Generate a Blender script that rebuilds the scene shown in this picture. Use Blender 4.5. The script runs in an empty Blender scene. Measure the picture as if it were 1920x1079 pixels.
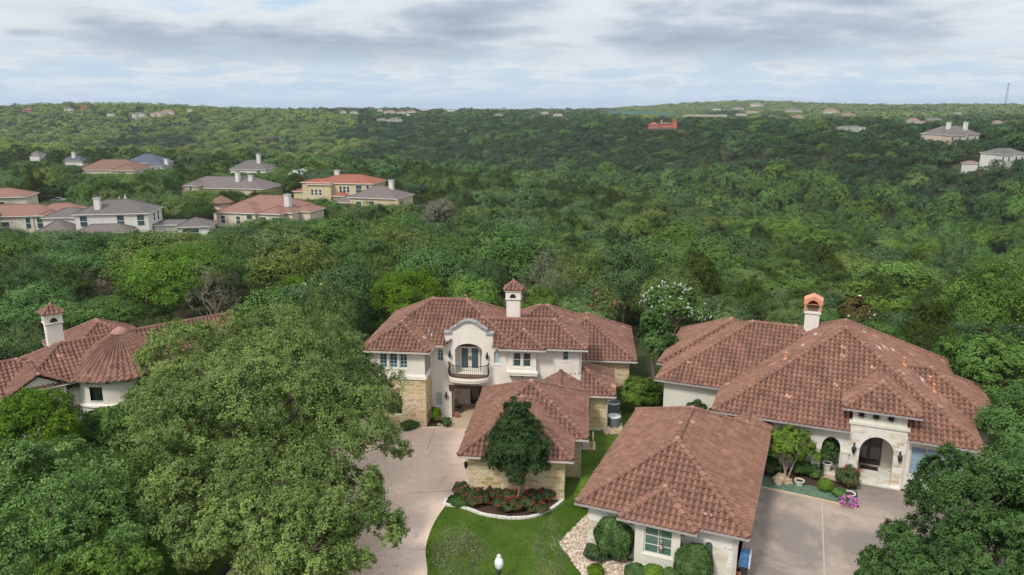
import bpy, bmesh, math, random
import numpy as np
from mathutils import Vector, Matrix, noise as mnoise

S = bpy.context.scene
COL = S.collection
random.seed(7)

# ------------------------------------------------------------------ camera
FPX, VH, CAMZ = 1400.0, 200.0, 24.0
PITCH = math.atan((539.5 - VH) / FPX)
cam_d = bpy.data.cameras.new('camera'); cam = bpy.data.objects.new('camera', cam_d); COL.objects.link(cam)
cam.location = (0, 0, CAMZ); cam.rotation_euler = (math.pi / 2 - PITCH, 0, 0)
cam_d.sensor_width = 36.0; cam_d.lens = 36.0 * FPX / 1920.0; cam_d.clip_start = 0.5; cam_d.clip_end = 30000
S.camera = cam

# ------------------------------------------------------------------ sky, sun, exposure
SUN_EL, SUN_AZ = math.radians(48), math.radians(-142)   # azimuth from +Y towards +X: high sun behind and to the left
S.view_settings.view_transform = 'Standard'; S.view_settings.look = 'None'
S.view_settings.exposure = 0.85; S.view_settings.gamma = 1.0; S.view_settings.use_curve_mapping = False
W = bpy.data.worlds.new('World'); S.world = W; W.use_nodes = True
def build_world():
    nt = W.node_tree; nt.nodes.clear(); N = nt.nodes.new; L = nt.links.new
    out = N('ShaderNodeOutputWorld')
    sky = N('ShaderNodeTexSky'); sky.sky_type = 'NISHITA'; sky.sun_disc = False
    sky.sun_elevation = SUN_EL; sky.sun_rotation = SUN_AZ; sky.air_density = 1.0; sky.dust_density = 1.5
    tc = N('ShaderNodeTexCoord')
    sep = N('ShaderNodeSeparateXYZ'); L(tc.outputs['Generated'], sep.inputs[0])
    def math_(op, a, b=None, c=None, clamp=False):
        n = N('ShaderNodeMath'); n.operation = op; n.use_clamp = clamp
        for i, x in enumerate((a, b, c)):
            if x is None: continue
            if isinstance(x, (int, float)): n.inputs[i].default_value = x
            else: L(x, n.inputs[i])
        return n.outputs[0]
    zc = math_('MAXIMUM', sep.outputs['Z'], 0.0)
    den = math_('ADD', zc, 0.14)
    px = math_('DIVIDE', sep.outputs['X'], den); py = math_('DIVIDE', sep.outputs['Y'], den)
    cmb = N('ShaderNodeCombineXYZ'); L(px, cmb.inputs[0]); L(py, cmb.inputs[1]); cmb.inputs[2].default_value = 4.3
    def noise(scale, detail, rough, off=(0, 0, 0), dist=0.0):
        mp = N('ShaderNodeMapping'); mp.inputs['Location'].default_value = off; L(cmb.outputs[0], mp.inputs[0])
        n = N('ShaderNodeTexNoise'); n.inputs['Scale'].default_value = scale; n.inputs['Detail'].default_value = detail
        n.inputs['Roughness'].default_value = rough; n.inputs['Distortion'].default_value = dist; L(mp.outputs[0], n.inputs['Vector'])
        return n.outputs[0]
    def ramp(fac, stops):
        r = N('ShaderNodeValToRGB'); e = r.color_ramp.elements
        while len(e) < len(stops): e.new(0.5)
        for i, (p, c) in enumerate(stops): e[i].position = p; e[i].color = c + (1,)
        L(fac, r.inputs[0]); return r.outputs[0]
    def mix(fac, a, b):
        n = N('ShaderNodeMix'); n.data_type = 'RGBA'
        if isinstance(fac, (int, float)): n.inputs[0].default_value = fac
        else: L(fac, n.inputs[0])
        for s, x in ((6, a), (7, b)):
            if isinstance(x, tuple): n.inputs[s].default_value = x + (1,)
            else: L(x, n.inputs[s])
        return n.outputs[2]
    big = noise(0.72, 7, 0.50, (3.4, 1.5, 0), 0.12)
    med = noise(2.1, 7, 0.56, (7.7, 2.1, 3), 0.15)
    # thickness of the cloud deck: broad masses with ragged detail
    thick = math_('ADD', math_('MULTIPLY', big, 0.74), math_('MULTIPLY', med, 0.26))
    # high deck: bright edges, grey bases
    deck = ramp(thick, [(0.35, (0.30, 0.40, 0.51)), (0.41, (0.45, 0.475, 0.50)), (0.465, (0.40, 0.43, 0.46)), (0.51, (0.285, 0.325, 0.38)), (0.58, (0.205, 0.243, 0.30))])
    # thin bright sheets towards the horizon
    low = ramp(med, [(0.36, (0.315, 0.395, 0.48)), (0.48, (0.345, 0.41, 0.475)), (0.57, (0.445, 0.475, 0.50)), (0.66, (0.36, 0.405, 0.455))])
    el = math_('MULTIPLY_ADD', zc, 24.0, -1.0, clamp=True)
    cl = mix(el, low, deck)
    hz = math_('MULTIPLY_ADD', zc, -26.0, 1.0, clamp=True)
    cl = mix(math_('MULTIPLY', hz, 0.75), cl, (0.315, 0.41, 0.52))
    # overhead: overcast brightens to a plain white-grey lid
    up = math_('MULTIPLY_ADD', zc, 2.2, -0.35, clamp=True)
    cl = mix(math_('MULTIPLY', up, 0.8), cl, (0.80, 0.82, 0.85))
    bg1 = N('ShaderNodeBackground'); L(sky.outputs[0], bg1.inputs[0]); bg1.inputs[1].default_value = 0.06
    bg2 = N('ShaderNodeBackground'); L(cl, bg2.inputs[0]); bg2.inputs[1].default_value = 1.0
    ms = N('ShaderNodeMixShader'); ms.inputs[0].default_value = 0.93; L(bg1.outputs[0], ms.inputs[1]); L(bg2.outputs[0], ms.inputs[2])
    L(ms.outputs[0], out.inputs['Surface'])
build_world()
sun_d = bpy.data.lights.new('sun', 'SUN'); sun_d.energy = 1.5; sun_d.angle = math.radians(11); sun_d.color = (1.0, 0.955, 0.88)
sun = bpy.data.objects.new('sun', sun_d); COL.objects.link(sun); sun.location = (-30, -30, 80)
sd = Vector((math.sin(SUN_AZ) * math.cos(SUN_EL), math.cos(SUN_AZ) * math.cos(SUN_EL), math.sin(SUN_EL)))
sun.rotation_euler = sd.to_track_quat('Z', 'Y').to_euler()
S.cycles.use_denoising = True
S.cycles.max_bounces = 6; S.cycles.diffuse_bounces = 3; S.cycles.glossy_bounces = 2; S.cycles.transmission_bounces = 3
S.cycles.transparent_max_bounces = 6; S.cycles.volume_bounces = 0

# ------------------------------------------------------------------ helpers
def ray(u, v):
    a = (u - 960) / FPX; t = (v - 539.5) / FPX
    return (a, math.cos(PITCH) - t * math.sin(PITCH), -math.sin(PITCH) - t * math.cos(PITCH))
def at_z(u, v, z=0.0):
    r = ray(u, v); s = (z - CAMZ) / r[2]; return (r[0] * s, r[1] * s)
def at_y(u, v, y):
    r = ray(u, v); s = y / r[1]; return (r[0] * s, CAMZ + r[2] * s)
def project(x, y, z):
    dz = z - CAMZ; f = y * math.cos(PITCH) - dz * math.sin(PITCH); up = y * math.sin(PITCH) + dz * math.cos(PITCH)
    return 960 + FPX * x / f, 539.5 - FPX * up / f
def smooth(t):
    t = np.clip(t, 0, 1); return t * t * (3 - 2 * t)

CREEK = [(255, 60), (215, 160), (172, 253), (125, 408), (15, 528), (-158, 633), (-370, 700), (-900, 800)]
def creek_dist(x, y):
    best = np.full(np.shape(x), 1e9); side = np.zeros(np.shape(x))
    for (ax, ay), (bx, by) in zip(CREEK[:-1], CREEK[1:]):
        dx, dy = bx - ax, by - ay; t = np.clip(((x - ax) * dx + (y - ay) * dy) / (dx * dx + dy * dy), 0, 1)
        qx, qy = ax + t * dx, ay + t * dy; d = np.hypot(x - qx, y - qy)
        cr = dx * (y - ay) - dy * (x - ax)
        m = d < best; best = np.where(m, d, best); side = np.where(m, np.sign(cr), side)
    return best, side      # side < 0: beyond the creek
def terrain(x, y):
    x = np.asarray(x, float); y = np.asarray(y, float)
    d, side = creek_dist(x, y)
    near = -5.0 * smooth((y - 78) / 80)
    wob = 3.0 * np.sin(x * .0041 + 1.3) * np.sin(y * .0033 + .4) + 2.2 * np.sin(x * .011 + y * .007) * smooth((y - 500) / 500)
    farl = 2 + 8 * smooth((y - 700) / 400) - 17 * smooth((y - 1300) / 1500) + wob
    farr = 3 + 2 * smooth((y - 900) / 700) - 14 * smooth((y - 1500) / 1800) + .7 * wob
    k = smooth((x + 150) / 500)
    far = farl * (1 - k) + farr * k
    far = far + 31 * np.exp(-(((x - 690) / 330) ** 2 + ((y - 2250) / 480) ** 2)) + 10 * np.exp(-(((x - 1010) / 260) ** 2 + ((y - 1550) / 300) ** 2))
    far = far + 6 * np.exp(-(((x + 620) / 220) ** 2 + ((y - 1000) / 250) ** 2))
    base = np.where(side < 0, far, near)
    wn = 255.0
    wf = 290 - 150 * smooth((x - 0) / 150)
    q = np.clip(d / np.where(side < 0, wf, wn), 0, 1)
    t = 1 - (1 - q) ** 2.1; t = t * smooth(d / 22) + t * .0 * (1 - smooth(d / 22))
    z = -42 * (1 - t) + base * t
    # side gullies run down to the creek
    z = z - 4.5 * (1 - q) * q * 4 * (.5 + .5 * np.sin(x * .021 + y * .013)) * np.where(side < 0, 1, .45)
    # the built lots are level
    flat = 1 - smooth((y - 64) / 26)
    flat = flat * (1 - smooth((np.abs(x) - 45) / 40))
    return z * (1 - flat)
def tz(x, y): return float(terrain(np.array([x]), np.array([y]))[0])

def tag(o, label=None, cat=None, group=None, kind=None):
    if label: o['label'] = label
    if cat: o['category'] = cat
    if group: o['group'] = group
    if kind: o['kind'] = kind
    return o
def thing(name, label, cat, loc=(0, 0, 0), rz=0.0, group=None):
    o = bpy.data.objects.new(name, None); COL.objects.link(o); o.location = loc; o.rotation_euler = (0, 0, rz); o.empty_display_size = .3
    return tag(o, label, cat, group)
def copy_tree(o, parent=None):
    c = o.copy(); COL.objects.link(c)
    for k in ('label', 'category', 'group'):
        if parent is not None and k in c: del c[k]
    if parent is not None: c.parent = parent
    for ch in list(o.children): copy_tree(ch, c)
    return c

class MB:
    def __init__(s): s.v = []; s.f = []; s.m = []; s.t = []; s.mi = 0; s.ti = 0.5
    def face(s, pts):
        b = len(s.v); s.v.extend([tuple(p) for p in pts]); s.f.append(tuple(range(b, b + len(pts)))); s.m.append(s.mi); s.t.append(s.ti)
    def raw(s, verts, faces):
        b = len(s.v); s.v.extend([tuple(p) for p in verts])
        for f in faces: s.f.append(tuple(b + i for i in f)); s.m.append(s.mi); s.t.append(s.ti)
    def box(s, x0, x1, y0, y1, z0, z1):
        v = [(x0, y0, z0), (x1, y0, z0), (x1, y1, z0), (x0, y1, z0), (x0, y0, z1), (x1, y0, z1), (x1, y1, z1), (x0, y1, z1)]
        s.raw(v, [(0, 3, 2, 1), (4, 5, 6, 7), (0, 1, 5, 4), (1, 2, 6, 5), (2, 3, 7, 6), (3, 0, 4, 7)])
    def prism(s, loop, z0, z1):
        n = len(loop); v = [(p[0], p[1], z0) for p in loop] + [(p[0], p[1], z1) for p in loop]
        s.raw(v, [tuple(range(n - 1, -1, -1)), tuple(range(n, 2 * n))] + [(i, (i + 1) % n, n + (i + 1) % n, n + i) for i in range(n)])
    def tube(s, pts, rad, n=6, cap=True):
        pts = [Vector(p) for p in pts]; rings = []
        rad = rad if isinstance(rad, (list, tuple)) else [rad] * len(pts)
        ref = Vector((.31, .17, .93))
        for i, p in enumerate(pts):
            d = (pts[min(i + 1, len(pts) - 1)] - pts[max(i - 1, 0)]).normalized()
            r0 = ref if abs(d.dot(ref.normalized())) < .95 else Vector((1, 0, 0))
            a = d.cross(r0).normalized(); b = d.cross(a)
            rings.append([p + (a * math.cos(2 * math.pi * k / n) + b * math.sin(2 * math.pi * k / n)) * rad[i] for k in range(n)])
        v = [q for r in rings for q in r]; f = []
        for i in range(len(pts) - 1):
            for k in range(n): f.append((i * n + k, i * n + (k + 1) % n, (i + 1) * n + (k + 1) % n, (i + 1) * n + k))
        if cap: f += [tuple(range(n - 1, -1, -1)), tuple(range(len(v) - n, len(v)))]
        s.raw(v, f)
    def lathe(s, prof, c=(0, 0, 0), n=16):
        v = []; f = []
        for r, z in prof:
            for k in range(n): v.append((c[0] + r * math.cos(2 * math.pi * k / n), c[1] + r * math.sin(2 * math.pi * k / n), c[2] + z))
        for i in range(len(prof) - 1):
            for k in range(n): f.append((i * n + k, i * n + (k + 1) % n, (i + 1) * n + (k + 1) % n, (i + 1) * n + k))
        f += [tuple(range(n - 1, -1, -1)), tuple(range(len(v) - n, len(v)))]
        s.raw(v, f)
    def blob(s, c, r, seed=0, sub=2, rough=.18):
        bm = bmesh.new(); bmesh.ops.create_icosphere(bm, subdivisions=sub, radius=1)
        for q in bm.verts:
            k = 1 + rough * mnoise.noise(q.co * 1.7 + Vector((seed * 3.7, seed * 1.3, seed)))
            q.co = Vector((q.co.x * r[0] * k, q.co.y * r[1] * k, q.co.z * r[2] * k))
        s.raw([(q.co.x + c[0], q.co.y + c[1], q.co.z + c[2]) for q in bm.verts], [tuple(q.index for q in f.verts) for f in bm.faces]); bm.free()
    def build(s, name, mats, parent=None, smooth_=False, loc=None):
        me = bpy.data.meshes.new(name); me.from_pydata(s.v, [], s.f)
        mats = mats if isinstance(mats, (list, tuple)) else [mats]
        for m in mats: me.materials.append(m)
        me.polygons.foreach_set('material_index', s.m)
        if smooth_: me.polygons.foreach_set('use_smooth', [True] * len(s.f))
        at = me.attributes.new('tint', 'FLOAT', 'FACE'); at.data.foreach_set('value', s.t)
        me.update()
        uv = me.uv_layers.new(name='uv'); co = np.zeros(len(me.loops) * 2, np.float32)
        for p in me.polygons:
            n = p.normal
            if abs(n.z) > .85: ax = None
            else:
                ax = Vector((-n.y, n.x, 0)).normalized()
            for li in p.loop_indices:
                q = me.vertices[me.loops[li].vertex_index].co
                if ax is None: co[2 * li] = q.x; co[2 * li + 1] = q.y
                else: co[2 * li] = q.dot(ax); co[2 * li + 1] = q.z
        uv.data.foreach_set('uv', co)
        o = bpy.data.objects.new(name, me); COL.objects.link(o)
        if parent: o.parent = parent
        if loc: o.location = loc
        return o

# ------------------------------------------------------------------ materials
def new_mat(name):
    m = bpy.data.materials.new(name); m.use_nodes = True
    nt = m.node_tree; bs = nt.nodes['Principled BSDF']
    return m, nt, bs
def lk(nt, a, b): nt.links.new(a, b)
def tex_noise(nt, vec, scale, detail=5, rough=.55, dist=0):
    n = nt.nodes.new('ShaderNodeTexNoise'); n.inputs['Scale'].default_value = scale; n.inputs['Detail'].default_value = detail
    n.inputs['Roughness'].default_value = rough; n.inputs['Distortion'].default_value = dist
    if vec is not None: lk(nt, vec, n.inputs['Vector'])
    return n.outputs[0]
def cramp(nt, fac, stops):
    r = nt.nodes.new('ShaderNodeValToRGB'); e = r.color_ramp.elements
    while len(e) < len(stops): e.new(.5)
    for i, (p, c) in enumerate(stops): e[i].position = p; e[i].color = (tuple(c) if not isinstance(c, (int, float)) else (c, c, c)) + (1,)
    lk(nt, fac, r.inputs[0]); return r.outputs[0]
def cmix(nt, fac, a, b, mode='MIX'):
    n = nt.nodes.new('ShaderNodeMix'); n.data_type = 'RGBA'; n.blend_type = mode
    if isinstance(fac, (int, float)): n.inputs[0].default_value = fac
    else: lk(nt, fac, n.inputs[0])
    for s, x in ((6, a), (7, b)):
        if isinstance(x, tuple): n.inputs[s].default_value = x + (1,)
        else: lk(nt, x, n.inputs[s])
    return n.outputs[2]
def mth(nt, op, a, b=None, c=None, clamp=False):
    n = nt.nodes.new('ShaderNodeMath'); n.operation = op; n.use_clamp = clamp
    for i, x in enumerate((a, b, c)):
        if x is None: continue
        if isinstance(x, (int, float)): n.inputs[i].default_value = x
        else: lk(nt, x, n.inputs[i])
    return n.outputs[0]
def coords(nt, kind='Object'):
    return nt.nodes.new('ShaderNodeTexCoord').outputs[kind]
def bump(nt, bs, h, strength=.3, dist=.02):
    b = nt.nodes.new('ShaderNodeBump'); b.inputs['Strength'].default_value = strength; b.inputs['Distance'].default_value = dist
    lk(nt, h, b.inputs['Height']); lk(nt, b.outputs[0], bs.inputs['Normal'])
def attr(nt, name='tint'):
    a = nt.nodes.new('ShaderNodeAttribute'); a.attribute_name = name; return a.outputs['Fac']
def flat_mat(name, col, rough=.7, var=.12, scale=2.0, metal=0, bmp=0, spec=.3):
    m, nt, bs = new_mat(name); tc = coords(nt)
    n = tex_noise(nt, tc, scale, 6, .6)
    c0 = tuple(max(0, x * (1 - var)) for x in col); c1 = tuple(min(1, x * (1 + var)) for x in col)
    lk(nt, cramp(nt, n, [(.3, c0), (.7, c1)]), bs.inputs['Base Color'])
    bs.inputs['Roughness'].default_value = rough; bs.inputs['Metallic'].default_value = metal
    bs.inputs['Specular IOR Level'].default_value = spec
    if bmp: bump(nt, bs, tex_noise(nt, tc, scale * 12, 4), bmp, .01)
    return m
def stucco_mat(name, col):
    m, nt, bs = new_mat(name); tc = coords(nt)
    n1 = tex_noise(nt, tc, .35, 6, .6); n2 = tex_noise(nt, tc, 3.0, 6, .65)
    c = cramp(nt, n1, [(.3, tuple(x * .9 for x in col)), (.7, tuple(min(1, x * 1.05) for x in col))])
    mp = nt.nodes.new('ShaderNodeMapping'); mp.inputs['Scale'].default_value = (3.0, 3.0, .25); lk(nt, tc, mp.inputs[0])
    st = tex_noise(nt, mp.outputs[0], 1.6, 6, .7)
    c = cmix(nt, mth(nt, 'MULTIPLY', cramp(nt, st, [(.50, 0.0), (.72, 1.0)]), .34), c, tuple(x * .62 for x in col))
    lk(nt, c, bs.inputs['Base Color']); bs.inputs['Roughness'].default_value = .9; bs.inputs['Specular IOR Level'].default_value = .15
    bump(nt, bs, tex_noise(nt, tc, 38, 3), .25, .006)
    return m
def stone_mat(name, stops, mortar, bw=.42, bh=.2, warp=.16, mort=.022):
    m, nt, bs = new_mat(name)
    uv = nt.nodes.new('ShaderNodeUVMap').outputs[0]
    nz = nt.nodes.new('ShaderNodeTexNoise'); nz.inputs['Scale'].default_value = 2.3; nz.inputs['Detail'].default_value = 3; lk(nt, uv, nz.inputs['Vector'])
    vm = nt.nodes.new('ShaderNodeVectorMath'); vm.operation = 'MULTIPLY_ADD'; lk(nt, nz.outputs['Color'], vm.inputs[0]); vm.inputs[1].default_value = (warp, warp, 0); lk(nt, uv, vm.inputs[2])
    def bricks(w, h, off):
        b = nt.nodes.new('ShaderNodeTexBrick'); b.offset = off; b.inputs['Scale'].default_value = 1.0
        b.inputs['Brick Width'].default_value = w; b.inputs['Row Height'].default_value = h; b.inputs['Mortar Size'].default_value = mort
        b.inputs['Mortar Smooth'].default_value = .3; b.inputs['Bias'].default_value = 0
        b.inputs['Color1'].default_value = (0, 0, 0, 1); b.inputs['Color2'].default_value = (1, 1, 1, 1); b.inputs['Mortar'].default_value = (.5, .5, .5, 1)
        lk(nt, vm.outputs[0], b.inputs['Vector']); return b
    a = bricks(bw, bh, .43); b = bricks(bw * 1.9, bh * 2.0, .31)
    sel = cramp(nt, tex_noise(nt, uv, .9, 2), [(.49, 0.0), (.51, 1.0)])
    val = cmix(nt, sel, a.outputs['Color'], b.outputs['Color']); mo = cmix(nt, sel, a.outputs['Fac'], b.outputs['Fac'])
    sep = nt.nodes.new('ShaderNodeSeparateColor'); lk(nt, val, sep.inputs[0])
    vv = mth(nt, 'ADD', mth(nt, 'MULTIPLY', sep.outputs[0], .75), mth(nt, 'MULTIPLY', tex_noise(nt, uv, 6.0, 6, .65), .25))
    col = cramp(nt, vv, stops)
    col = cmix(nt, mo, col, mortar)
    lk(nt, col, bs.inputs['Base Color']); bs.inputs['Roughness'].default_value = .9; bs.inputs['Specular IOR Level'].default_value = .15
    hh = mth(nt, 'SUBTRACT', mth(nt, 'MULTIPLY', tex_noise(nt, uv, 9, 4), .5), mo)
    bump(nt, bs, hh, .6, .03)
    return m
def tile_mat(name, lo, mid, hi, dark):
    m, nt, bs = new_mat(name); tc = coords(nt)
    t = attr(nt)
    c = cramp(nt, t, [(.0, lo), (.35, mid), (.75, hi), (.9, tuple(x * 1.12 for x in hi)), (1.0, (.50, .27, .20))])
    g = tex_noise(nt, tc, 1.1, 7, .65); f = tex_noise(nt, tc, 9.0, 5, .7)
    k = mth(nt, 'MULTIPLY', cramp(nt, g, [(.42, 0.0), (.68, 1.0)]), cramp(nt, f, [(.35, .25), (.65, 1.0)]))
    c = cmix(nt, mth(nt, 'MULTIPLY', k, .72), c, dark)
    c = cmix(nt, mth(nt, 'MULTIPLY', cramp(nt, tex_noise(nt, tc, 22, 4, .7), [(.55, 0.0), (.75, 1.0)]), .25), c, (.42, .30, .24))
    lk(nt, c, bs.inputs['Base Color']); bs.inputs['Roughness'].default_value = .82; bs.inputs['Specular IOR Level'].default_value = .25
    return m
def leaf_mat(name, a, b, trans=.14, jit=.15):
    m, nt, bs = new_mat(name)
    t = attr(nt)
    c = cramp(nt, t, [(0.05, a), (.95, b)])
    oi = nt.nodes.new('ShaderNodeObjectInfo')
    h = nt.nodes.new('ShaderNodeHueSaturation'); lk(nt, c, h.inputs['Color'])
    lk(nt, mth(nt, 'MULTIPLY_ADD', oi.outputs['Random'], jit * .22, .5 - jit * .11), h.inputs['Hue'])
    lk(nt, mth(nt, 'MULTIPLY_ADD', oi.outputs['Random'], -jit * 1.2, 1.0 + jit * .6), h.inputs['Saturation'])
    r2 = mth(nt, 'FRACT', mth(nt, 'MULTIPLY', oi.outputs['Random'], 7.31))
    lk(nt, mth(nt, 'MULTIPLY_ADD', r2, jit * 3.2, 1.0 - jit * 1.6), h.inputs['Value'])
    lk(nt, h.outputs[0], bs.inputs['Base Color']); bs.inputs['Roughness'].default_value = .6; bs.inputs['Specular IOR Level'].default_value = .12
    tr = nt.nodes.new('ShaderNodeBsdfTranslucent'); lk(nt, h.outputs[0], tr.inputs[0])
    ms = nt.nodes.new('ShaderNodeMixShader'); ms.inputs[0].default_value = trans
    lk(nt, bs.outputs[0], ms.inputs[1]); lk(nt, tr.outputs[0], ms.inputs[2]); lk(nt, ms.outputs[0], nt.nodes['Material Output'].inputs['Surface'])
    return m
def glass_mat(name, col, stripes=True, rough=.12):
    m, nt, bs = new_mat(name); tc = coords(nt)
    c = tex_noise(nt, tc, 1.3, 3)
    base = cramp(nt, c, [(.35, tuple(x * .8 for x in col)), (.65, tuple(x * 1.2 for x in col))])
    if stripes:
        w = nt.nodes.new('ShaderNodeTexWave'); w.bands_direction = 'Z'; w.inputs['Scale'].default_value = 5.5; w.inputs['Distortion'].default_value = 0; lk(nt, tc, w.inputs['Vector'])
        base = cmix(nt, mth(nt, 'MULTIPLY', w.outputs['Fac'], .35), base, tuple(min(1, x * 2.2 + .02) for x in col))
    lk(nt, base, bs.inputs['Base Color']); bs.inputs['Roughness'].default_value = rough * .5; bs.inputs['Specular IOR Level'].default_value = .85
    return m

M = {}
M['stucco'] = stucco_mat('stucco_cream', (.77, .715, .63))
M['stucco_pale'] = stucco_mat('stucco_pale', (.69, .655, .57))
M['stucco_green'] = stucco_mat('stucco_greenish', (.60, .58, .48))
M['trim'] = flat_mat('cream_trim', (.82, .78, .70), .75, .06, 3)
M['gutter'] = flat_mat('gutter_paint', (.34, .31, .30), .5, .14, 4)
M['gutter_white'] = flat_mat('gutter_white', (.52, .47, .42), .5, .1, 4)
M['fascia'] = flat_mat('brown_fascia', (.17, .10, .075), .7, .2, 5)
M['grey_cap'] = flat_mat('grey_coping', (.28, .28, .29), .7, .25, 4)
M['stone_gold'] = stone_mat('golden_limestone', [(.1, (.42, .28, .12)), (.35, (.53, .38, .18)), (.6, (.60, .46, .25)), (.85, (.65, .54, .36)), (1.0, (.72, .66, .52))], (.72, .66, .54), .34, .15)
M['stone_white'] = stone_mat('white_limestone', [(.08, (.50, .34, .16)), (.22, (.62, .54, .42)), (.5, (.70, .67, .60)), (1.0, (.80, .78, .73))], (.72, .69, .62), .46, .19, .12, .014)
TERRA = ((.098, .052, .041), (.200, .099, .070), (.285, .154, .112), (.066, .045, .038))
M['tile'] = tile_mat('clay_tile', *TERRA)
M['tile_r'] = tile_mat('clay_tile_warm', (.106, .056, .042), (.222, .110, .075), (.312, .168, .117), (.072, .049, .040))
M['under'] = flat_mat('roof_felt', (.05, .03, .025), .9, .2)
M['mortar'] = flat_mat('ridge_mortar', (.36, .19, .15), .85, .25, 6)
M['metal_pale'] = flat_mat('pale_flashing', (.62, .60, .60), .5, .15, 6)
M['iron'] = flat_mat('wrought_iron', (.035, .033, .034), .5, .2, 8)
M['glass'] = glass_mat('teal_glass', (.04, .07, .08))
M['glass_blind'] = glass_mat('pale_blind_glass', (.40, .50, .50), False, .25)
M['glass_dark'] = glass_mat('dark_glass', (.012, .014, .016), False, .08)
M['glass_green'] = glass_mat('green_glass', (.06, .12, .095), True)
M['glass_blue'] = glass_mat('blue_glass', (.20, .28, .36), True)
M['frame_teal'] = flat_mat('pale_teal_frame', (.42, .56, .55), .6, .08, 4)
M['frame'] = flat_mat('cream_frame', (.70, .66, .56), .6, .06, 4)
M['wood'] = flat_mat('dark_timber', (.085, .055, .04), .75, .3, 5)
M['bark'] = flat_mat('bark_grey', (.17, .13, .10), .95, .35, 3, bmp=.6)
M['bark_pale'] = flat_mat('bark_pale', (.36, .27, .20), .9, .3, 3, bmp=.4)
M['terracotta'] = flat_mat('terracotta_pot', (.46, .19, .10), .8, .15, 6)
M['pot_pale'] = flat_mat('pale_pot', (.66, .62, .56), .8, .1, 6)
M['pot_dark'] = flat_mat('brown_pot', (.10, .075, .06), .6, .25, 8)
M['soil'] = flat_mat('mulch', (.07, .042, .03), .95, .45, 9, bmp=.8)
M['ac'] = flat_mat('ac_grey', (.13, .155, .16), .5, .15, 5)
M['ac_rim'] = flat_mat('ac_rim', (.62, .66, .68), .5, .08, 5)
M['rock'] = flat_mat('tan_rock', (.42, .32, .21), .9, .3, 2, bmp=.6)
M['lamp_black'] = flat_mat('lamp_post_paint', (.03, .04, .045), .4, .2, 6)
m_, nt_, bs_ = new_mat('opal_globe'); bs_.inputs['Base Color'].default_value = (.80, .81, .82, 1); bs_.inputs['Roughness'].default_value = .25; bs_.inputs['Subsurface Weight'].default_value = .3; bs_.inputs['Subsurface Radius'].default_value = (.1, .1, .1); M['globe'] = m_
# foliage
M['l_oak'] = leaf_mat('leaf_live_oak', (.068, .108, .022), (.195, .270, .075))
M['l_hero'] = leaf_mat('leaf_great_oak', (.050, .092, .018), (.285, .380, .100), .16, .05)
M['l_corner'] = leaf_mat('leaf_corner_oak', (.040, .094, .020), (.225, .370, .090), .16, .05)
M['l_oak2'] = leaf_mat('leaf_green_oak', (.040, .092, .018), (.135, .240, .052))
M['l_blue'] = leaf_mat('leaf_blue_oak', (.050, .098, .032), (.138, .225, .076))
M['l_cedar'] = leaf_mat('leaf_cedar', (.040, .068, .012), (.098, .148, .032))
M['l_elm'] = leaf_mat('leaf_elm', (.060, .124, .018), (.172, .288, .056))
M['l_shade'] = leaf_mat('leaf_cloud_shade', (.022, .054, .018), (.075, .132, .044))  # oak green darkened: cloud shade painted into the leaves
M['l_bright'] = leaf_mat('leaf_bright', (.040, .105, .006), (.185, .315, .028), .2, .06)
M['l_dark'] = leaf_mat('leaf_dark_myrtle', (.018, .048, .014), (.085, .150, .044), .25, .08)
M['l_deep'] = leaf_mat('leaf_deep_green', (.026, .068, .016), (.130, .235, .056), .14, .08)
M['l_sunny'] = leaf_mat('leaf_sunlit_tint', (.130, .192, .034), (.280, .360, .090))  # leaf green lightened: sunlight on the far zones painted in
M['l_rose'] = leaf_mat('leaf_rose', (.030, .060, .022), (.120, .165, .055), .2, .1)
M['l_ball'] = leaf_mat('leaf_boxwood', (.075, .145, .012), (.200, .330, .040), .25, .06)
M['l_juniper'] = leaf_mat('leaf_juniper_ball', (.040, .090, .022), (.150, .240, .075), .2, .08)
M['l_dead'] = leaf_mat('twig_grey', (.09, .085, .05), (.22, .20, .14), .1, .1)
M['l_magnolia'] = leaf_mat('leaf_magnolia', (.07, .055, .02), (.20, .16, .05), .2, .08)
M['l_wisp'] = leaf_mat('leaf_wisp', (.09, .12, .045), (.24, .28, .13), .3, .06)
M['fl_white'] = flat_mat('white_blossom', (.80, .80, .74), .8, .08, 6)
M['fl_red'] = flat_mat('red_rose', (.55, .025, .055), .7, .35, 8)
M['fl_pink'] = flat_mat('pink_blossom', (.58, .09, .17), .7, .25, 8)
M['fl_violet'] = flat_mat('violet_petunia', (.60, .20, .50), .7, .25, 8)
M['fl_yellow'] = flat_mat('yellow_fleck', (.55, .52, .14), .7, .25, 8)

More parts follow.
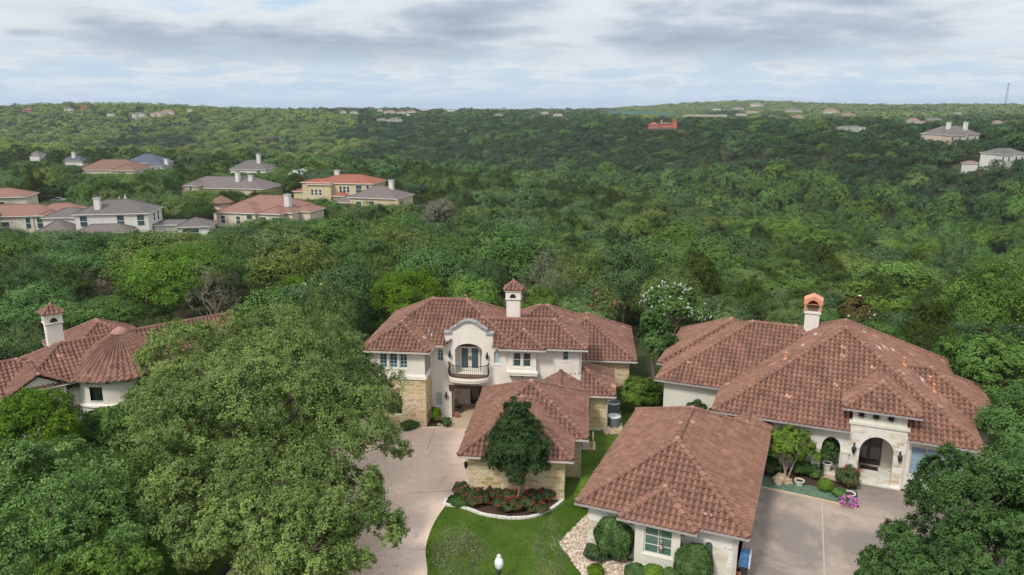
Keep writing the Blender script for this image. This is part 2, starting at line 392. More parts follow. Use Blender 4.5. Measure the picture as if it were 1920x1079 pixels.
# ------------------------------------------------------------------ the ground
def ground_sheet():
    rs = [0, 12, 22, 30] + [30 + 2.5 * i for i in range(1, 30)]
    r = rs[-1]
    while r < 6900: r *= 1.045; rs.append(r)
    na = 128; v = [(0, 0, 0)]; f = []
    ang = np.linspace(math.radians(-65), math.radians(65), na)
    # ahead of the camera a fine fan, behind it a coarse one
    full = np.concatenate([ang, np.linspace(math.radians(65), math.radians(295), 40)[1:-1]])
    n = len(full)
    R, A = np.meshgrid(rs[1:], full, indexing='ij')
    X = R * np.sin(A); Y = R * np.cos(A); Z = terrain(X, Y)
    Z = np.where(R > 5200, Z - (R - 5200) * .01, Z)
    verts = [(0, 0, 0)] + [tuple(q) for q in np.stack([X, Y, Z], -1).reshape(-1, 3)]
    for k in range(n): f.append((0, 1 + (k + 1) % n, 1 + k))
    for i in range(len(rs) - 2):
        for k in range(n):
            a = 1 + i * n + k; b = 1 + i * n + (k + 1) % n
            f.append((a, b, b + n, a + n))
    me = bpy.data.meshes.new('ground'); me.from_pydata(verts, [], f); me.update()
    me.polygons.foreach_set('use_smooth', [True] * len(f))
    m, nt, bs = new_mat('forest_floor'); tc = coords(nt)
    n1 = tex_noise(nt, tc, .02, 8, .7); n2 = tex_noise(nt, tc, .35, 6, .65)
    c = cramp(nt, n2, [(.3, (.028, .030, .014)), (.55, (.055, .062, .024)), (.75, (.10, .085, .05))])
    c = cmix(nt, cramp(nt, n1, [(.45, 0.0), (.65, .6)]), c, (.065, .09, .03))
    lk(nt, c, bs.inputs['Base Color']); bs.inputs['Roughness'].default_value = .95; bs.inputs['Specular IOR Level'].default_value = .1
    me.materials.append(m)
    o = bpy.data.objects.new('ground', me); COL.objects.link(o); tag(o, kind='structure')
ground_sheet()

def sheet(name, pts, z, mat, kind='structure', nsub=0):
    mb = MB(); mb.prism([(p[0], p[1]) for p in pts], z - .05, z)
    o = mb.build(name, mat); tag(o, kind=kind); return o
def spline(pts, n=6, closed=False):
    out = []; k = len(pts)
    rng = range(k if closed else k - 1)
    for i in rng:
        p0, p1, p2, p3 = [Vector(pts[(i + j) % k] if closed else pts[max(0, min(k - 1, i + j))]) for j in (-1, 0, 1, 2)]
        for s in range(n):
            t = s / n
            out.append(tuple(.5 * ((2 * p1) + (-p0 + p2) * t + (2 * p0 - 5 * p1 + 4 * p2 - p3) * t * t + (-p0 + 3 * p1 - 3 * p2 + p3) * t ** 3)))
    if not closed: out.append(tuple(pts[-1]))
    return out

def mat_lawn():
    m, nt, bs = new_mat('lawn_grass'); tc = coords(nt)
    a = tex_noise(nt, tc, .45, 6, .6); b = tex_noise(nt, tc, 5.0, 6, .7); c_ = tex_noise(nt, tc, 42, 4, .7)
    k = mth(nt, 'ADD', mth(nt, 'MULTIPLY', a, .45), mth(nt, 'ADD', mth(nt, 'MULTIPLY', b, .3), mth(nt, 'MULTIPLY', c_, .25)))
    pt = tex_noise(nt, tc, .8, 5, .6, .8)
    c = cramp(nt, k, [(.36, (.036, .080, .008)), (.5, (.060, .118, .011)), (.64, (.100, .155, .024))])
    c = cmix(nt, mth(nt, 'MULTIPLY', cramp(nt, pt, [(.52, 0.0), (.70, 1.0)]), .45), c, (.125, .145, .035))
    lk(nt, c, bs.inputs['Base Color']); bs.inputs['Roughness'].default_value = .9; bs.inputs['Specular IOR Level'].default_value = .12
    bump(nt, bs, c_, .8, .03); return m
def mat_drive(name, base, stain, joints):
    m, nt, bs = new_mat(name); tc = coords(nt)
    a = tex_noise(nt, tc, .16, 7, .62, .6); b = tex_noise(nt, tc, 1.4, 7, .7); g = tex_noise(nt, tc, 60, 3, .7)
    c = cramp(nt, b, [(.25, tuple(x * .82 for x in base)), (.7, tuple(x * 1.06 for x in base))])
    c = cmix(nt, mth(nt, 'MULTIPLY', cramp(nt, a, [(.43, 0.0), (.56, 1.0)]), stain[3]), c, stain[:3])
    c = cmix(nt, .25, c, cramp(nt, g, [(.3, (.18, .15, .12)), (.7, (.60, .52, .45))]))
    lk(nt, c, bs.inputs['Base Color']); bs.inputs['Roughness'].default_value = .88; bs.inputs['Specular IOR Level'].default_value = .2
    d = tex_noise(nt, tc, .55, 6, .7, 1.6)
    c = cmix(nt, mth(nt, 'MULTIPLY', cramp(nt, d, [(.56, 0.0), (.68, 1.0)]), .5), c, tuple(x * .45 for x in base))
    lk(nt, c, bs.inputs['Base Color'])
    bump(nt, bs, g, .3, .01); return m
def mat_gravel():
    m, nt, bs = new_mat('river_pebble'); tc = coords(nt); t = attr(nt)
    c = cramp(nt, t, [(0, (.30, .20, .14)), (.3, (.50, .38, .28)), (.65, (.62, .52, .42)), (1, (.72, .68, .60))])
    lk(nt, c, bs.inputs['Base Color']); bs.inputs['Roughness'].default_value = .75; return m

M['lawn'] = mat_lawn()
M['drive'] = mat_drive('aggregate_drive', (.83, .63, .505), (.68, .52, .43, .35), 0)
M['drive2'] = mat_drive('stained_concrete', (.40, .315, .25), (.15, .128, .118, .9), 0)
M['asphalt'] = mat_drive('street_asphalt', (.10, .095, .09), (.06, .06, .06, .5), 0)
M['joint'] = flat_mat('expansion_joint', (.30, .24, .20), .9, .2, 4)
M['joint_pale'] = flat_mat('pale_joint', (.42, .37, .32), .9, .2, 4)
M['pebble'] = mat_gravel()
M['kerbstone'] = flat_mat('white_kerb_stone', (.70, .67, .61), .85, .2, 5, bmp=.4)
M['kerb_tan'] = flat_mat('tan_kerb', (.50, .39, .28), .85, .15, 4)
M['teal_cover'] = flat_mat('blue_green_groundcover', (.105, .175, .115), .95, .35, 6, bmp=.9)

# lawn sheet under everything of the middle lot; other surfaces lie above it
sheet('lawn', [(-9, 20), (6.6, 20), (6.6, 38), (9.5, 50), (12.5, 62), (7, 62), (-2, 60), (-9, 60)], .012, M['lawn'])
# left drive with its curved edge against the lawn
edge = spline([at_z(905, 812), at_z(880, 905), at_z(838, 946), at_z(812, 985), at_z(798, 1030), at_z(801, 1079), (-4.4, 30.5), (-5.0, 26)], 6)
drv = [(p[0], p[1]) for p in edge] + [(-5.4, 16), (-17, 16), (-14, 45), (-12, 55.2), (-6.5, 55.4), (-3, 54.5)]
sheet('driveway', drv, .022, M['drive'])
sheet('road', [(-90, 6), (60, 6), (60, 17), (-20, 20), (-90, 30)], .018, M['asphalt'])
sheet('left_lot', [(-60, 24), (-17.2, 20), (-14.3, 46), (-12, 62), (-60, 66)], .010, M['lawn'])
jm = MB()
for a, b in (((816, 805), (800, 845)), ((770, 838), (872, 836)), ((765, 926), (862, 920)), ((770, 1031), (798, 1031))):
    p, q = Vector(at_z(*a) + (.024,)), Vector(at_z(*b) + (.024,)); n = Vector((-(q - p).y, (q - p).x, 0)).normalized() * .022
    jm.face([p - n, q - n, q + n, p + n])
tag(jm.build('driveway_joint', M['joint']), kind='structure')
# right drive
O2, Y2 = Vector((10, 42)), math.radians(23)
def rl(u, w):  # right house frame to world
    return (O2.x + u * math.cos(Y2) + w * math.sin(Y2), O2.y - u * math.sin(Y2) + w * math.cos(Y2))
sheet('right_driveway', [rl(4.52, -20), rl(26, -20), rl(26, 7.5), rl(13.5, 7.5), rl(12.95, 3.6), rl(10.65, 3.9), rl(4.52, 4.3)], .022, M['drive2'])
sheet('front_path', [rl(10.66, 3.5), rl(12.9, 3.0), rl(13.4, 7.2), rl(10.55, 7.2)], .030, M['drive2'])
jm = MB()
for a, b in (((1541, 942), (1546, 1079)),):
    p, q = Vector(at_z(*a) + (.026,)), Vector(at_z(*b) + (.026,)); p2 = q + (q - p) * .8; n = Vector((-(q - p).y, (q - p).x, 0)).normalized() * .03
    jm.face([p - n, p2 - n, p2 + n, p + n])
tag(jm.build('right_driveway_joint', M['joint_pale']), kind='structure')
# planted strip of the right house with its kerb
bed = [at_z(1416, 915), at_z(1604, 952), at_z(1607, 905), rl(10.2, 7.2), rl(4.4, 7.4), rl(4.5, 3)]
sheet('planting_bed', bed, .035, M['soil'])
gc = MB(); gc.prism([at_z(1418, 913), at_z(1603, 950), at_z(1606, 922), at_z(1575, 918), at_z(1530, 915), at_z(1480, 906), at_z(1430, 895), at_z(1420, 893)], .03, .10)
tag(gc.build('groundcover', M['teal_cover']), kind='stuff')
kb = MB(); kp = [Vector(at_z(1412, 913) + (0,)), Vector(at_z(1500, 931) + (0,)), Vector(at_z(1606, 955) + (0,))]
for p, q in zip(kp[:-1], kp[1:]):
    n = Vector((-(q - p).y, (q - p).x, 0)).normalized() * .08
    kb.raw([p - n, q - n, q + n, p + n] + [x + Vector((0, 0, .13)) for x in (p - n, q - n, q + n, p + n)], [(0, 1, 5, 4), (1, 2, 6, 5), (2, 3, 7, 6), (3, 0, 4, 7), (4, 5, 6, 7)])
tag(kb.build('bed_kerb', M['kerb_tan']), 'straight tan kerb along the planted strip beside the stained driveway', 'kerb')
# rose bed in front of the garage
bl = spline([at_z(872, 917), at_z(846, 932), at_z(834, 947), at_z(868, 953), at_z(905, 966), at_z(950, 973), at_z(995, 971), at_z(1030, 958), at_z(1054, 941), at_z(1055, 934)], 5)
sheet('rose_bed', bl + [at_z(1000, 915), at_z(930, 908)], .05, M['soil'])
kb = MB(); rr = random.Random(4)
acc = 0
for p, q in zip(bl[:-1], bl[1:]):
    p, q = Vector(p + (0,)), Vector(q + (0,)); d = (q - p); n = Vector((-d.y, d.x, 0)).normalized() * .10
    h = .13 + rr.uniform(-.015, .02); p2 = p + d * .03; q2 = q - d * .03
    kb.raw([p2 - n, q2 - n, q2 + n, p2 + n] + [x + Vector((0, 0, h)) for x in (p2 - n, q2 - n, q2 + n, p2 + n)], [(0, 1, 5, 4), (1, 2, 6, 5), (2, 3, 7, 6), (3, 0, 4, 7), (4, 5, 6, 7)])
tag(kb.build('bed_edging', M['kerbstone']), 'curved white stone edging around the red rose bed', 'edging')
# river stones along the right garage
gp = spline([at_z(1108, 958), at_z(1082, 985), at_z(1051, 1018), at_z(1068, 1046), at_z(1092, 1079), (4.6, 32.6)], 5) + [(11, 30), (9.6, 34.6), (4.6, 36.6), (5.2, 40.8)]
sheet('gravel_base', gp, .035, flat_mat('pebble_bed', (.42, .33, .25), .9, .3, 9, bmp=.8))
def inside(p, poly):
    c = False; n = len(poly)
    for i in range(n):
        a, b = poly[i], poly[i - 1]
        if (a[1] > p[1]) != (b[1] > p[1]) and p[0] < (b[0] - a[0]) * (p[1] - a[1]) / (b[1] - a[1]) + a[0]: c = not c
    return c
gv = MB(); rr = random.Random(11)
for i in range(5200):
    p = (rr.uniform(2.5, 8.5), rr.uniform(32, 41.2))
    if not inside(p, gp): continue
    r = rr.uniform(.035, .085); gv.ti = rr.random()
    a = rr.uniform(0, 6.28); n = 6; z0 = .03; ring = []; top = []
    for k in range(n):
        t = a + k * 2 * math.pi / n; e = rr.uniform(.8, 1.2) * r
        ring.append((p[0] + math.cos(t) * e * 1.2, p[1] + math.sin(t) * e, z0)); top.append((p[0] + math.cos(t) * e * .7, p[1] + math.sin(t) * e * .6, z0 + r * .75))
    gv.raw(ring + top, [(k, (k + 1) % n, n + (k + 1) % n, n + k) for k in range(n)] + [tuple(range(n, 2 * n))])
tag(gv.build('gravel', M['pebble']), kind='stuff')

# ------------------------------------------------------------------ tiled roofs
TW, TR = .325, .40
PROF = [(0, -.006), (.06, .044), (.16, .078), (.31, .092), (.46, .078), (.56, .044), (.62, -.006), (.81, -.036), (1.0, -.006)]
trng = random.Random(21)
def clip_poly(pts, planes):
    # pts: (a,b,h); planes: (na,nb,d) keep na*a+nb*b<=d
    for na, nb, d in planes:
        out = []; n = len(pts)
        for i in range(n):
            p, q = pts[i], pts[(i + 1) % n]; sp = na * p[0] + nb * p[1] - d; sq = na * q[0] + nb * q[1] - d
            if sp <= 1e-9: out.append(p)
            if (sp < -1e-9 and sq > 1e-9) or (sp > 1e-9 and sq < -1e-9):
                t = sp / (sp - sq); out.append(tuple(p[k] + (q[k] - p[k]) * t for k in range(3)))
        pts = out
        if len(pts) < 3: return []
    return pts
def tile_slope(mb, poly, over=.05, origin=None):
    """poly: convex, first edge is the eave (left to right seen from outside)"""
    P = [Vector(p) for p in poly]
    n = Vector((0, 0, 0))
    for i in range(1, len(P) - 1): n += (P[i] - P[0]).cross(P[i + 1] - P[0])
    n.normalize()
    if n.z < 0: n = -n
    hor = Vector((0, 0, 1)).cross(n).normalized(); up = n.cross(hor).normalized()
    if up.z < 0: up = -up
    o = Vector(origin) if origin else P[0]
    pa = [((p - o).dot(hor), (p - o).dot(up)) for p in P]
    planes = []; m = len(pa); area = sum(pa[i][0] * pa[(i + 1) % m][1] - pa[(i + 1) % m][0] * pa[i][1] for i in range(m))
    for i in range(m):
        a, b = pa[i], pa[(i + 1) % m]; ex, ey = b[0] - a[0], b[1] - a[1]; L = math.hypot(ex, ey)
        if L < 1e-6: continue
        na, nb = (ey / L, -ex / L) if area > 0 else (-ey / L, ex / L)
        d = na * a[0] + nb * a[1]
        if abs(nb) > .98 and nb < 0: d += over
        planes.append((na, nb, d))
    a0, a1 = min(p[0] for p in pa), max(p[0] for p in pa); b0, b1 = min(p[1] for p in pa), max(p[1] for p in pa)
    for r in range(int(math.floor((b0 - over) / TR)) , int(math.ceil(b1 / TR)) + 1):
        rb = r * TR - over
        for c in range(int(math.floor(a0 / TW)) - 1, int(math.ceil(a1 / TW)) + 1):
            ca = c * TW
            cx, cy = ca + TW / 2, rb + TR / 2
            dmax = max(na * cx + nb * cy - d for na, nb, d in planes)
            if dmax > .40: continue
            need = dmax > -.42
            x = trng.random(); mb.ti = .32 + .34 * x if x < .9965 else 1.0
            lift = .062 + trng.uniform(-.008, .012); sk = trng.uniform(-.006, .006)
            lo = [(ca + x * TW + sk, rb, h + lift) for x, h in PROF]; hi = [(ca + x * TW, rb + TR + .03, h + .004) for x, h in PROF]
            bt = [(ca + x * TW + sk, rb, min(h, .01)) for x, h in PROF]
            quads = [(lo[i], lo[i + 1], hi[i + 1], hi[i]) for i in range(8)] + [(bt[i], bt[i + 1], lo[i + 1], lo[i]) for i in range(8)]
            t0_ = mb.ti
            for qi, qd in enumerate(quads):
                mb.ti = max(0, t0_ - .22) if qi in (6, 7, 14, 15) and t0_ < .9 else t0_      # pans tinted darker: dirt, with trough shade painted in
                q = clip_poly(list(qd), planes) if need else qd
                if len(q) >= 3: mb.face([o + hor * t[0] + up * t[1] + n * t[2] for t in q])
    return n
def ridge_caps(mb, p, q, r=.165):
    p, q = Vector(p), Vector(q); L = (q - p).length
    if L < .3: return
    k = max(1, int(round(L / .40))); d = (q - p) / k; dn = d.normalized()
    side = dn.cross(Vector((0, 0, 1))).normalized(); up = side.cross(dn).normalized()
    if up.z < 0: up = -up
    for i in range(k):
        a = p + d * i; b = p + d * (i + 1.1); x = trng.random(); mb.ti = .34 + .30 * x
        A = []; B = []
        for s in range(7):
            t = math.radians(-15 + 210 * s / 6)
            A.append(a + side * math.cos(t) * r * 1.12 + up * (math.sin(t) * r * 1.12 + .045)); B.append(b + side * math.cos(t) * r * .92 + up * (math.sin(t) * r * .92 + .02))
        mb.raw(A + B, [(s, s + 1, 8 + s, 7 + s) for s in range(6)] + [(0, 1, 2, 3, 4, 5, 6)])
PITCHR = .57
class Roof:
    def __init__(s): s.t = MB(); s.g = MB(); s.k = 0
    def vol(s, u0, u1, w0, w1, ze, p=PITCHR, gable=None, cut=None, skip=(), nocap=(), gut=('front', 'back', 'left', 'right')):
        ze = ze + .003 * s.k; s.k += 1
        along_u = (u1 - u0) >= (w1 - w0)
        if gable == 'w': along_u = False
        if gable == 'u': along_u = True
        h = ((w1 - w0) if along_u else (u1 - u0)) / 2; zr = ze + p * h
        if along_u:
            wm = (w0 + w1) / 2; A = (u0 + (0 if gable == 'u' else h), wm, zr); B = (u1 - (0 if gable == 'u' else h), wm, zr)
            sl = {'front': [(u0, w0, ze), (u1, w0, ze), B, A], 'back': [(u1, w1, ze), (u0, w1, ze), A, B]}
            if gable != 'u': sl['left'] = [(u0, w1, ze), (u0, w0, ze), A]; sl['right'] = [(u1, w0, ze), (u1, w1, ze), B]
            caps = [(A, B)] + ([((u0, w0, ze), A), ((u0, w1, ze), A), ((u1, w0, ze), B), ((u1, w1, ze), B)] if gable != 'u' else [])
        else:
            um = (u0 + u1) / 2; A = (um, w0 + (0 if gable == 'w' else h), zr); B = (um, w1 - (0 if gable == 'w' else h), zr)
            sl = {'left': [(u0, w1, ze), (u0, w0, ze), A, B], 'right': [(u1, w0, ze), (u1, w1, ze), B, A]}
            if gable != 'w': sl['front'] = [(u0, w0, ze), (u1, w0, ze), A]; sl['back'] = [(u1, w1, ze), (u0, w1, ze), B]
            caps = [(A, B)] + ([((u0, w0, ze), A), ((u1, w0, ze), A), ((u0, w1, ze), B), ((u1, w1, ze), B)] if gable != 'w' else [])
        for k, poly in sl.items():
            poly = [q for i, q in enumerate(poly) if i == 0 or (Vector(q) - Vector(poly[i - 1])).length > 1e-4]
            if k in skip: continue
            pieces = [poly]
            if cut and k == 'front':
                c0, c1, cw = cut; pieces = []
                def cl(pp, f):   # f(p)>=0 keeps
                    out = []
                    for i in range(len(pp)):
                        a, b = Vector(pp[i]), Vector(pp[(i + 1) % len(pp)]); fa, fb = f(a), f(b)
                        if fa >= 0: out.append(tuple(a))
                        if fa * fb < 0: out.append(tuple(a + (b - a) * (fa / (fa - fb))))
                    return out
                for f in ((lambda q: c0 - q[0]), (lambda q: q[0] - c1)):
                    r = cl(poly, f)
                    if len(r) >= 3: pieces.append(r)
                r = cl(cl(cl(poly, lambda q: q[0] - c0), lambda q: c1 - q[0]), lambda q: q[1] - cw)
                if len(r) >= 3: pieces.append(r)
            for pc in pieces:
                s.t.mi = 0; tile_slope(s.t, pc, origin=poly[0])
                s.t.mi = 1; s.t.ti = .5; s.t.face([(q[0], q[1], q[2] - .012) for q in pc])
        s.t.mi = 0
        for ci, (a, b) in enumerate(caps):
            if ci not in nocap: ridge_caps(s.t, a, b)
        # apex cap of mortar
        s.t.mi = 2
        for q in (A, B):
            s.t.blob((q[0], q[1], q[2] + .10), (.2, .2, .14), s.k, 1, .2)
        # soffit and gutters
        s.t.mi = 3
        if cut:
            c0, c1, cw = cut; e = ze - .05
            for x0, x1, y0 in ((u0, c0, w0), (c1, u1, w0), (c0, c1, cw)):
                s.t.face([(x0 + .02, y0 + .02, e), (x1 - .02, y0 + .02, e), (x1 - .02, w1 - .02, e), (x0 + .02, w1 - .02, e)])
        else:
            e = ze - .05; s.t.face([(u0 + .02, w0 + .02, e), (u1 - .02, w0 + .02, e), (u1 - .02, w1 - .02, e), (u0 + .02, w1 - .02, e)])
        s.t.mi = 0
        g = s.g; za, zb = ze - .135, ze - .015
        segs = [(u0 - .1, u1 + .1)] if not cut else [(u0 - .1, cut[0]), (cut[1], u1 + .1)]
        if 'front' in gut:
            for x0, x1 in segs: g.box(x0, x1, w0 - .10, w0 + .018, za, zb)
        if 'back' in gut: g.box(u0 - .1, u1 + .1, w1 - .018, w1 + .10, za, zb)
        if 'left' in gut: g.box(u0 - .10, u0 + .018, w0 + .02, w1 - .02, za, zb - .002)
        if 'right' in gut: g.box(u1 - .018, u1 + .10, w0 + .02, w1 - .02, za, zb - .002)
        return A, B
    def build(s, parent, gut_mat, tile='tile'):
        r = s.t.build('roof', [M[tile], M['under'], M['mortar'], M['trim']], parent)
        if s.g.f: s.g.build('gutter', gut_mat, parent)
        return r
def hip_z(u, w, u0, u1, w0, w1, ze, p=PITCHR):
    return ze + p * min(u - u0, u1 - u, w - w0, w1 - w)

# ------------------------------------------------------------------ walls with openings
def arch(a0, a1, z0, zs, zt, n=12):
    m = (a0 + a1) / 2; r = (a1 - a0) / 2
    return [(a0, z0), (a1, z0)] + [(m + r * math.cos(math.pi * k / n), zs + (zt - zs) * math.sin(math.pi * k / n)) for k in range(n + 1)]
def rect(a0, a1, z0, z1): return [(a0, z0), (a1, z0), (a1, z1), (a0, z1)]
def panel(mb, outline, holes, tf, depth, rim=False):
    bm = bmesh.new()
    def loop(pts):
        vs = [bm.verts.new((p[0], p[1], 0)) for p in pts]
        for i in range(len(vs)): bm.edges.new((vs[i], vs[(i + 1) % len(vs)]))
    def clean(pts):
        return [p for i, p in enumerate(pts) if math.hypot(p[0] - pts[i - 1][0], p[1] - pts[i - 1][1]) > 1e-5]
    outline = clean(outline); holes = [clean(h) for h in holes]
    for h in [outline] + holes: loop(h)
    bmesh.ops.triangle_fill(bm, edges=bm.edges[:], use_beauty=True)
    bm.verts.index_update()
    mb.raw([tf(v.co.x, v.co.y, 0) for v in bm.verts], [tuple(v.index for v in f.verts) for f in bm.faces])
    if rim: mb.raw([tf(v.co.x, v.co.y, depth) for v in bm.verts], [tuple(v.index for v in f.verts) for f in bm.faces])
    bm.free()
    for h in holes + ([outline] if rim else []):
        for i in range(len(h)):
            a, b = h[i], h[(i + 1) % len(h)]
            mb.face([tf(a[0], a[1], 0), tf(b[0], b[1], 0), tf(b[0], b[1], depth), tf(a[0], a[1], depth)])
def front(w): return lambda a, z, d: (a, w + d, z)
def left_of(u): return lambda a, z, d: (u + d, a, z)      # face looking to -u, a runs along w
def right_of(u): return lambda a, z, d: (u - d, a, z)
def window(parent, tf, loop_, depth, glass, frame, bars=(1, 0), name='window', fw=.06, sill=None, label=None):
    """frame set back in the opening, one pane mesh as its child, optional sill"""
    f = MB(); a0 = min(p[0] for p in loop_); a1 = max(p[0] for p in loop_); z0 = min(p[1] for p in loop_); z1 = max(p[1] for p in loop_)
    m = ((a0 + a1) / 2, (z0 + z1) / 2)
    inner = [(m[0] + (p[0] - m[0]) * (1 - 2 * fw / (a1 - a0)), m[1] + (p[1] - m[1]) * (1 - 2 * fw / (z1 - z0))) for p in loop_]
    outer = [(m[0] + (p[0] - m[0]) * .998, m[1] + (p[1] - m[1]) * .998) for p in loop_]
    tf2 = lambda a, z, d: tf(a, z, depth - .07 + d)
    n = len(loop_)
    for i in range(n):
        j = (i + 1) % n
        for lo, hi, d in ((outer, inner, 0), ): f.face([tf2(*lo[i], d), tf2(*lo[j], d), tf2(*hi[j], d), tf2(*hi[i], d)])
        f.face([tf2(*inner[i], 0), tf2(*inner[j], 0), tf2(*inner[j], .06), tf2(*inner[i], .06)])
    def bar(x0, x1, y0, y1):
        c = [tf2(x, y, d) for d in (.012, .05) for x, y in ((x0, y0), (x1, y0), (x1, y1), (x0, y1))]
        f.raw(c, [(0, 1, 2, 3), (0, 1, 5, 4), (1, 2, 6, 5), (2, 3, 7, 6), (3, 0, 4, 7)])
    for i in range(1, bars[0] + 1):
        x = a0 + (a1 - a0) * i / (bars[0] + 1); bar(x - .02, x + .02, z0 + fw * .8, z1 - fw * 1.2)
    for i in range(1, bars[1] + 1):
        z = z0 + (z1 - z0) * i / (bars[1] + 1); bar(a0 + fw * .8, a1 - fw * .8, z - .018, z + .018)
    o = f.build(name, frame, parent)
    g = MB(); g.face([tf2(*p, .045) for p in inner]); g.build('pane', glass, o)
    if sill:
        sm = MB(); c = [tf(x, y, d) for d in (-sill, .03) for x, y in ((a0 - .08, z0 - .10), (a1 + .08, z0 - .10), (a1 + .08, z0 - .003), (a0 - .08, z0 - .003))]
        sm.raw(c, [(0, 1, 2, 3), (4, 7, 6, 5), (0, 1, 5, 4), (1, 2, 6, 5), (2, 3, 7, 6), (3, 0, 4, 7)]); sm.build('sill', M['trim'], o)
    if label: o['label'] = label
    return o
def lantern(parent, p, ny=-1, s=1.0, nx=0):
    b = MB(); x, y, z = p
    b.box(x - .05 * s, x + .05 * s, y - .02, y + .02, z - .1 * s, z + .35 * s)
    cx, cy = x + nx * .16 * s, y + ny * .16 * s
    b.tube([(x, y, z + .25 * s), (x + nx * .1 * s, y + ny * .1 * s, z + .36 * s), (cx, cy, z + .26 * s)], .015 * s, 5)
    b.lathe([(.02 * s, .28 * s), (.11 * s, .16 * s), (.12 * s, .13 * s), (.085 * s, -.10 * s), (.03 * s, -.16 * s), (.015 * s, -.24 * s)], (cx, cy, z), 8)
    return b.build('lantern', M['iron'], parent)
def vent_pipe(parent, p, h=.45, r=.05, mat='mortar', slant=0):
    b = MB(); b.tube([(p[0], p[1], p[2] - .15), (p[0], p[1], p[2] + h)], r, 8)
    b.lathe([(r * 1.5, h - .06), (r * 1.6, h), (r * 1.1, h + .03)], p, 8); b.lathe([(r * 3.2, -.08), (r * 2.2, .06), (r * 1.1, .12)], p, 10)
    return b.build('vent_pipe', M[mat], parent)
def roof_patch(parent, u, w, zfun, du, dw, mat='metal_pale'):
    b = MB(); e = .11
    c = [(u - du / 2, w - dw / 2), (u + du / 2, w - dw / 2), (u + du / 2, w + dw / 2), (u - du / 2, w + dw / 2)]
    lo = [(x, y, zfun(x, y) + .02) for x, y in c]; hi = [(x, y, zfun(x, y) + e) for x, y in c]
    b.raw(lo + hi, [(4, 5, 6, 7)] + [(i, (i + 1) % 4, 4 + (i + 1) % 4, 4 + i) for i in range(4)])
    return b.build('flashing', M[mat], parent)
def downspout(parent, pts, mat='gutter_white'):
    b = MB(); b.tube(pts, .05, 6); return b.build('downspout', M[mat], parent)

def tile_chimney(parent, u, w, z0, zt, s, wall, side_arch=True):
    """square stucco stack with flared neck, arched vents and a small tiled hip cap"""
    b = MB(); h = s / 2; zn = zt - 1.55
    b.box(u - h, u + h, w - h, w + h, z0, zn)
    b.lathe([], (0, 0, 0)) if False else None
    # flared neck
    e = h * 1.22
    b.raw([(u - h, w - h, zn), (u + h, w - h, zn), (u + h, w + h, zn), (u - h, w + h, zn), (u - e, w - e, zn + .16), (u + e, w - e, zn + .16), (u + e, w + e, zn + .16), (u - e, w + e, zn + .16)],
          [(0, 1, 5, 4), (1, 2, 6, 5), (2, 3, 7, 6), (3, 0, 4, 7)])
    zb = zn + .16; zc = zt - .72
    k = h * 1.12
    for tf in (lambda a, z, d: (u + a, w - k + d, z), lambda a, z, d: (u + a, w + k - d, z), lambda a, z, d: (u - k + d, w + a, z), lambda a, z, d: (u + k - d, w + a, z)):
        panel(b, rect(-k, k, zb, zc), [arch(-.24 * s, .24 * s, zb + .06, zb + .14, zb + .45)], tf, .14)
    b.face([(u - e, w - e, zb), (u + e, w - e, zb), (u + e, w + e, zb), (u - e, w + e, zb)])
    b.box(u - e * 1.08, u + e * 1.08, w - e * 1.08, w + e * 1.08, zc, zc + .10)
    c = b.build('chimney', wall, parent)
    d = MB(); q = k - .16; d.box(u - q, u + q, w - q, w + q, zb + .01, zc - .01); d.build('flue', M['under'], c)
    t = MB(); r = e * 1.10; zc += .10; A = (u, w, zt)
    t.mi = 0
    for p, q in (((u - r, w - r), (u + r, w - r)), ((u + r, w - r), (u + r, w + r)), ((u + r, w + r), (u - r, w + r)), ((u - r, w + r), (u - r, w - r))):
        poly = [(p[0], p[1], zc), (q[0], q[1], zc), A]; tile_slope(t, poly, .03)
        t.mi = 1; t.face([(x, y, z - .02) for x, y, z in poly]); t.mi = 0
        ridge_caps(t, (p[0], p[1], zc), A, .09)
    t.mi = 1; t.face([(u - r, w - r, zc - .01), (u + r, w - r, zc - .01), (u + r, w + r, zc - .01), (u - r, w + r, zc - .01)])
    t.mi = 2; t.blob((u, w, zt + .1), (.12, .12, .1), 1, 1); t.build('chimney_cap', [M['tile'], M['under'], M['mortar']], c)
    return c

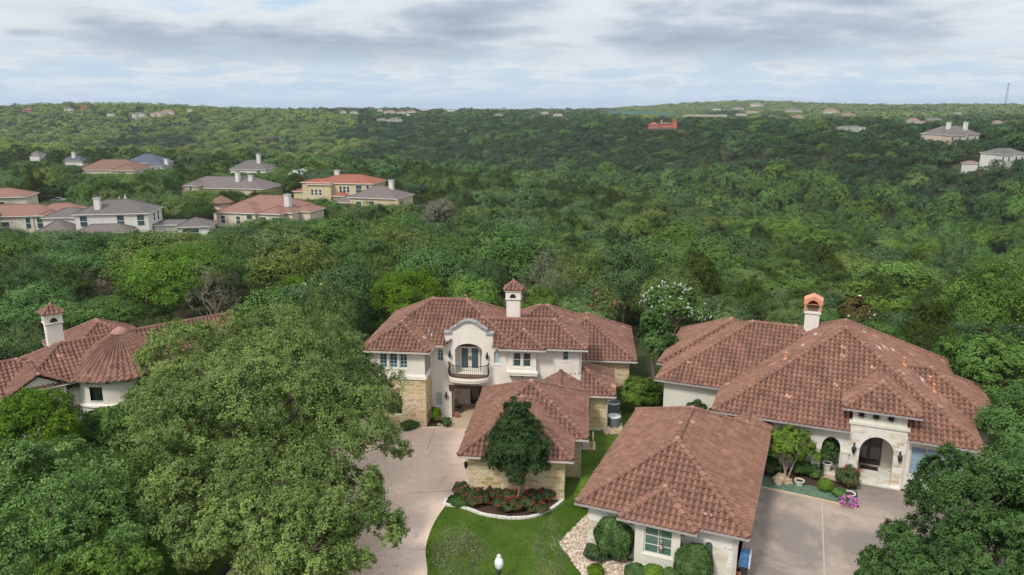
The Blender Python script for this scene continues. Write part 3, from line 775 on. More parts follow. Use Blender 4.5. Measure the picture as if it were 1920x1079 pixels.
# ------------------------------------------------------------------ middle house
def middle_house():
    H = thing('tiled_house', 'cream stucco house with clay tile roof, curved mission parapet and iron balcony', 'house', (0, 50, 0), -math.radians(6))
    R = Roof()
    cut = (-5.72, -1.93, 4.9)
    R.vol(-11.7, -6.46, 2.2, 8.4, 6.2)                       # projecting left block
    R.vol(-11.7, -.2, 4.0, 12.7, 6.2, cut=cut)               # high main roof
    R.vol(-5.6, 5.22, 4.0, 9.15, 6.2, cut=cut, nocap=(1,), gut=('front', 'right'))   # lower front wing
    R.vol(-1.3, 2.07, 3.6, 8.0, 6.2, gut=('front',))         # small hip over the bay
    R.vol(1.0, 9.3, 9.4, 19.0, 3.55)                         # far right wing
    R.vol(-2.5, 5.2, 11.0, 18.0, 4.7)
    R.vol(2.0, 7.4, 2.9, 8.29, 3.0, cut=(1.9, 4.87, 4.62), skip=('left',), nocap=(1, 2), gut=('front', 'right'))   # low right wing
    R.vol(-2.5, 4.5, -7.9, 0.4, 3.0, gut=('front', 'right', 'left'))     # garage front
    R.vol(-2.5, 5.4, -4.75, 3.3, 3.0, gut=('front', 'right', 'left'))
    R.vol(1.2, 5.4, 1.2, 4.85, 3.0, gable='w', gut=('right',))
    R.build(H, M['gutter_white'])
    # ---- walls
    s = MB(); fw = 4.55
    pz = 7.05
    prof = [(-1.95, 6.15), (-1.95, 7.0), (-2.45, 7.02), (-2.5, 7.3), (-2.75, 7.42), (-3.05, 7.62), (-3.3, 7.83), (-3.6, 7.94), (-3.82, 7.96), (-4.05, 7.94), (-4.35, 7.83), (-4.6, 7.62), (-4.9, 7.42), (-5.15, 7.3), (-5.2, 7.02), (-5.7, 7.0), (-5.7, 6.15)]
    out = [(-6.9, -.1), (-5.25, -.1), (-5.25, 2.72), (-1.9, 2.72), (-1.9, -.1), (4.85, -.1), (4.85, 6.15)] + prof + [(-6.9, 6.15)]
    W1 = arch(-6.33, -5.86, 4.72, 5.5, 5.72, 8); W2 = arch(-1.88, -1.42, 4.66, 5.5, 5.75, 8); W3 = rect(3.42, 3.86, 5.12, 5.9); W4 = rect(-6.57, -6.03, 1.0, 2.1)
    niche = arch(-4.92, -2.80, 3.72, 5.62, 6.22, 14)
    panel(s, out, [W1, W2, W3, W4, niche], front(fw), .28)
    # parapet back and coping side
    tf = front(fw + .34); pr = [(-1.95, 6.15)] + prof[1:-1] + [(-5.7, 6.15)]
    s.face([tf(a, z, 0) for a, z in pr])
    for a, b in zip(prof[:-1], prof[1:]): s.face([(a[0], fw, a[1]), (b[0], fw, b[1]), (b[0], fw + .34, b[1]), (a[0], fw + .34, a[1])])
    s.face([(-5.25, fw, 2.72), (-1.9, fw, 2.72), (-1.9, fw + .28, 2.72), (-5.25, fw + .28, 2.72)])
    # side and back shells
    s.box(4.45, 4.84, fw + .004, 9.0, -.1, 6.15); s.box(-11.1, -.7, 11.9, 12.2, -.1, 6.15)
    s.box(-11.15, -10.85, 2.72, 12.2, 4.1, 6.15)
    # niche room, porch room
    def room(u0, u1, w0, w1, z0, z1):
        s.face([(u0, w1, z0), (u1, w1, z0), (u1, w1, z1), (u0, w1, z1)]); s.face([(u0, w0, z0), (u0, w1, z0), (u0, w1, z1), (u0, w0, z1)]); s.face([(u1, w0, z0), (u1, w1, z0), (u1, w1, z1), (u1, w0, z1)])
        s.face([(u0, w0, z1), (u1, w0, z1), (u1, w1, z1), (u0, w1, z1)]); s.face([(u0, w0, z0), (u1, w0, z0), (u1, w1, z0), (u0, w1, z0)])
    room(-5.05, -2.68, fw + .28, fw + .95, 3.70, 6.28); room(-5.25, -1.7, fw + .28, 7.6, .03, 2.70)
    s.box(-7.2, -6.9, 2.72, fw, 4.1, 6.15)
    bw = 2.65
    BW = [rect(-10.36, -9.80, 4.72, 5.86), rect(-9.62, -9.0, 4.72, 5.86), rect(-8.82, -8.24, 4.72, 5.86)]
    panel(s, rect(-11.15, -6.9, 4.1, 6.15), BW, front(bw), .2)
    s.face([(-6.9, bw, 4.1), (-6.9, fw, 4.1), (-6.9, fw, 6.15), (-6.9, bw, 6.15)])
    # bay with window
    bay = rect(-.72, 1.42, 4.28, 6.15); BWin = [rect(-.36, .26, 4.62, 5.78), rect(.40, 1.02, 4.62, 5.78)]
    panel(s, bay, BWin, front(4.12), .16)
    s.box(-.72, -.70, 4.13, fw, 4.28, 6.15); s.box(1.40, 1.42, 4.13, fw, 4.28, 6.15)
    s.build('wall', M['stucco'], H)
    t = MB(); t.box(-11.3, -6.78, bw - .14, fw - .1, 3.88, 4.12); t.box(-11.24, -6.84, bw - .09, fw - .05, 4.12, 4.2); t.build('string_course', M['trim'], H)
    t = MB(); t.box(-.86, 1.56, 3.92, 4.54, 4.14, 4.30); t.box(-.80, 1.50, 3.98, 4.54, 3.96, 4.14); t.build('window_ledge', M['trim'], H)
    for x in (-.55, .35, 1.25): c = MB(); c.box(x - .07, x + .07, 4.12, 4.54, 3.82, 3.955); c.build('corbel', M['wood'], H)
    # coping
    g = MB()
    pr2 = prof[1:-1]
    for a, b in zip(pr2[:-1], pr2[1:]):
        d = Vector((b[0] - a[0], 0, b[1] - a[1])); L = d.length
        if L < .02: continue
        n = Vector((-d.z, 0, d.x)).normalized()
        if n.z < 0: n = -n
        if n.z < .25: continue
        dn = d.normalized() * .05
        for y0, y1 in ((fw - .13, fw + .47),):
            A = Vector((a[0], y0, a[1])) - dn + n * .003; B = Vector((b[0], y0, b[1])) + dn + n * .003
            v = [A, B, B + n * .15, A + n * .15]; v += [q + Vector((0, y1 - y0, 0)) for q in v]
            g.raw(v, [(0, 1, 2, 3), (7, 6, 5, 4), (0, 1, 5, 4), (1, 2, 6, 5), (2, 3, 7, 6), (3, 0, 4, 7)])
    g.build('parapet_coping', M['grey_cap'], H)
    # ---- stone
    st = MB()
    panel(st, rect(-11.2, -6.88, -.1, 3.88), [rect(-9.9, -8.75, .9, 2.5)], front(bw - .04), .25)
    st.face([(-6.88, bw - .04, -.1), (-6.88, fw, -.1), (-6.88, fw, 3.88), (-6.88, bw - .04, 3.88)])
    st.face([(-11.2, bw - .04, -.1), (-11.2, 12, -.1), (-11.2, 12, 3.88), (-11.2, bw - .04, 3.88)])
    # garage
    gw = -7.35
    panel(st, rect(-2.0, 4.05, -.1, 2.96), [], front(gw), .2)
    st.face([(4.05, gw, -.1), (4.05, -4.2, -.1), (4.05, -4.2, 2.96), (4.05, gw, 2.96)])
    st.face([(4.05, -4.2, -.1), (4.95, -4.2, -.1), (4.95, -4.2, 2.96), (4.05, -4.2, 2.96)])
    st.face([(4.95, -4.2, -.1), (4.95, 4.5, -.1), (4.95, 4.5, 2.96), (4.95, -4.2, 2.96)])
    panel(st, rect(gw, 3.0, -.1, 2.96), [rect(-6.3, -3.6, 0, 2.3), rect(-2.9, -.2, 0, 2.3)], left_of(-2.0), .25)
    st.face([(-2.0, 3.0, -.1), (4.95, 3.0, -.1), (4.95, 3.0, 2.96), (-2.0, 3.0, 2.96)])
    # low right wing and far wing
    panel(st, rect(4.96, 6.9, .25, 2.96), [rect(5.15, 5.62, 1.25, 2.6)], front(3.42), .15)
    st.face([(6.9, 3.42, .25), (6.9, 9.4, .25), (6.9, 9.4, 2.96), (6.9, 3.42, 2.96)])
    st.box(1.5, 8.8, 9.9, 18.5, -1.5, 3.5); st.box(-2.0, 4.7, 11.5, 17.5, -1.5, 4.62)
    st.build('stone_wall', M['stone_gold'], H)
    pl = MB(); pl.box(4.97, 6.93, 3.38, 9.3, -.1, .25); pl.build('plinth', M['stucco_pale'], H)
    for w0 in (-6.3, -2.9):
        gd = MB(); gd.box(-1.86, -1.78, w0, w0 + 2.7, .02, 2.3)
        for i in range(1, 4): gd.box(-1.885, -1.86, w0 + .05, w0 + 2.65, .02 + i * .57 - .015, .02 + i * .57 + .015)
        gd.build('garage_door', M['wood'], H)
    # ---- windows and doors
    window(H, front(fw), W1, .2, M['glass'], M['frame_teal'], (1, 2), sill=.04); window(H, front(fw), W2, .16, M['glass_blind'], M['frame_teal'], (0, 0), sill=.04, label='arched window with pale drawn blind')
    window(H, front(fw), W3, .2, M['glass'], M['frame_teal'], (0, 1), sill=.04); window(H, front(fw), W4, .16, M['glass_blind'], M['frame_teal'], (0, 0), sill=.05, label='square window with pale drawn blind')
    for h in BW: window(H, front(bw), h, .16, M['glass'], M['frame_teal'], (1, 3), sill=.03)
    for h in BWin: window(H, front(4.12), h, .14, M['glass'], M['frame'], (0, 1), sill=.02)
    window(H, front(bw - .04), rect(-9.9, -8.75, .9, 2.5), .22, M['glass_dark'], M['frame'], (1, 1))
    window(H, front(3.42), rect(5.15, 5.62, 1.25, 2.6), .14, M['glass'], M['frame_teal'], (0, 1))
    def door_leaf(u0, u1, w, z0, z1, glass, frame, nm='door'):
        fr = MB(); fr.box(u0, u1, w, w + .05, z0, z1); d = fr.build(nm, frame, H)
        g = MB(); g.box(u0 + .13, u1 - .13, w - .012, w - .004, z0 + .22, z1 - .14); g.build('pane', glass, d)
        return d
    for u0, u1, hx in ((-4.68, -3.90, -3.96), (-3.88, -3.10, -3.82)):
        d = door_leaf(u0, u1, fw + .82, 3.74, 5.72, M['glass'], M['frame'])
        k = MB(); k.box(hx - .03, hx + .03, fw + .76, fw + .815, 4.65, 4.95); k.build('handle', M['iron'], d)
    tr = MB(); tr.box(-4.7, -3.08, fw + .80, fw + .86, 5.74, 6.16); tr.build('transom', M['glass_dark'], H)
    for u0, u1 in ((-4.25, -3.42), (-3.40, -2.57)): door_leaf(u0, u1, 7.5, .05, 2.15, M['glass_dark'], M['iron'], 'entrance_door')
    # ---- balcony
    cx, hw = -3.80, 1.50
    def arc(r, n=22, z=0): return [(cx + (hw + r) * math.sin(t), fw - .42 - (.62 + r) * math.cos(t), z) for t in np.linspace(-math.pi / 2, math.pi / 2, n)]
    def slab(r, z0, z1, mb):
        a = [(p[0], p[1]) for p in arc(r)]; lp = [(a[0][0], fw - .01)] + a + [(a[-1][0], fw - .01)]; mb.prism(lp, z0, z1)
    b = MB(); slab(.02, 3.36, 3.54, b); slab(.09, 3.54, 3.72, b); bal = b.build('balcony', M['trim'], H)
    fl = MB(); slab(.0, 3.721, 3.735, fl); fl.build('balcony_floor', M['tile'], bal)
    rl_ = MB(); n = 30; top = [(cx - hw, fw - .02, 4.72)] + arc(0, n, 4.72) + [(cx + hw, fw - .02, 4.72)]; bot = [(p[0], p[1], 3.84) for p in top]
    rl_.tube(top, .028, 5); rl_.tube(bot, .02, 5)
    for i, p in enumerate(arc(0, n, 3.72)): rl_.tube([(p[0], p[1], 3.735), (p[0] + (p[0] - cx) * .03, p[1] - .05, 4.1), (p[0], p[1], 4.72)], .013, 4)
    for sx in (-1, 1):
        rl_.tube([(cx + sx * hw, fw - .42, 3.74), (cx + sx * (hw + .10), fw - .44, 4.1), (cx + sx * (hw + .02), fw - .42, 4.55), (cx + sx * (hw + .07), fw - .42, 4.9)], .04, 6)
        for k in range(4): rl_.tube([(cx + sx * hw, fw - .08 - k * .09, 3.735), (cx + sx * hw, fw - .08 - k * .09, 4.72)], .013, 4)
    rl_.build('railing', M['iron'], bal)
    for x in (-4.75, -2.85): bc = MB(); bc.box(x - .09, x + .09, fw - .6, fw - .01, 3.22, 3.355); bc.build('corbel', M['wood'], bal)
    # porch beam and columns
    pb = MB(); pb.box(-5.45, -1.7, fw - .10, fw + .2, 2.55, 2.80); pb.box(-5.42, -5.12, fw - .06, fw + .2, 2.30, 2.55); pb.build('porch_beam', M['wood'], H)
    # lanterns
    for p in ((-5.32, fw, 5.25), (-2.40, fw, 5.22), (-5.66, fw, 1.85)): lantern(H, p)
    lantern(H, (-2.0, -7.0, 1.9), 0, 1.2, -1)
    # chimney, pipes, bits of flashing
    tile_chimney(H, -.9, 9.9, 6.8, 10.0, 1.08, M['stucco'])
    vent_pipe(H, (-4.72, 8.75, 8.55), .45, .07)
    zf = lambda u, w: hip_z(u, w, -2.5, 5.4, -4.75, 3.3, 3.03)
    for u, w, du, dw in ((-.4, .9, .5, .2), (3.0, .6, .5, .28), (-1.1, -1.5, .5, .16)): roof_patch(H, u, w, zf, du, dw, 'mortar')
    z6 = lambda u, w: hip_z(u, w, -11.7, -.2, 4.0, 12.7, 6.2)
    for u, w, du, dw in ((-7.05, 5.1, .16, .35), (-6.75, 4.8, .16, .3)): roof_patch(H, u, w, z6, du, dw, 'metal_pale')
    roof_patch(H, -2.9, 6.9, lambda u, w: 7.62 + .1 * (u + 2.9), .35, .2, 'metal_pale')
    zl = lambda u, w: hip_z(u, w, 2.0, 7.4, 2.9, 8.3, 3.02)
    for u, w in ((6.6, 5.6), (6.8, 4.6), (6.5, 6.6), (7.0, 6.2)): roof_patch(H, u, w, zl, .22, .38, 'mortar')
    # downspouts
    downspout(H, [(4.72, fw - .06, 6.0), (4.72, fw - .06, 4.2)]); downspout(H, [(6.86, 3.36, 2.85), (6.86, 3.36, .02)]); downspout(H, [(4.98, -4.26, 2.85), (4.98, -4.26, .05), (5.15, -4.5, .03)])
    downspout(H, [(-6.84, fw - .1, 3.3), (-6.84, fw - .1, .1)], 'stone_gold')
    return H
MH = middle_house()

# ------------------------------------------------------------------ right house
def right_house():
    H = thing('tiled_house', 'broad single-storey tiled house with white stone entrance arch and copper-topped chimney', 'house', (O2.x, O2.y, 0), -Y2)
    R = Roof(); ze = 3.65
    # main pyramid
    R.vol(1.15, 17.3, 7.0, 25.2, ze, cut=(9.83, 13.22, 9.6))
    R.vol(-3.75, 12.0, 11.5, 24.0, ze)
    R.vol(-4.4, 5.5, 15.3, 25.6, ze)
    R.vol(9.5, 18.9, 11.4, 19.2, ze)
    R.vol(9.36, 13.75, 7.1, 15.5, 5.15, gut=('front', 'left', 'right'))
    # garage, its small front hip and the link behind it
    R.vol(-3.95, 5.05, -7.3, 6.5, 3.0)
    R.vol(-1.42, 2.55, -7.9, -2.0, 3.0, gut=('front', 'left', 'right'))
    R.vol(2.1, 5.05, 5.2, 9.6, 3.0, gable='w', gut=())
    R.build(H, M['gutter'], 'tile_r')
    w = MB(); fw = 7.6; pw = 7.55
    # front wall with the loggia arch
    A2 = arch(8.28, 9.42, .18, 2.05, 2.82)
    A1 = arch(5.6, 6.7, .9, 2.0, 2.6); A1b = rect(3.4, 4.6, .9, 2.3)
    panel(w, rect(1.7, 9.95, -.1, 3.6), [A2, A1, A1b], front(fw), .35)
    panel(w, rect(13.2, 16.8, -.1, 3.6), [rect(13.5, 16.2, 1.0, 3.0)], front(fw), .3)
    w.face([(16.8, fw, -.1), (16.8, 24.6, -.1), (16.8, 24.6, 3.6), (16.8, fw, 3.6)]); w.box(1.7, 16.7, 24.3, 24.6, -3, 3.6)
    w.box(1.65, 1.95, fw + .36, 24.2, -.1, 3.6)
    w.box(-3.2, 1.6, 12.05, 12.3, -.1, 3.6); w.box(-3.25, -3.0, 12.31, 23.4, -1.5, 3.6); w.box(-3.9, -3.3, 15.85, 25.0, -1.5, 3.6); w.box(16.9, 18.4, 11.95, 18.7, -.5, 3.6)
    # columns between the arches
    for x0, x1 in ((7.72, 8.20), (9.50, 9.93)): w.box(x0, x1, fw - .22, fw - .004, -.05, 1.92); w.box(x0 - .06, x1 + .06, fw - .28, fw - .003, 1.92, 2.06)
    # loggia behind
    w.face([(7.0, 9.6, .1), (10.2, 9.6, .1), (10.2, 9.6, 3.5), (7.0, 9.6, 3.5)]); w.face([(7.0, fw + .35, .1), (7.0, 9.6, .1), (7.0, 9.6, 3.5), (7.0, fw + .35, 3.5)])
    # upper tower over the stone
    SQ = [rect(10.28 + i * .86, 10.60 + i * .86, 4.50, 4.82) for i in range(3)]
    panel(w, rect(9.95, 13.1, 4.18, 5.12), SQ, front(pw), .3)
    w.box(9.95, 10.2, pw + .31, 10.5, 3.4, 5.1); w.box(12.85, 13.1, pw + .31, 10.5, 3.4, 5.1)
    w.build('wall', M['stucco_pale'], H)
    for h in SQ:
        x0, x1, z0, z1 = h[0][0], h[1][0], h[0][1], h[2][1]; cx, cz = (x0 + x1) / 2, (z0 + z1) / 2
        bk = MB(); bk.face([(x0, pw + .29, z0), (x1, pw + .29, z0), (x1, pw + .29, z1), (x0, pw + .29, z1)]); bk.build('vent_recess', M['under'], H)
        gl = MB()
        for k in (-.06, .06): gl.tube([(cx + k, pw - .04, z0 - .1), (cx + k, pw - .04, z1 + .1)], .016, 5); gl.tube([(x0 - .1, pw - .05, cz + k), (x1 + .1, pw - .05, cz + k)], .016, 5)
        gl.build('window_grille', M['iron'], H)
    cn = MB(); cn.box(9.76, 13.28, pw - .16, pw + .5, 4.02, 4.18); cn.box(9.84, 13.2, pw - .09, pw + .5, 3.92, 4.02); cn.build('cornice', M['stucco_pale'], H)
    # white stone entrance
    st = MB(); A = arch(10.55, 12.55, .05, 2.2, 3.32, 18)
    panel(st, rect(9.85, 13.2, -.1, 3.92), [A], front(pw - .06), .55)
    st.box(9.86, 10.3, pw + .5, 10.6, -.1, 3.9); st.box(12.75, 13.19, pw + .5, 10.6, -.1, 3.9)
    # garage walls
    gw = -6.8
    G1 = arch(-2.2, -1.7, 1.0, 1.75, 2.05, 8); G2 = arch(2.88, 3.38, 1.0, 1.75, 2.05, 8)
    panel(st, rect(-3.4, -.62, -.1, 2.94), [G1], front(gw), .2); panel(st, rect(1.76, 4.5, -.1, 2.94), [G2], front(gw), .2)
    st.face([(-3.4, gw, -.1), (-3.4, 6.0, -.1), (-3.4, 6.0, 2.94), (-3.4, gw, 2.94)]); st.face([(-3.4, 6.0, -.1), (4.5, 6.0, -.1), (4.5, 6.0, 2.94), (-3.4, 6.0, 2.94)])
    panel(st, rect(gw, 9.4, -.1, 2.94), [rect(-5.6, -.9, 0, 2.35), rect(.2, 3.0, 0, 2.35)], right_of(4.5), .25)
    st.build('stone_wall', M['stone_white'], H)
    # cream window bay of the garage
    b = MB(); bw = -7.45
    GW = rect(-.14, 1.36, 1.0, 2.58)
    panel(b, rect(-.62, 1.76, .05, 2.94), [GW], front(bw), .16); b.face([(-.62, bw, .05), (-.62, gw, .05), (-.62, gw, 2.94), (-.62, bw, 2.94)]); b.face([(1.76, bw, .05), (1.76, gw, .05), (1.76, gw, 2.94), (1.76, bw, 2.94)])
    b.box(-.66, 1.80, bw - .06, bw - .003, .05, .3)
    b.build('window_bay', M['stucco_pale'], H)
    window(H, front(bw), GW, .15, M['glass_green'], M['frame'], (1, 2), fw=.07, sill=.04, label='wide green-glass window with cream mullion')
    lt = MB(); lt.box(-.34, 1.56, bw - .12, bw - .004, 2.60, 2.86); lt.build('lintel', M['wood'], H)
    for x in (-.75, 1.9):
        lt = MB(); lt.box(x - .1, x + .1, -7.8, gw - .01, 2.68, 2.85); lt.build('rafter_end', M['wood'], H)
    window(H, front(gw), G1, .15, M['glass_green'], M['frame'], (0, 0)); window(H, front(gw), G2, .15, M['glass_green'], M['frame'], (0, 0))
    for w0, w1 in ((-5.6, -.9), (.2, 3.0)):
        gd = MB(); gd.box(4.28, 4.34, w0, w1, .02, 2.35)
        for i in range(1, 4): gd.box(4.34, 4.37, w0 + .05, w1 - .05, .02 + i * .58 - .02, .02 + i * .58 + .02)
        gd.build('garage_door', M['fascia'], H)
    cs = MB(); cs.box(4.36, 4.56, gw - .05, gw + .08, -.05, 2.9); cs.build('downspout', M['gutter_white'], H)
    fa = MB(); fa.box(-3.85, 4.95, -7.12, -7.04, 2.70, 2.82); fa.build('fascia', M['fascia'], H)
    window(H, front(fw), A1, .3, M['glass_dark'], M['frame'], (1, 1)); window(H, front(fw), A1b, .3, M['glass_dark'], M['frame'], (1, 1))
    window(H, lambda a, z, d: (a, 9.44 + d, z), rect(8.0, 9.7, .9, 2.9), .1, M['glass_dark'], M['frame'], (1, 1))
    window(H, front(fw), rect(13.5, 16.2, 1.0, 3.0), .2, M['glass_blue'], M['frame'], (2, 0), label='wide window with pale blue blinds behind the big tree')
    # entrance room
    en = MB(); en.face([(10.3, 10.4, .1), (12.75, 10.4, .1), (12.75, 10.4, 3.8), (10.3, 10.4, 3.8)]); en.face([(10.3, pw + .4, 3.7), (12.75, pw + .4, 3.7), (12.75, 10.4, 3.7), (10.3, 10.4, 3.7)])
    en.build('entrance_wall', M['stucco_pale'], H)
    fl = MB(); fl.box(9.9, 13.15, fw - .35, 10.4, -.05, .10); fl.build('porch_floor', M['stone_white'], H); fl = MB(); fl.box(7.05, 9.88, fw - .10, 9.6, -.05, .17); fl.build('porch_floor', M['stone_white'], H)
    sp = MB(); sp.box(7.75, 9.84, fw - .6, fw - .11, -.05, .12); sp.build('porch_step', M['kerb_tan'], H)
    for x0 in (10.5, 11.30):
        dr = MB(); dr.box(x0, x0 + .78, 10.30, 10.36, .12, 2.7); d = dr.build('entrance_door', M['wood'], H); g = MB(); g.box(x0 + .1, x0 + .7, 10.285, 10.296, .4, 2.5); g.build('pane', M['glass_dark'], d)
    for p in ((10.2, pw - .06, 2.25), (12.9, pw - .06, 2.15)): lantern(H, p, -1, 1.25)
    # chimney with a copper hood
    zc = 8.35; cu, cw, hx = 6.85, 18.6, .53
    c = MB(); c.box(cu - hx, cu + hx, cw - hx, cw + hx, 5.4, zc); c.box(cu - hx - .1, cu + hx + .1, cw - hx - .1, cw + hx + .1, zc, zc + .14)
    ch = c.build('chimney', M['stucco'], H)
    k = MB(); e = hx + .02
    for sx in (-1, 1):
        for sy in (-1, 1): k.box(cu + sx * e - .07, cu + sx * e + .07, cw + sy * e - .07, cw + sy * e + .07, zc + .14, zc + .95)
    hood = [(cu - e - .14, zc + .72), (cu + e + .14, zc + .72), (cu + e + .14, zc + 1.05), (cu, zc + 1.38), (cu - e - .14, zc + 1.05)]
    k.raw([(x, cw - e - .14, z) for x, z in hood] + [(x, cw + e + .14, z) for x, z in hood], [(0, 1, 6, 5), (1, 2, 7, 6), (2, 3, 8, 7), (3, 4, 9, 8), (4, 0, 5, 9)])
    panel(k, hood, [], lambda a, z, d: (a, cw + e + .13, z), .02)
    panel(k, hood[:1] + [(cu - .42, zc + .72), (cu - .3, zc + .95), (cu, zc + 1.1), (cu + .3, zc + .95), (cu + .42, zc + .72)] + hood[1:], [], lambda a, z, d: (a, cw - e - .13, z), .02)
    M['copper'] = flat_mat('salmon_copper', (.62, .27, .15), .55, .15, 5)
    k.build('chimney_hood', M['copper'], ch)
    f = MB(); f.box(cu - .36, cu + .36, cw - .36, cw + .36, zc + .142, zc + .6); f.build('flue', M['fascia'], ch)
    roof_patch(H, 6.6, 17.9, lambda u, w: hip_z(u, w, -3.75, 12, 11.5, 24, 3.65) + .05, .3, .3, 'metal_pale')
    zm = lambda u, w: hip_z(u, w, 1.15, 17.3, 7.0, 25.2, 3.66)
    for u, w, du, dw, m in ((6.4, 14.6, .25, .5, 'metal_pale'), (7.2, 16.4, .2, .35, 'metal_pale'), (7.5, 15.6, .2, .4, 'mortar'), (4.5, 12.6, .4, .3, 'copper'), (10.6, 17.0, .25, .35, 'metal_pale'), (10.9, 15.9, .22, .35, 'mortar'),
                            (12.0, 16.4, .5, .9, 'tanp'), (12.6, 17.2, .3, .5, 'metal_pale'), (11.5, 15.3, .3, .6, 'metal_pale'), (14.4, 14.2, .25, 1.2, 'metal_pale'), (15.6, 12.6, .5, 1.5, 'mortar'), (15.0, 13.5, .3, .5, 'mortar'), (16.2, 14.6, .3, .4, 'mortar'), (12.9, 12.4, .5, .25, 'metal_pale')):
        if m == 'tanp' and m not in M: M[m] = flat_mat('tan_patch', (.50, .34, .21), .8, .2, 6)
        roof_patch(H, u, w, zm, du, dw, m)
    for u, w in ((5.4, 12.6), (13.2, 14.9), (14.9, 14.3), (16.4, 17.4), (15.0, 12.9)): vent_pipe(H, (u, w, zm(u, w) + .05), .55, .075, 'copper')
    zl = lambda u, w: hip_z(u, w, -4.4, 5.5, 15.3, 25.6, 3.66)
    for u, w in ((-2.6, 18.6), (-2.9, 17.4), (.0, 22.4), (.3, 21.8)): roof_patch(H, u, w, zl, .3, .4, 'copper' if u < -1 else 'metal_pale')
    zg = lambda u, w: hip_z(u, w, -3.95, 5.05, -7.3, 6.5, 3.0)
    roof_patch(H, -.6, 2.2, zg, .3, .5, 'mortar'); roof_patch(H, 3.0, -.6, zg, .35, .4, 'mortar'); roof_patch(H, 2.9, -6.6, zg, .55, .10, 'mortar')
    return H
RH = right_house()

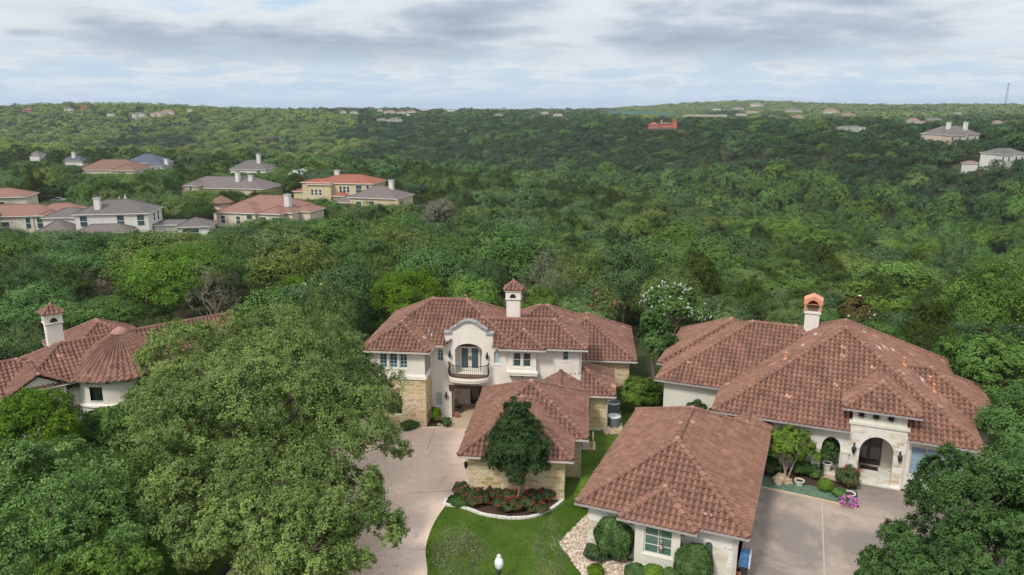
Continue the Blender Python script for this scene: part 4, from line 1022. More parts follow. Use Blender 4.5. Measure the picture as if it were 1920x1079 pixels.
# ------------------------------------------------------------------ left house with its conical turret
LC, LYAW = Vector((-31.75, 57.8)), math.radians(-41)
def left_house():
    H = thing('tiled_house', 'tiled house with a conical turret roof and pale chimney at the left edge', 'house', (LC.x, LC.y, 0), -LYAW)
    R = Roof(); ze = 3.6
    R.vol(-7.7, 13.5, -2.0, 5.4, ze)               # main range, ridge passes behind the turret
    R.vol(-19, -3.5, -1.5, 5.4, ze - .62)        # lower left range
    R.vol(-3.9, 3.4, 2.4, 10.3, ze + .15)        # rear cross wing
    R.vol(-8.2, -4.2, -2.2, 1.6, ze - .05, gable='w', gut=())     # open gable dormer
    # conical roof, every tile course narrowing to the apex
    r0, zb, za, n = 4.5, 3.62, 6.6, 54
    t = R.t; rows = int(math.hypot(r0, za - zb) / TR)
    for k in range(n):
        a0 = 2 * math.pi * k / n; da = 2 * math.pi / n
        for r in range(rows):
            f0, f1 = r / rows, min(1, (r + 1.08) / rows); x = trng.random(); t.ti = .2 + .5 * x
            if f0 > .92: continue
            def pt(f, s, h, base=0):
                rad = r0 * (1 - f); q = rad * da / TW; z = zb + (za - zb) * f + h * min(1, q + .25) + base
                return (rad * math.cos(a0 + s * da), rad * math.sin(a0 + s * da), z)
            lo = [pt(f0, s, h * 1.1 + .05) for s, h in PROF]; hi = [pt(f1, s, h * 1.1) for s, h in PROF]; bt = [pt(f0, s, 0) for s, h in PROF]
            t.raw(lo + hi + bt, [(i, i + 1, 10 + i, 9 + i) for i in range(8)] + [(18 + i, 19 + i, i + 1, i) for i in range(8)])
    t.mi = 1; t.lathe([(r0, zb - .02), (.02, za - .03)], (0, 0, 0), 40); t.mi = 2
    t.lathe([(.62, za - .34), (.5, za - .12), (.22, za + .06), (.02, za + .12)], (0, 0, 0), 16); t.mi = 0
    R.build(H, M['gutter'])
    w = MB(); rt = 3.9
    nn = 48; openings = [(-.62, .10), (1.2, .10), (-2.3, .10)]
    # turret wall: curved strip with window openings, sill band below
    view = math.atan2(-LC.y, -LC.x) + LYAW      # direction back to the camera in the house frame
    wins = [view - .58, view + .35, view - 1.4]
    def ring(z0, z1, r, mb, holes=True):
        for k in range(nn * 2):
            a, b = math.pi * k / nn, math.pi * (k + 1) / nn; m = (a + b) / 2
            hole = holes and any(abs((m - x + math.pi) % (2 * math.pi) - math.pi) < .155 for x in wins)
            if hole: continue
            mb.face([(r * math.cos(a), r * math.sin(a), z0), (r * math.cos(b), r * math.sin(b), z0), (r * math.cos(b), r * math.sin(b), z1), (r * math.cos(a), r * math.sin(a), z1)])
    ring(1.6, 1.85, rt, w, False); ring(1.85, 3.05, rt, w); ring(3.05, 3.7, rt, w, False)
    w.box(-4.4, 13.0, -1.25, -1.05, 0, 3.5); w.box(-18.5, -8.0, -1.05, -.85, 0, 2.9); w.box(-7.2, 13.0, 5.0, 5.2, -.3, 3.5); w.box(-3.3, 2.8, 9.6, 9.8, -.6, 3.6); w.box(2.6, 2.8, 5.3, 9.6, -.6, 3.6)
    panel(w, [(-7.9, 0), (-4.5, 0), (-4.5, 3.5), (-6.2, 4.45), (-7.9, 3.5)], [arch(-6.9, -5.5, 1.0, 2.5, 3.2)], front(-1.85), .3)
    w.build('wall', M['stucco'], H)
    st = MB()
    ring(-.1, 1.42, rt + .06, st, False); st.build('stone_wall', M['stone_white'], H)
    sl = MB(); sl.lathe([(rt + .02, 1.40), (rt + .22, 1.44), (rt + .22, 1.58), (rt + .02, 1.62)], (0, 0, 0), 48); sl.build('sill_band', M['trim'], H)
    for x in wins[:2]:
        g = MB(); r = rt - .18
        g.face([((r) * math.cos(x - .19), r * math.sin(x - .19), 1.8), (r * math.cos(x + .19), r * math.sin(x + .19), 1.8), (r * math.cos(x + .19), r * math.sin(x + .19), 3.1), (r * math.cos(x - .19), r * math.sin(x - .19), 3.1)])
        wo = g.build('window', M['glass_dark'], H)
        fr = MB()
        fr.tube([((rt - .06) * math.cos(x + s), (rt - .06) * math.sin(x + s), z) for s, z in ((-.165, 1.87), (-.165, 3.03), (.165, 3.03), (.165, 1.87), (-.165, 1.87))], .04, 5)
        fr.build('frame', M['frame_teal'], wo)
    for k in range(18):
        rf = MB(); a = k * math.pi * 2 / 18; d = Vector((math.cos(a), math.sin(a), 0)); s = Vector((-d.y, d.x, 0)) * .06
        p = d * (rt + .003) + Vector((0, 0, 3.36)); q = d * (rt + .38) + Vector((0, 0, 3.40))
        rf.raw([p - s, p + s, q + s, q - s] + [x + Vector((0, 0, .14)) for x in (p - s, p + s, q + s, q - s)], [(0, 1, 2, 3), (4, 7, 6, 5), (0, 1, 5, 4), (1, 2, 6, 5), (2, 3, 7, 6), (3, 0, 4, 7)])
        rf.build('rafter_tail', M['wood'], H)
    tile_chimney(H, -4.1, 2.6, 4.2, 8.75, 1.12, M['stucco'])
    vent_pipe(H, (-8.6, 2.2, 4.85), .4, .09)
    return H
LHo = left_house()

# ------------------------------------------------------------------ houses across the wood
def shingle(name, col):
    m, nt, bs = new_mat(name); tc = coords(nt)
    n = tex_noise(nt, tc, 3.2, 6, .7); g = tex_noise(nt, tc, .35, 4, .6)
    c = cramp(nt, n, [(.3, tuple(x * .75 for x in col)), (.7, tuple(x * 1.15 for x in col))])
    c = cmix(nt, mth(nt, 'MULTIPLY', cramp(nt, g, [(.4, 0.0), (.7, 1.0)]), .3), c, tuple(x * .7 for x in col))
    w = nt.nodes.new('ShaderNodeTexWave'); w.bands_direction = 'Z'; w.inputs['Scale'].default_value = 2.2; w.inputs['Distortion'].default_value = .6; w.inputs['Detail'].default_value = 2; lk(nt, tc, w.inputs['Vector'])
    c = cmix(nt, mth(nt, 'MULTIPLY', w.outputs['Fac'], .22), c, tuple(x * .6 for x in col))
    lk(nt, c, bs.inputs['Base Color']); bs.inputs['Roughness'].default_value = .9; bs.inputs['Specular IOR Level'].default_value = .2
    bump(nt, bs, w.outputs['Fac'], .5, .05)
    return m
M['sh_grey'] = shingle('grey_shingle', (.15, .135, .13)); M['sh_mauve'] = shingle('mauve_shingle', (.17, .145, .135)); M['sh_slate'] = shingle('slate_shingle', (.10, .112, .14))
M['sh_tan'] = shingle('tan_tile_far', (.27, .165, .13)); M['sh_red'] = shingle('red_tile_far', (.30, .115, .072)); M['sh_brown'] = shingle('brown_tile_far', (.21, .125, .09))
M['sh_pink'] = shingle('weathered_tile_far', (.265, .145, .115))
M['w_white'] = stucco_mat('white_wall', (.68, .655, .61)); M['w_cream'] = stucco_mat('cream_wall', (.68, .58, .46)); M['w_yellow'] = stucco_mat('yellow_wall', (.60, .50, .32)); M['w_stone'] = stone_mat('pale_stone_far', [(.1, (.55, .46, .34)), (.5, (.68, .62, .52)), (1, (.74, .70, .62))], (.7, .66, .58), .5, .22)
M['w_red'] = stucco_mat('red_wall', (.52, .13, .085)); M['w_tan'] = stucco_mat('tan_wall', (.55, .47, .38))
M['teal_net'] = flat_mat('green_netting', (.085, .20, .165), .8, .2, .2)
M['mast'] = flat_mat('galvanised_mast', (.36, .38, .42), .5, .1, 1, metal=.3)
KEEP = []   # picture boxes that trees in front must leave open: (u0, v0, u1, v1, distance)

def far_house(label, loc, yaw, vols, roof, wall, wins=(), chims=(), gables=(), posts=(), name='house', cat='house', group=None, extra=None, small=False):
    """vols: (u0,u1,w0,w1,base z,eave z,pitch[,roof material]); wins: (face,a,z,width,height)"""
    x, y = loc[0], loc[1]; z = loc[2] if len(loc) > 2 else tz(x, y)
    H = thing(name, label, cat, (x, y, z), -math.radians(yaw), group)
    R = {}; Wm = MB(); So = MB()
    for i, v in enumerate(vols):
        u0, u1, w0, w1, zb, ze, p = v[:7]; rm = v[7] if len(v) > 7 else roof; ze += .004 * i
        Wm.box(u0 + .45, u1 - .45, w0 + .45, w1 - .45, zb, ze - .02) if zb < ze - .5 else None
        mb = R.setdefault(rm, MB()); h = min(u1 - u0, w1 - w0) / 2; zr = ze + p * h
        if u1 - u0 >= w1 - w0: A, B = (u0 + h, (w0 + w1) / 2, zr), (u1 - h, (w0 + w1) / 2, zr); quads = [[(u0, w0), (u1, w0), B, A], [(u1, w1), (u0, w1), A, B], [(u0, w1), (u0, w0), A], [(u1, w0), (u1, w1), B]]
        else: A, B = ((u0 + u1) / 2, w0 + h, zr), ((u0 + u1) / 2, w1 - h, zr); quads = [[(u0, w0), (u1, w0), A], [(u1, w1), (u0, w1), B], [(u0, w1), (u0, w0), A, B], [(u1, w0), (u1, w1), B, A]]
        for q in quads: mb.face([(c[0], c[1], c[2] if len(c) > 2 else ze) for c in q])
        e = .16
        for a, b in (((u0, w0), (u1, w0)), ((u1, w0), (u1, w1)), ((u1, w1), (u0, w1)), ((u0, w1), (u0, w0))):
            So.face([(a[0], a[1], ze), (b[0], b[1], ze), (b[0], b[1], ze - e), (a[0], a[1], ze - e)])
        So.face([(u0, w0, ze - e), (u1, w0, ze - e), (u1, w1, ze - e), (u0, w1, ze - e)])
        if not small:
            for c in ((u0, w0), (u1, w0), (u0, w1), (u1, w1)):
                n = A if (Vector(A[:2]) - Vector(c)).length < (Vector(B[:2]) - Vector(c)).length else B
                mb.tube([(c[0], c[1], ze + .03), (n[0], n[1], n[2] + .03)], .11, 5)
            if (Vector(A) - Vector(B)).length > .2: mb.tube([A, B], .12, 5)
    for (u0, u1, w, z0, z1, zt) in gables:
        panel(Wm, [(u0, z0), (u1, z0), (u1, z1), ((u0 + u1) / 2, zt), (u0, z1)], [], front(w), .2)
    if posts:
        for (u, w, z0, z1, r) in posts: Wm.box(u - r, u + r, w - r, w + r, z0, z1)
    if Wm.f: Wm.build('wall', M[wall], H)
    first = True
    for rm, mb in R.items(): mb.build('roof', M[rm], H)
    So.build('eave', M['trim'] if wall != 'w_red' else M['fascia'], H)
    for wv in wins:
        face, a, zc, ww, hh = wv[:5]; pos = wv[5]
        tf = {'f': front(pos), 'l': left_of(pos), 'r': right_of(pos)}[face]
        fr = MB(); t = .12
        for a0, a1, z0, z1, d in ((a - ww / 2 - t, a + ww / 2 + t, zc - hh / 2 - t, zc + hh / 2 + t, -.04),):
            c = [tf(x_, z_, dd) for dd in (d, .02) for x_, z_ in ((a0, z0), (a1, z0), (a1, z1), (a0, z1))]
            fr.raw(c, [(0, 1, 2, 3), (0, 1, 5, 4), (1, 2, 6, 5), (2, 3, 7, 6), (3, 0, 4, 7)])
        o = fr.build('window', M['trim'], H)
        g = MB()
        if hh > 1.0:
            for z0, z1 in ((zc - hh / 2, zc - .05), (zc + .05, zc + hh / 2)): g.face([tf(a - ww / 2, z0, -.055), tf(a + ww / 2, z0, -.055), tf(a + ww / 2, z1, -.055), tf(a - ww / 2, z1, -.055)])
        else: g.face([tf(a - ww / 2, zc - hh / 2, -.055), tf(a + ww / 2, zc - hh / 2, -.055), tf(a + ww / 2, zc + hh / 2, -.055), tf(a - ww / 2, zc + hh / 2, -.055)])
        g.build('pane', M['glass'], o)
    for (u, w, z0, z1, s) in chims:
        c = MB(); c.box(u - s / 2, u + s / 2, w - s / 2, w + s / 2, z0, z1); c.box(u - s * .62, u + s * .62, w - s * .62, w + s * .62, z1, z1 + .16)
        co = c.build('chimney', M['w_tan'] if wall == 'w_red' else M['w_white'], H); k = MB(); k.box(u - s * .42, u + s * .42, w - s * .42, w + s * .42, z1 + .16, z1 + .42); k.build('chimney_cap', M['ac'], co)
    if extra: extra(H)
    return H

def neighbourhood():
    # white two-storey house: front right corner under (282,445)
    z = -4.7; x, y = at_z(281, 447, z)
    def vents(H):
        for u, w, zz in ((-7.2, 5.2, 8.1), (-6.3, 6.6, 8.4)): vent_pipe(H, (u, w, zz), .7, .1, 'metal_pale')
    far_house('white two-storey house with grey shingle roof, white chimney and low wings', (x, y, z), -9, [
        (-15.4, .6, -.6, 10.6, 0, 5.7, .46), (-23.5, -13.5, 3.2, 11.5, 0, 4.6, .40), (-22.5, -15.0, -3.2, 4.4, 0, 2.2, .62, 'sh_mauve'), (.0, 9.2, 2.0, 7.2, 0, 2.6, .30), (6.0, 13.6, -2.4, 5.0, 0, 2.7, .42), (-13.6, -2.2, -5.6, .2, 2.2, 2.35, .50, 'sh_mauve')],
        'sh_grey', 'w_white', [('f', -13.2, 4.1, 1.5, 2.3, -.15), ('f', -5.6, 4.1, 1.5, 2.3, -.15), ('f', -1.4, 4.1, 1.5, 2.3, -.15), ('f', -3.6, 1.2, 2.3, 1.9, -.15), ('f', -5.6, 1.2, 1.3, 1.9, -.15), ('r', 4.2, 4.3, 1.0, 1.6, .15), ('r', 7.2, 4.3, 1.0, 2.2, .15), ('f', 9.4, 1.3, 3.4, 1.8, -1.95), ('r', 0, 1.4, .7, .9, 13.15), ('r', 1.6, 1.4, .7, .9, 13.15), ('r', 3.2, 1.4, .7, .9, 13.15)],
        [(-10.6, 1.6, 5, 8.9, 1.15)], posts=[(-13.2, -5.2, 0, 2.2, .2), (-2.6, -5.2, 0, 2.2, .2), (-7.9, -5.2, 0, 2.2, .2)], extra=vents)
    KEEP.append((95, 378, 378, 439, y)); 
    z = -4.6; x, y = at_z(30, 446, z)
    def pinn(H): downspout(H, [(4.2, -.2, 4.6), (4.2, -.2, 0)], 'wood'); downspout(H, [(9.3, 1.2, 4.6), (9.3, 1.2, 0)], 'wood')
    far_house('long pale stone house with red clay tile roof at the left border', (x, y, z), -12, [
        (-14, 8.8, -.6, 9.0, 0, 4.9, .42), (2.0, 14.5, .8, 10.0, 0, 4.8, .45), (5.6, 8.8, -.9, 3.5, 0, 4.9, .6)], 'sh_pink', 'w_stone',
        [('f', -1.6, 2.5, 1.5, 2.2, -.15), ('f', 3.0, 3.2, 1.0, 2.4, -.15), ('f', 5.6, 3.2, 1.6, 2.4, -.15), ('f', 11.4, 3.7, 1.4, 1.0, 1.25)], [], extra=pinn)
    KEEP.append((0, 382, 130, 430, y))
    z = -4.5; x, y = at_z(-20, 408, z)
    far_house('cream house with red tile roof half out of frame at the left', (x, y, z), -16, [(-8, 9.6, -.6, 10, 0, 5.2, .36)], 'sh_pink', 'w_cream', [('f', 3.5, 3.2, 1.2, 1.6, -.15)])
    KEEP.append((0, 355, 42, 385, y))
    # tan-tiled house with a round turret
    z = -4.8; x, y = at_z(470, 424, z)
    def turret(H):
        t = MB(); t.lathe([(2.1, 0), (2.1, 5.6)], (-8.2, .8, 0), 20); to = t.build('turret', M['w_cream'], H)
        r = MB(); r.lathe([(2.9, 5.5), (2.9, 5.6), (1.4, 6.5), (.05, 7.2)], (-8.2, .8, 0), 24); r.build('turret_roof', M['sh_brown'], to)
    far_house('cream house with weathered pink tile roof, small round turret and white chimney', (x, y, z), 14, [
        (-8.6, 12.2, -.6, 14.0, 0, 3.7, .44), (-7.6, 4.0, -3.6, 6.0, 0, 3.7, .44), (4.5, 10.5, -3.4, 4.0, 0, 3.7, .46), (9.5, 15.0, 3.0, 11.0, 0, 3.6, .4)], 'sh_pink', 'w_cream',
        [('f', -5.4, 1.9, 1.1, 1.8, -3.15), ('f', -1.2, 1.9, 1.1, 1.8, -3.15), ('f', 1.9, 2.7, 1.5, 1.0, -3.15), ('f', 5.4, 1.9, 1.8, 1.9, -2.95), ('f', 8.8, 2.2, 1.6, 1.2, -2.95)], [(9.2, 2.6, 4, 7.6, 1.3)], extra=turret)
    KEEP.append((404, 366, 585, 412, y))
    # yellow house
    z = -4.8; x, y = at_z(632, 383, z)
    far_house('yellow stucco house with orange-red tile roof and a row of narrow windows', (x, y, z), 10, [
        (-8.0, 11.5, 1.0, 13.0, 0, 6.2, .36), (-9.5, -1.2, -.8, 9.0, 0, 5.9, .36), (-11.5, -1.5, -.2, 8.0, 0, 6.4, .2), (-16.0, -8.0, 3.0, 10.0, 0, 3.2, .35), (-1.0, 4.0, -1.6, 4.0, 0, 2.6, .4)], 'sh_red', 'w_yellow',
        [('f', -7.6, 3.5, .8, 1.7, -.35), ('f', -6.3, 3.5, .8, 1.7, -.35), ('f', -5.0, 3.5, .8, 1.7, -.35), ('f', .8, 4.3, .9, 1.9, 1.45), ('f', 2.0, 4.3, .9, 1.9, 1.45), ('f', 3.2, 4.3, .9, 1.9, 1.45), ('f', 6.6, 4.5, 1.9, 2.2, 1.45), ('f', 9.4, 5.2, .9, .9, 1.45)], [(-2.4, 7.0, 7, 9.4, 1.3)])
    KEEP.append((558, 335, 690, 374, y))
    z = -5.2; x, y = at_z(708, 402, z)
    far_house('house with mauve-grey hip roof, corner porch posts and yellow walls', (x, y, z), 16, [
        (-8.8, 6.6, -.6, 11.0, 0, 4.5, .47), (-16.5, -7.5, 3.5, 11.0, 0, 2.4, .45)], 'sh_mauve', 'w_yellow', [('f', -5.6, 2.4, 1.6, 2.0, -.15), ('f', -1.6, 2.6, 1.6, 1.8, -.15), ('r', 2.4, 2.4, 1.4, 2.6, 6.15)], [(2.2, 5.0, 6, 8.9, 1.2)], posts=[(6.2, -.2, 0, 4.4, .3), (6.2, 3.6, 0, 4.4, .3)])
    KEEP.append((648, 342, 762, 384, y))
    z = -5; x, y = at_z(418, 372, z)
    far_house('long low house with grey roof, two chimneys and a yellow dormer', (x, y, z), 12, [
        (-17, 14.5, 0, 14, 0, 3.2, .44), (-13, -7.4, -2.2, 6, 0, 4.0, .45)], 'sh_mauve', 'w_yellow', [('f', -10.2, 3.2, 1.0, 1.2, -1.75)], [(3.2, 4.5, 4, 8.0, 1.25), (7.6, 5.0, 4, 7.0, 1.15)])
    KEEP.append((345, 336, 500, 358, y))
    z = -5; x, y = at_z(468, 332, z)
    far_house('small grey-roofed house with a tall white chimney among cedars', (x, y, z), 8, [(-8.6, 8.2, -1, 11, 0, 3.2, .58)], 'sh_grey', 'w_white', [('f', 4.5, 1.8, 1.6, 1.6, -.55)], [(3.0, 3.5, 4, 9.2, 1.35)])
    KEEP.append((428, 300, 502, 324, y))
    z = -5; x, y = at_z(206, 334, z)
    far_house('house with a broad brown tile roof showing above dark oaks', (x, y, z), -6, [(-12.5, 12.5, -1, 14, 0, 3.4, .50), (2, 12, -4, 6, 0, 3.3, .5)], 'sh_brown', 'w_cream', [('f', 7, 1.8, 1.6, 1.5, -3.55)])
    KEEP.append((158, 308, 256, 326, y))
    z = -5; x, y = at_z(272, 324, z)
    far_house('house with two slate-blue roof ridges and white gable ends', (x, y, z), 10, [(-12, 5, 2, 15, 0, 4.2, .55), (0, 11, -3, 7, 0, 3.2, .42)], 'sh_slate', 'w_white', [('f', 6, 1.8, 1.6, 1.5, -2.55)], [(10, 2, 3, 6.0, 1.5)])
    KEEP.append((225, 295, 314, 317, y))
    z = -5; x, y = at_z(134, 314, z)
    far_house('tiny slate-roofed house with white chimney far among the trees', (x, y, z), 5, [(-6, 6, 0, 9, 0, 3.0, .55)], 'sh_slate', 'w_white', [], [(0, 3, 3, 7.0, 1.4)], small=True)
    KEEP.append((122, 299, 146, 309, y))
    z = -5; x, y = at_z(65, 308, z)
    far_house('tiny white gabled house far off at the left', (x, y, z), 5, [(-3, 3, 0, 6, 0, 4.6, .7)], 'sh_grey', 'w_white', small=True); KEEP.append((58, 292, 72, 301, y))
neighbourhood()

def horizon_houses():
    # (u, v of the base, distance, width m, wall height, roof height factor, roof, wall, label)
    L = [
        (1800, 272, 400, 25, 5.5, .55, 'sh_mauve', 'w_tan', 'large grey-roofed house on the wooded hill at the right', [(-5, 4, 5, 11.6, 1.6), (6, 4, 5, 11.6, 1.6)]),
        (1893, 311, 318, 15, 5.0, .45, 'sh_grey', 'w_white', 'white gabled house cut by the right border', []),
        (1822, 318, 322, 6, 2.6, .5, 'sh_tan', 'w_white', 'small pale-roofed outbuilding near the right border', []),
        (1598, 247, 690, 24, 3.6, .2, 'sh_grey', 'w_white', 'flat white house with dark openings in the middle of the hill', []),
        (1605, 250, 640, 7, 2.6, .2, 'sh_slate', 'w_white', 'low pale blue-roofed shed below the flat white house', []),
        (1715, 234, 900, 15, 4.5, .7, 'sh_tan', 'w_white', 'bright white house with peaked roof right of centre', []),
        (1730, 236, 860, 6, 4.0, .6, 'sh_tan', 'w_white', 'small white annex beside the bright peaked house', []),
        (50, 214, 900, 11, 4.5, .6, 'sh_brown', 'w_red', 'small red-brick house on the skyline at far left', []),
        (127, 211, 950, 10, 4.5, .5, 'sh_grey', 'w_cream', 'pale house between skyline trees at left', []),
        (158, 207, 950, 9, 4.5, .5, 'sh_brown', 'w_red', 'brown house on the skyline right of the tallest crown', []),
        (207, 220, 880, 9, 3.5, .4, 'sh_grey', 'w_white', 'low white-walled roof peeping from yellowish trees', []),
        (259, 224, 830, 14, 5.5, .5, 'sh_grey', 'w_white', 'pale grey house left of the twin beige houses', []),
        (293, 222, 850, 13, 5.0, .5, 'sh_tan', 'w_cream', 'left one of twin beige houses near the left skyline', []),
        (314, 220, 860, 14, 6.0, .5, 'sh_tan', 'w_cream', 'right one of twin beige houses near the left skyline', []),
        (356, 214, 900, 6, 5.0, .6, 'sh_tan', 'w_cream', 'narrow beige house right of the twin houses', []),
        (643, 216, 1050, 9, 4.5, .5, 'sh_tan', 'w_cream', 'beige house left of the white one on the middle skyline', []),
        (663, 217, 1040, 11, 4.5, .5, 'sh_grey', 'w_white', 'white house with grey roof on the middle skyline', []),
        (712, 212, 1150, 8, 4.5, .5, 'sh_tan', 'w_cream', 'small tan-roofed house above the grey pair', []),
        (716, 230, 780, 11, 2.8, .45, 'sh_mauve', 'w_tan', 'left house of the grey pair in the middle wood', []),
        (740, 231, 780, 15, 3.2, .5, 'sh_mauve', 'w_white', 'right house of the grey pair in the middle wood', []),
        (730, 216, 1050, 16, 4.5, .45, 'sh_tan', 'w_tan', 'long tan house behind the grey pair', []),
        (752, 217, 1030, 13, 4.5, .5, 'sh_brown', 'w_white', 'white house with brown roof left of the tan gabled one', []),
        (772, 215, 1080, 12, 4.5, .5, 'sh_tan', 'w_cream', 'tan gabled house right of the brown-roofed one', []),
        (795, 212, 1150, 7, 4.5, .5, 'sh_tan', 'w_cream', 'tiny cream house on the middle skyline', []),
        (765, 221, 950, 4, 4.5, .4, 'sh_grey', 'w_white', 'tiny white tower-like house below the skyline', []),
        (845, 213, 1100, 10, 4.5, .5, 'sh_tan', 'w_white', 'lone white house with tan roof near the skyline centre', []),
        (945, 208, 1300, 9, 4, .5, 'sh_brown', 'w_tan', 'brown-roofed house left of the tall round skyline tree', []),
        (1022, 218, 1000, 10, 4.5, .5, 'sh_tan', 'w_cream', 'cream house right of the tall round skyline tree', []),
        (1046, 221, 950, 12, 3.6, .5, 'sh_tan', 'w_white', 'white-fronted tan house in the wood right of centre', []),
        (935, 219, 980, 11, 2.8, .4, 'sh_slate', 'w_tan', 'slate-roofed house beside bare grey trees', []),
        (1422, 203, 2050, 36, 9, .4, 'sh_tan', 'w_white', 'large white house high on the right-hand hill', []),
        (1412, 216, 1500, 22, 6, .4, 'sh_tan', 'w_tan', 'orange-tan house on the sunlit slope', []),
        (1385, 208, 1850, 26, 6, .4, 'sh_grey', 'w_tan', 'grey house on the upper slope of the hill', []),
        (1344, 209, 1850, 20, 6, .4, 'sh_grey', 'w_cream', 'cream house on the upper slope of the hill', []),
        (1390, 219, 1400, 20, 4, .3, 'sh_tan', 'w_white', 'low white house beside the tan wall', []),
        (1490, 214, 1600, 34, 7, .4, 'sh_mauve', 'w_tan', 'wide mauve-roofed house on the right slope', []),
        (1498, 226, 1150, 15, 5, .6, 'sh_tan', 'w_tan', 'tan peaked house below the wide mauve-roofed one', []),
        (1558, 217, 1450, 30, 8, .5, 'sh_tan', 'w_cream', 'pale complex with several peaks on the right slope', []),
        (1590, 219, 1400, 26, 4, .4, 'sh_brown', 'w_tan', 'long low brown house right of the pale complex', []),
        (1755, 228, 1050, 20, 3, .25, 'sh_grey', 'w_white', 'long white roof among trees near the mast', []),
        (1797, 217, 1400, 14, 5, .4, 'sh_grey', 'w_white', 'small white house on the ridge left of the mast', []),
        (1872, 236, 800, 9, 4, .5, 'sh_tan', 'w_tan', 'small tan house below the mast', []),
    ]
    for i, (u, v, d, w, hh, p, rf, wl, lab, ch) in enumerate(L):
        d1 = max(240, d * .45); best = None
        while d1 < 3600:
            x, z = at_y(u, v, d1); gap = z - (tz(x, d1) + 1.2)
            if gap <= 0: break
            if best is None or gap < best[0]: best = (gap, d1)
            d1 *= 1.01
        if d1 >= 3600: d1 = best[1]
        w *= d1 / d; hh *= d1 / d; ch = [(a * d1 / d, b * d1 / d, z0 * d1 / d, z1 * d1 / d, s_ * d1 / d) for a, b, z0, z1, s_ in ch]; d = d1; x, z = at_y(u, v, d)
        dp = w * .6
        vol = [(-w / 2, w / 2, 0, dp, -6, hh, p)]
        if w > 10: vol.append((-w / 2 + w * .08, -w / 2 + w * .48, -dp * .28, dp * .6, -6, hh * .93, p * 1.05))
        wins = []
        if d < 1000 and w > 8:
            for k in range(3 if w < 14 else 5):
                a = -w / 2 + w * (k + .7) / (3.4 if w < 14 else 5.4)
                face_w = -dp * .28 + .3 if a < -w / 2 + w * .46 else .3
                wins.append(('f', a, hh * .58, w * .055, min(2.0, hh * .36), face_w))
        far_house(lab, (x, d, z), ((i * 37) % 30) - 15, vol, rf, wl, wins, ch, small=(d > 500))
        KEEP.append((u - w / d * 1400 * .55, v - (hh + w * .3) / d * 1400, u + w / d * 1400 * .55, v - hh * .62 / d * 1400, d))
    # red hill-top complex
    x, z = at_y(1243, 244, 719)
    far_house('red stuccoed villa with a square tower on the opposite hillside', (x, 719, z), 4, [(-14, -3, 0, 10, -6, 4.6, .5, 'sh_red'), (-4, 10, 3, 10, -6, 5.4, .4, 'sh_brown'), (8.6, 13.6, 1, 6, -6, 8.6, .4, 'sh_red')], 'sh_red', 'w_red',
              [('f', -10, 2.4, 1.4, 1.6, .3), ('f', -6.6, 2.4, 1.4, 1.6, .3), ('f', 0, 1.6, 2.0, 2.2, 3.3), ('f', 3.4, 1.6, 2.0, 2.2, 3.3), ('f', 6.4, 1.6, 1.6, 2.2, 3.3), ('f', 11, 5.6, 1.2, 1.6, 1.3)], [(-1, 6, 5, 9, 1.2)])
    KEEP.append((1216, 224, 1270, 242, 719))
    # netting poles of a driving range, tan wall, mast, water tower
    for (u0, u1, v, h, d) in ((1140, 1168, 212, 3.4, 1500), (1170, 1226, 213, 4.2, 1400), (1234, 1262, 216, 3.6, 1300)):
        xa, za = at_y(u0, v, d); xb, zb = at_y(u1, v, d)
        root = thing('netting_fence', {1140: 'short length of green netting at the left of the range', 1170: 'longest green netting fence below the skyline', 1234: 'lowest green netting fence nearest the red villa'}[u0], 'netting', (0, 0, 0), 0, 'green netting fences on the far slope')
        nb = MB(); nb.box(xa, xb, d, d + .3, za - 3, za + h); nb.build('net', M['teal_net'], root)
        pb = MB()
        for k in range(7): px = xa + (xb - xa) * k / 6; pb.box(px - .25, px + .25, d + .31, d + .8, za - 6, za + h + 1.5)
        pb.build('pole', M['mast'], root)
        KEEP.append((u0, v - h / d * 1400, u1, v + 1, d))
    xa, za = at_y(1281, 219, 1350); xb, _ = at_y(1362, 219, 1350)
    b = MB(); b.box(xa, xb, 1350, 1352, za - 4, za + 3.0)
    for k in range(14): px = xa + (xb - xa) * k / 13; b.box(px - .5, px + .5, 1349.6, 1352.4, za - 4, za + 3.6)
    tag(b.build('retaining_wall', M['w_tan']), 'long pale tan retaining wall on the sunlit far slope', 'wall'); KEEP.append((1281, 215, 1362, 219, 1350))
    d = 1500; x, z = at_y(1884, 207, d); top = at_y(1884, 157, d)[1]
    mt = thing('radio_mast', 'tall lattice radio mast on the right skyline', 'mast', (x, d, z)); hgt = top - z
    b = MB(); n = 14
    def leg(k, t): a = k * 2 * math.pi / 3 + .4; r = 2.9 * (1 - t) + .7; return (r * math.cos(a), r * math.sin(a), hgt * t)
    for k in range(3): b.tube([leg(k, 0), leg(k, 1)], .30, 4)
    for i in range(n):
        for k in range(3): b.tube([leg(k, i / n), leg((k + 1) % 3, (i + 1) / n)], .17, 3); b.tube([leg(k, (i + 1) / n), leg((k + 1) % 3, (i + 1) / n)], .17, 3)
    b.tube([(0, 0, -8), (0, 0, .1)], 2.2, 6)
    b.build('lattice', M['mast'], mt)
    for f_, r_ in ((1.0, 1.6), (.8, 1.4)): a = MB(); a.lathe([(r_ * .9, hgt * f_ - 1.3), (r_, hgt * f_), (r_ * .8, hgt * f_ + 1.3)], (0, 0, 0), 8); a.build('antenna', M['mast'], mt)
    d = 2400; x, z = at_y(499, 209, d)
    wt = thing('water_tower', 'white water tower just above the left skyline', 'water tower', (x, d, z))
    t = MB(); t.lathe([(.3, 3), (4.4, 4.2), (6.6, 6.6), (6.8, 8.2), (5.4, 11), (.3, 12.6)], (0, 0, 0), 16); t.build('tank', M['w_white'], wt, True)
    t = MB(); t.tube([(0, 0, -25), (0, 0, 4)], [2.2, 1.6], 8)
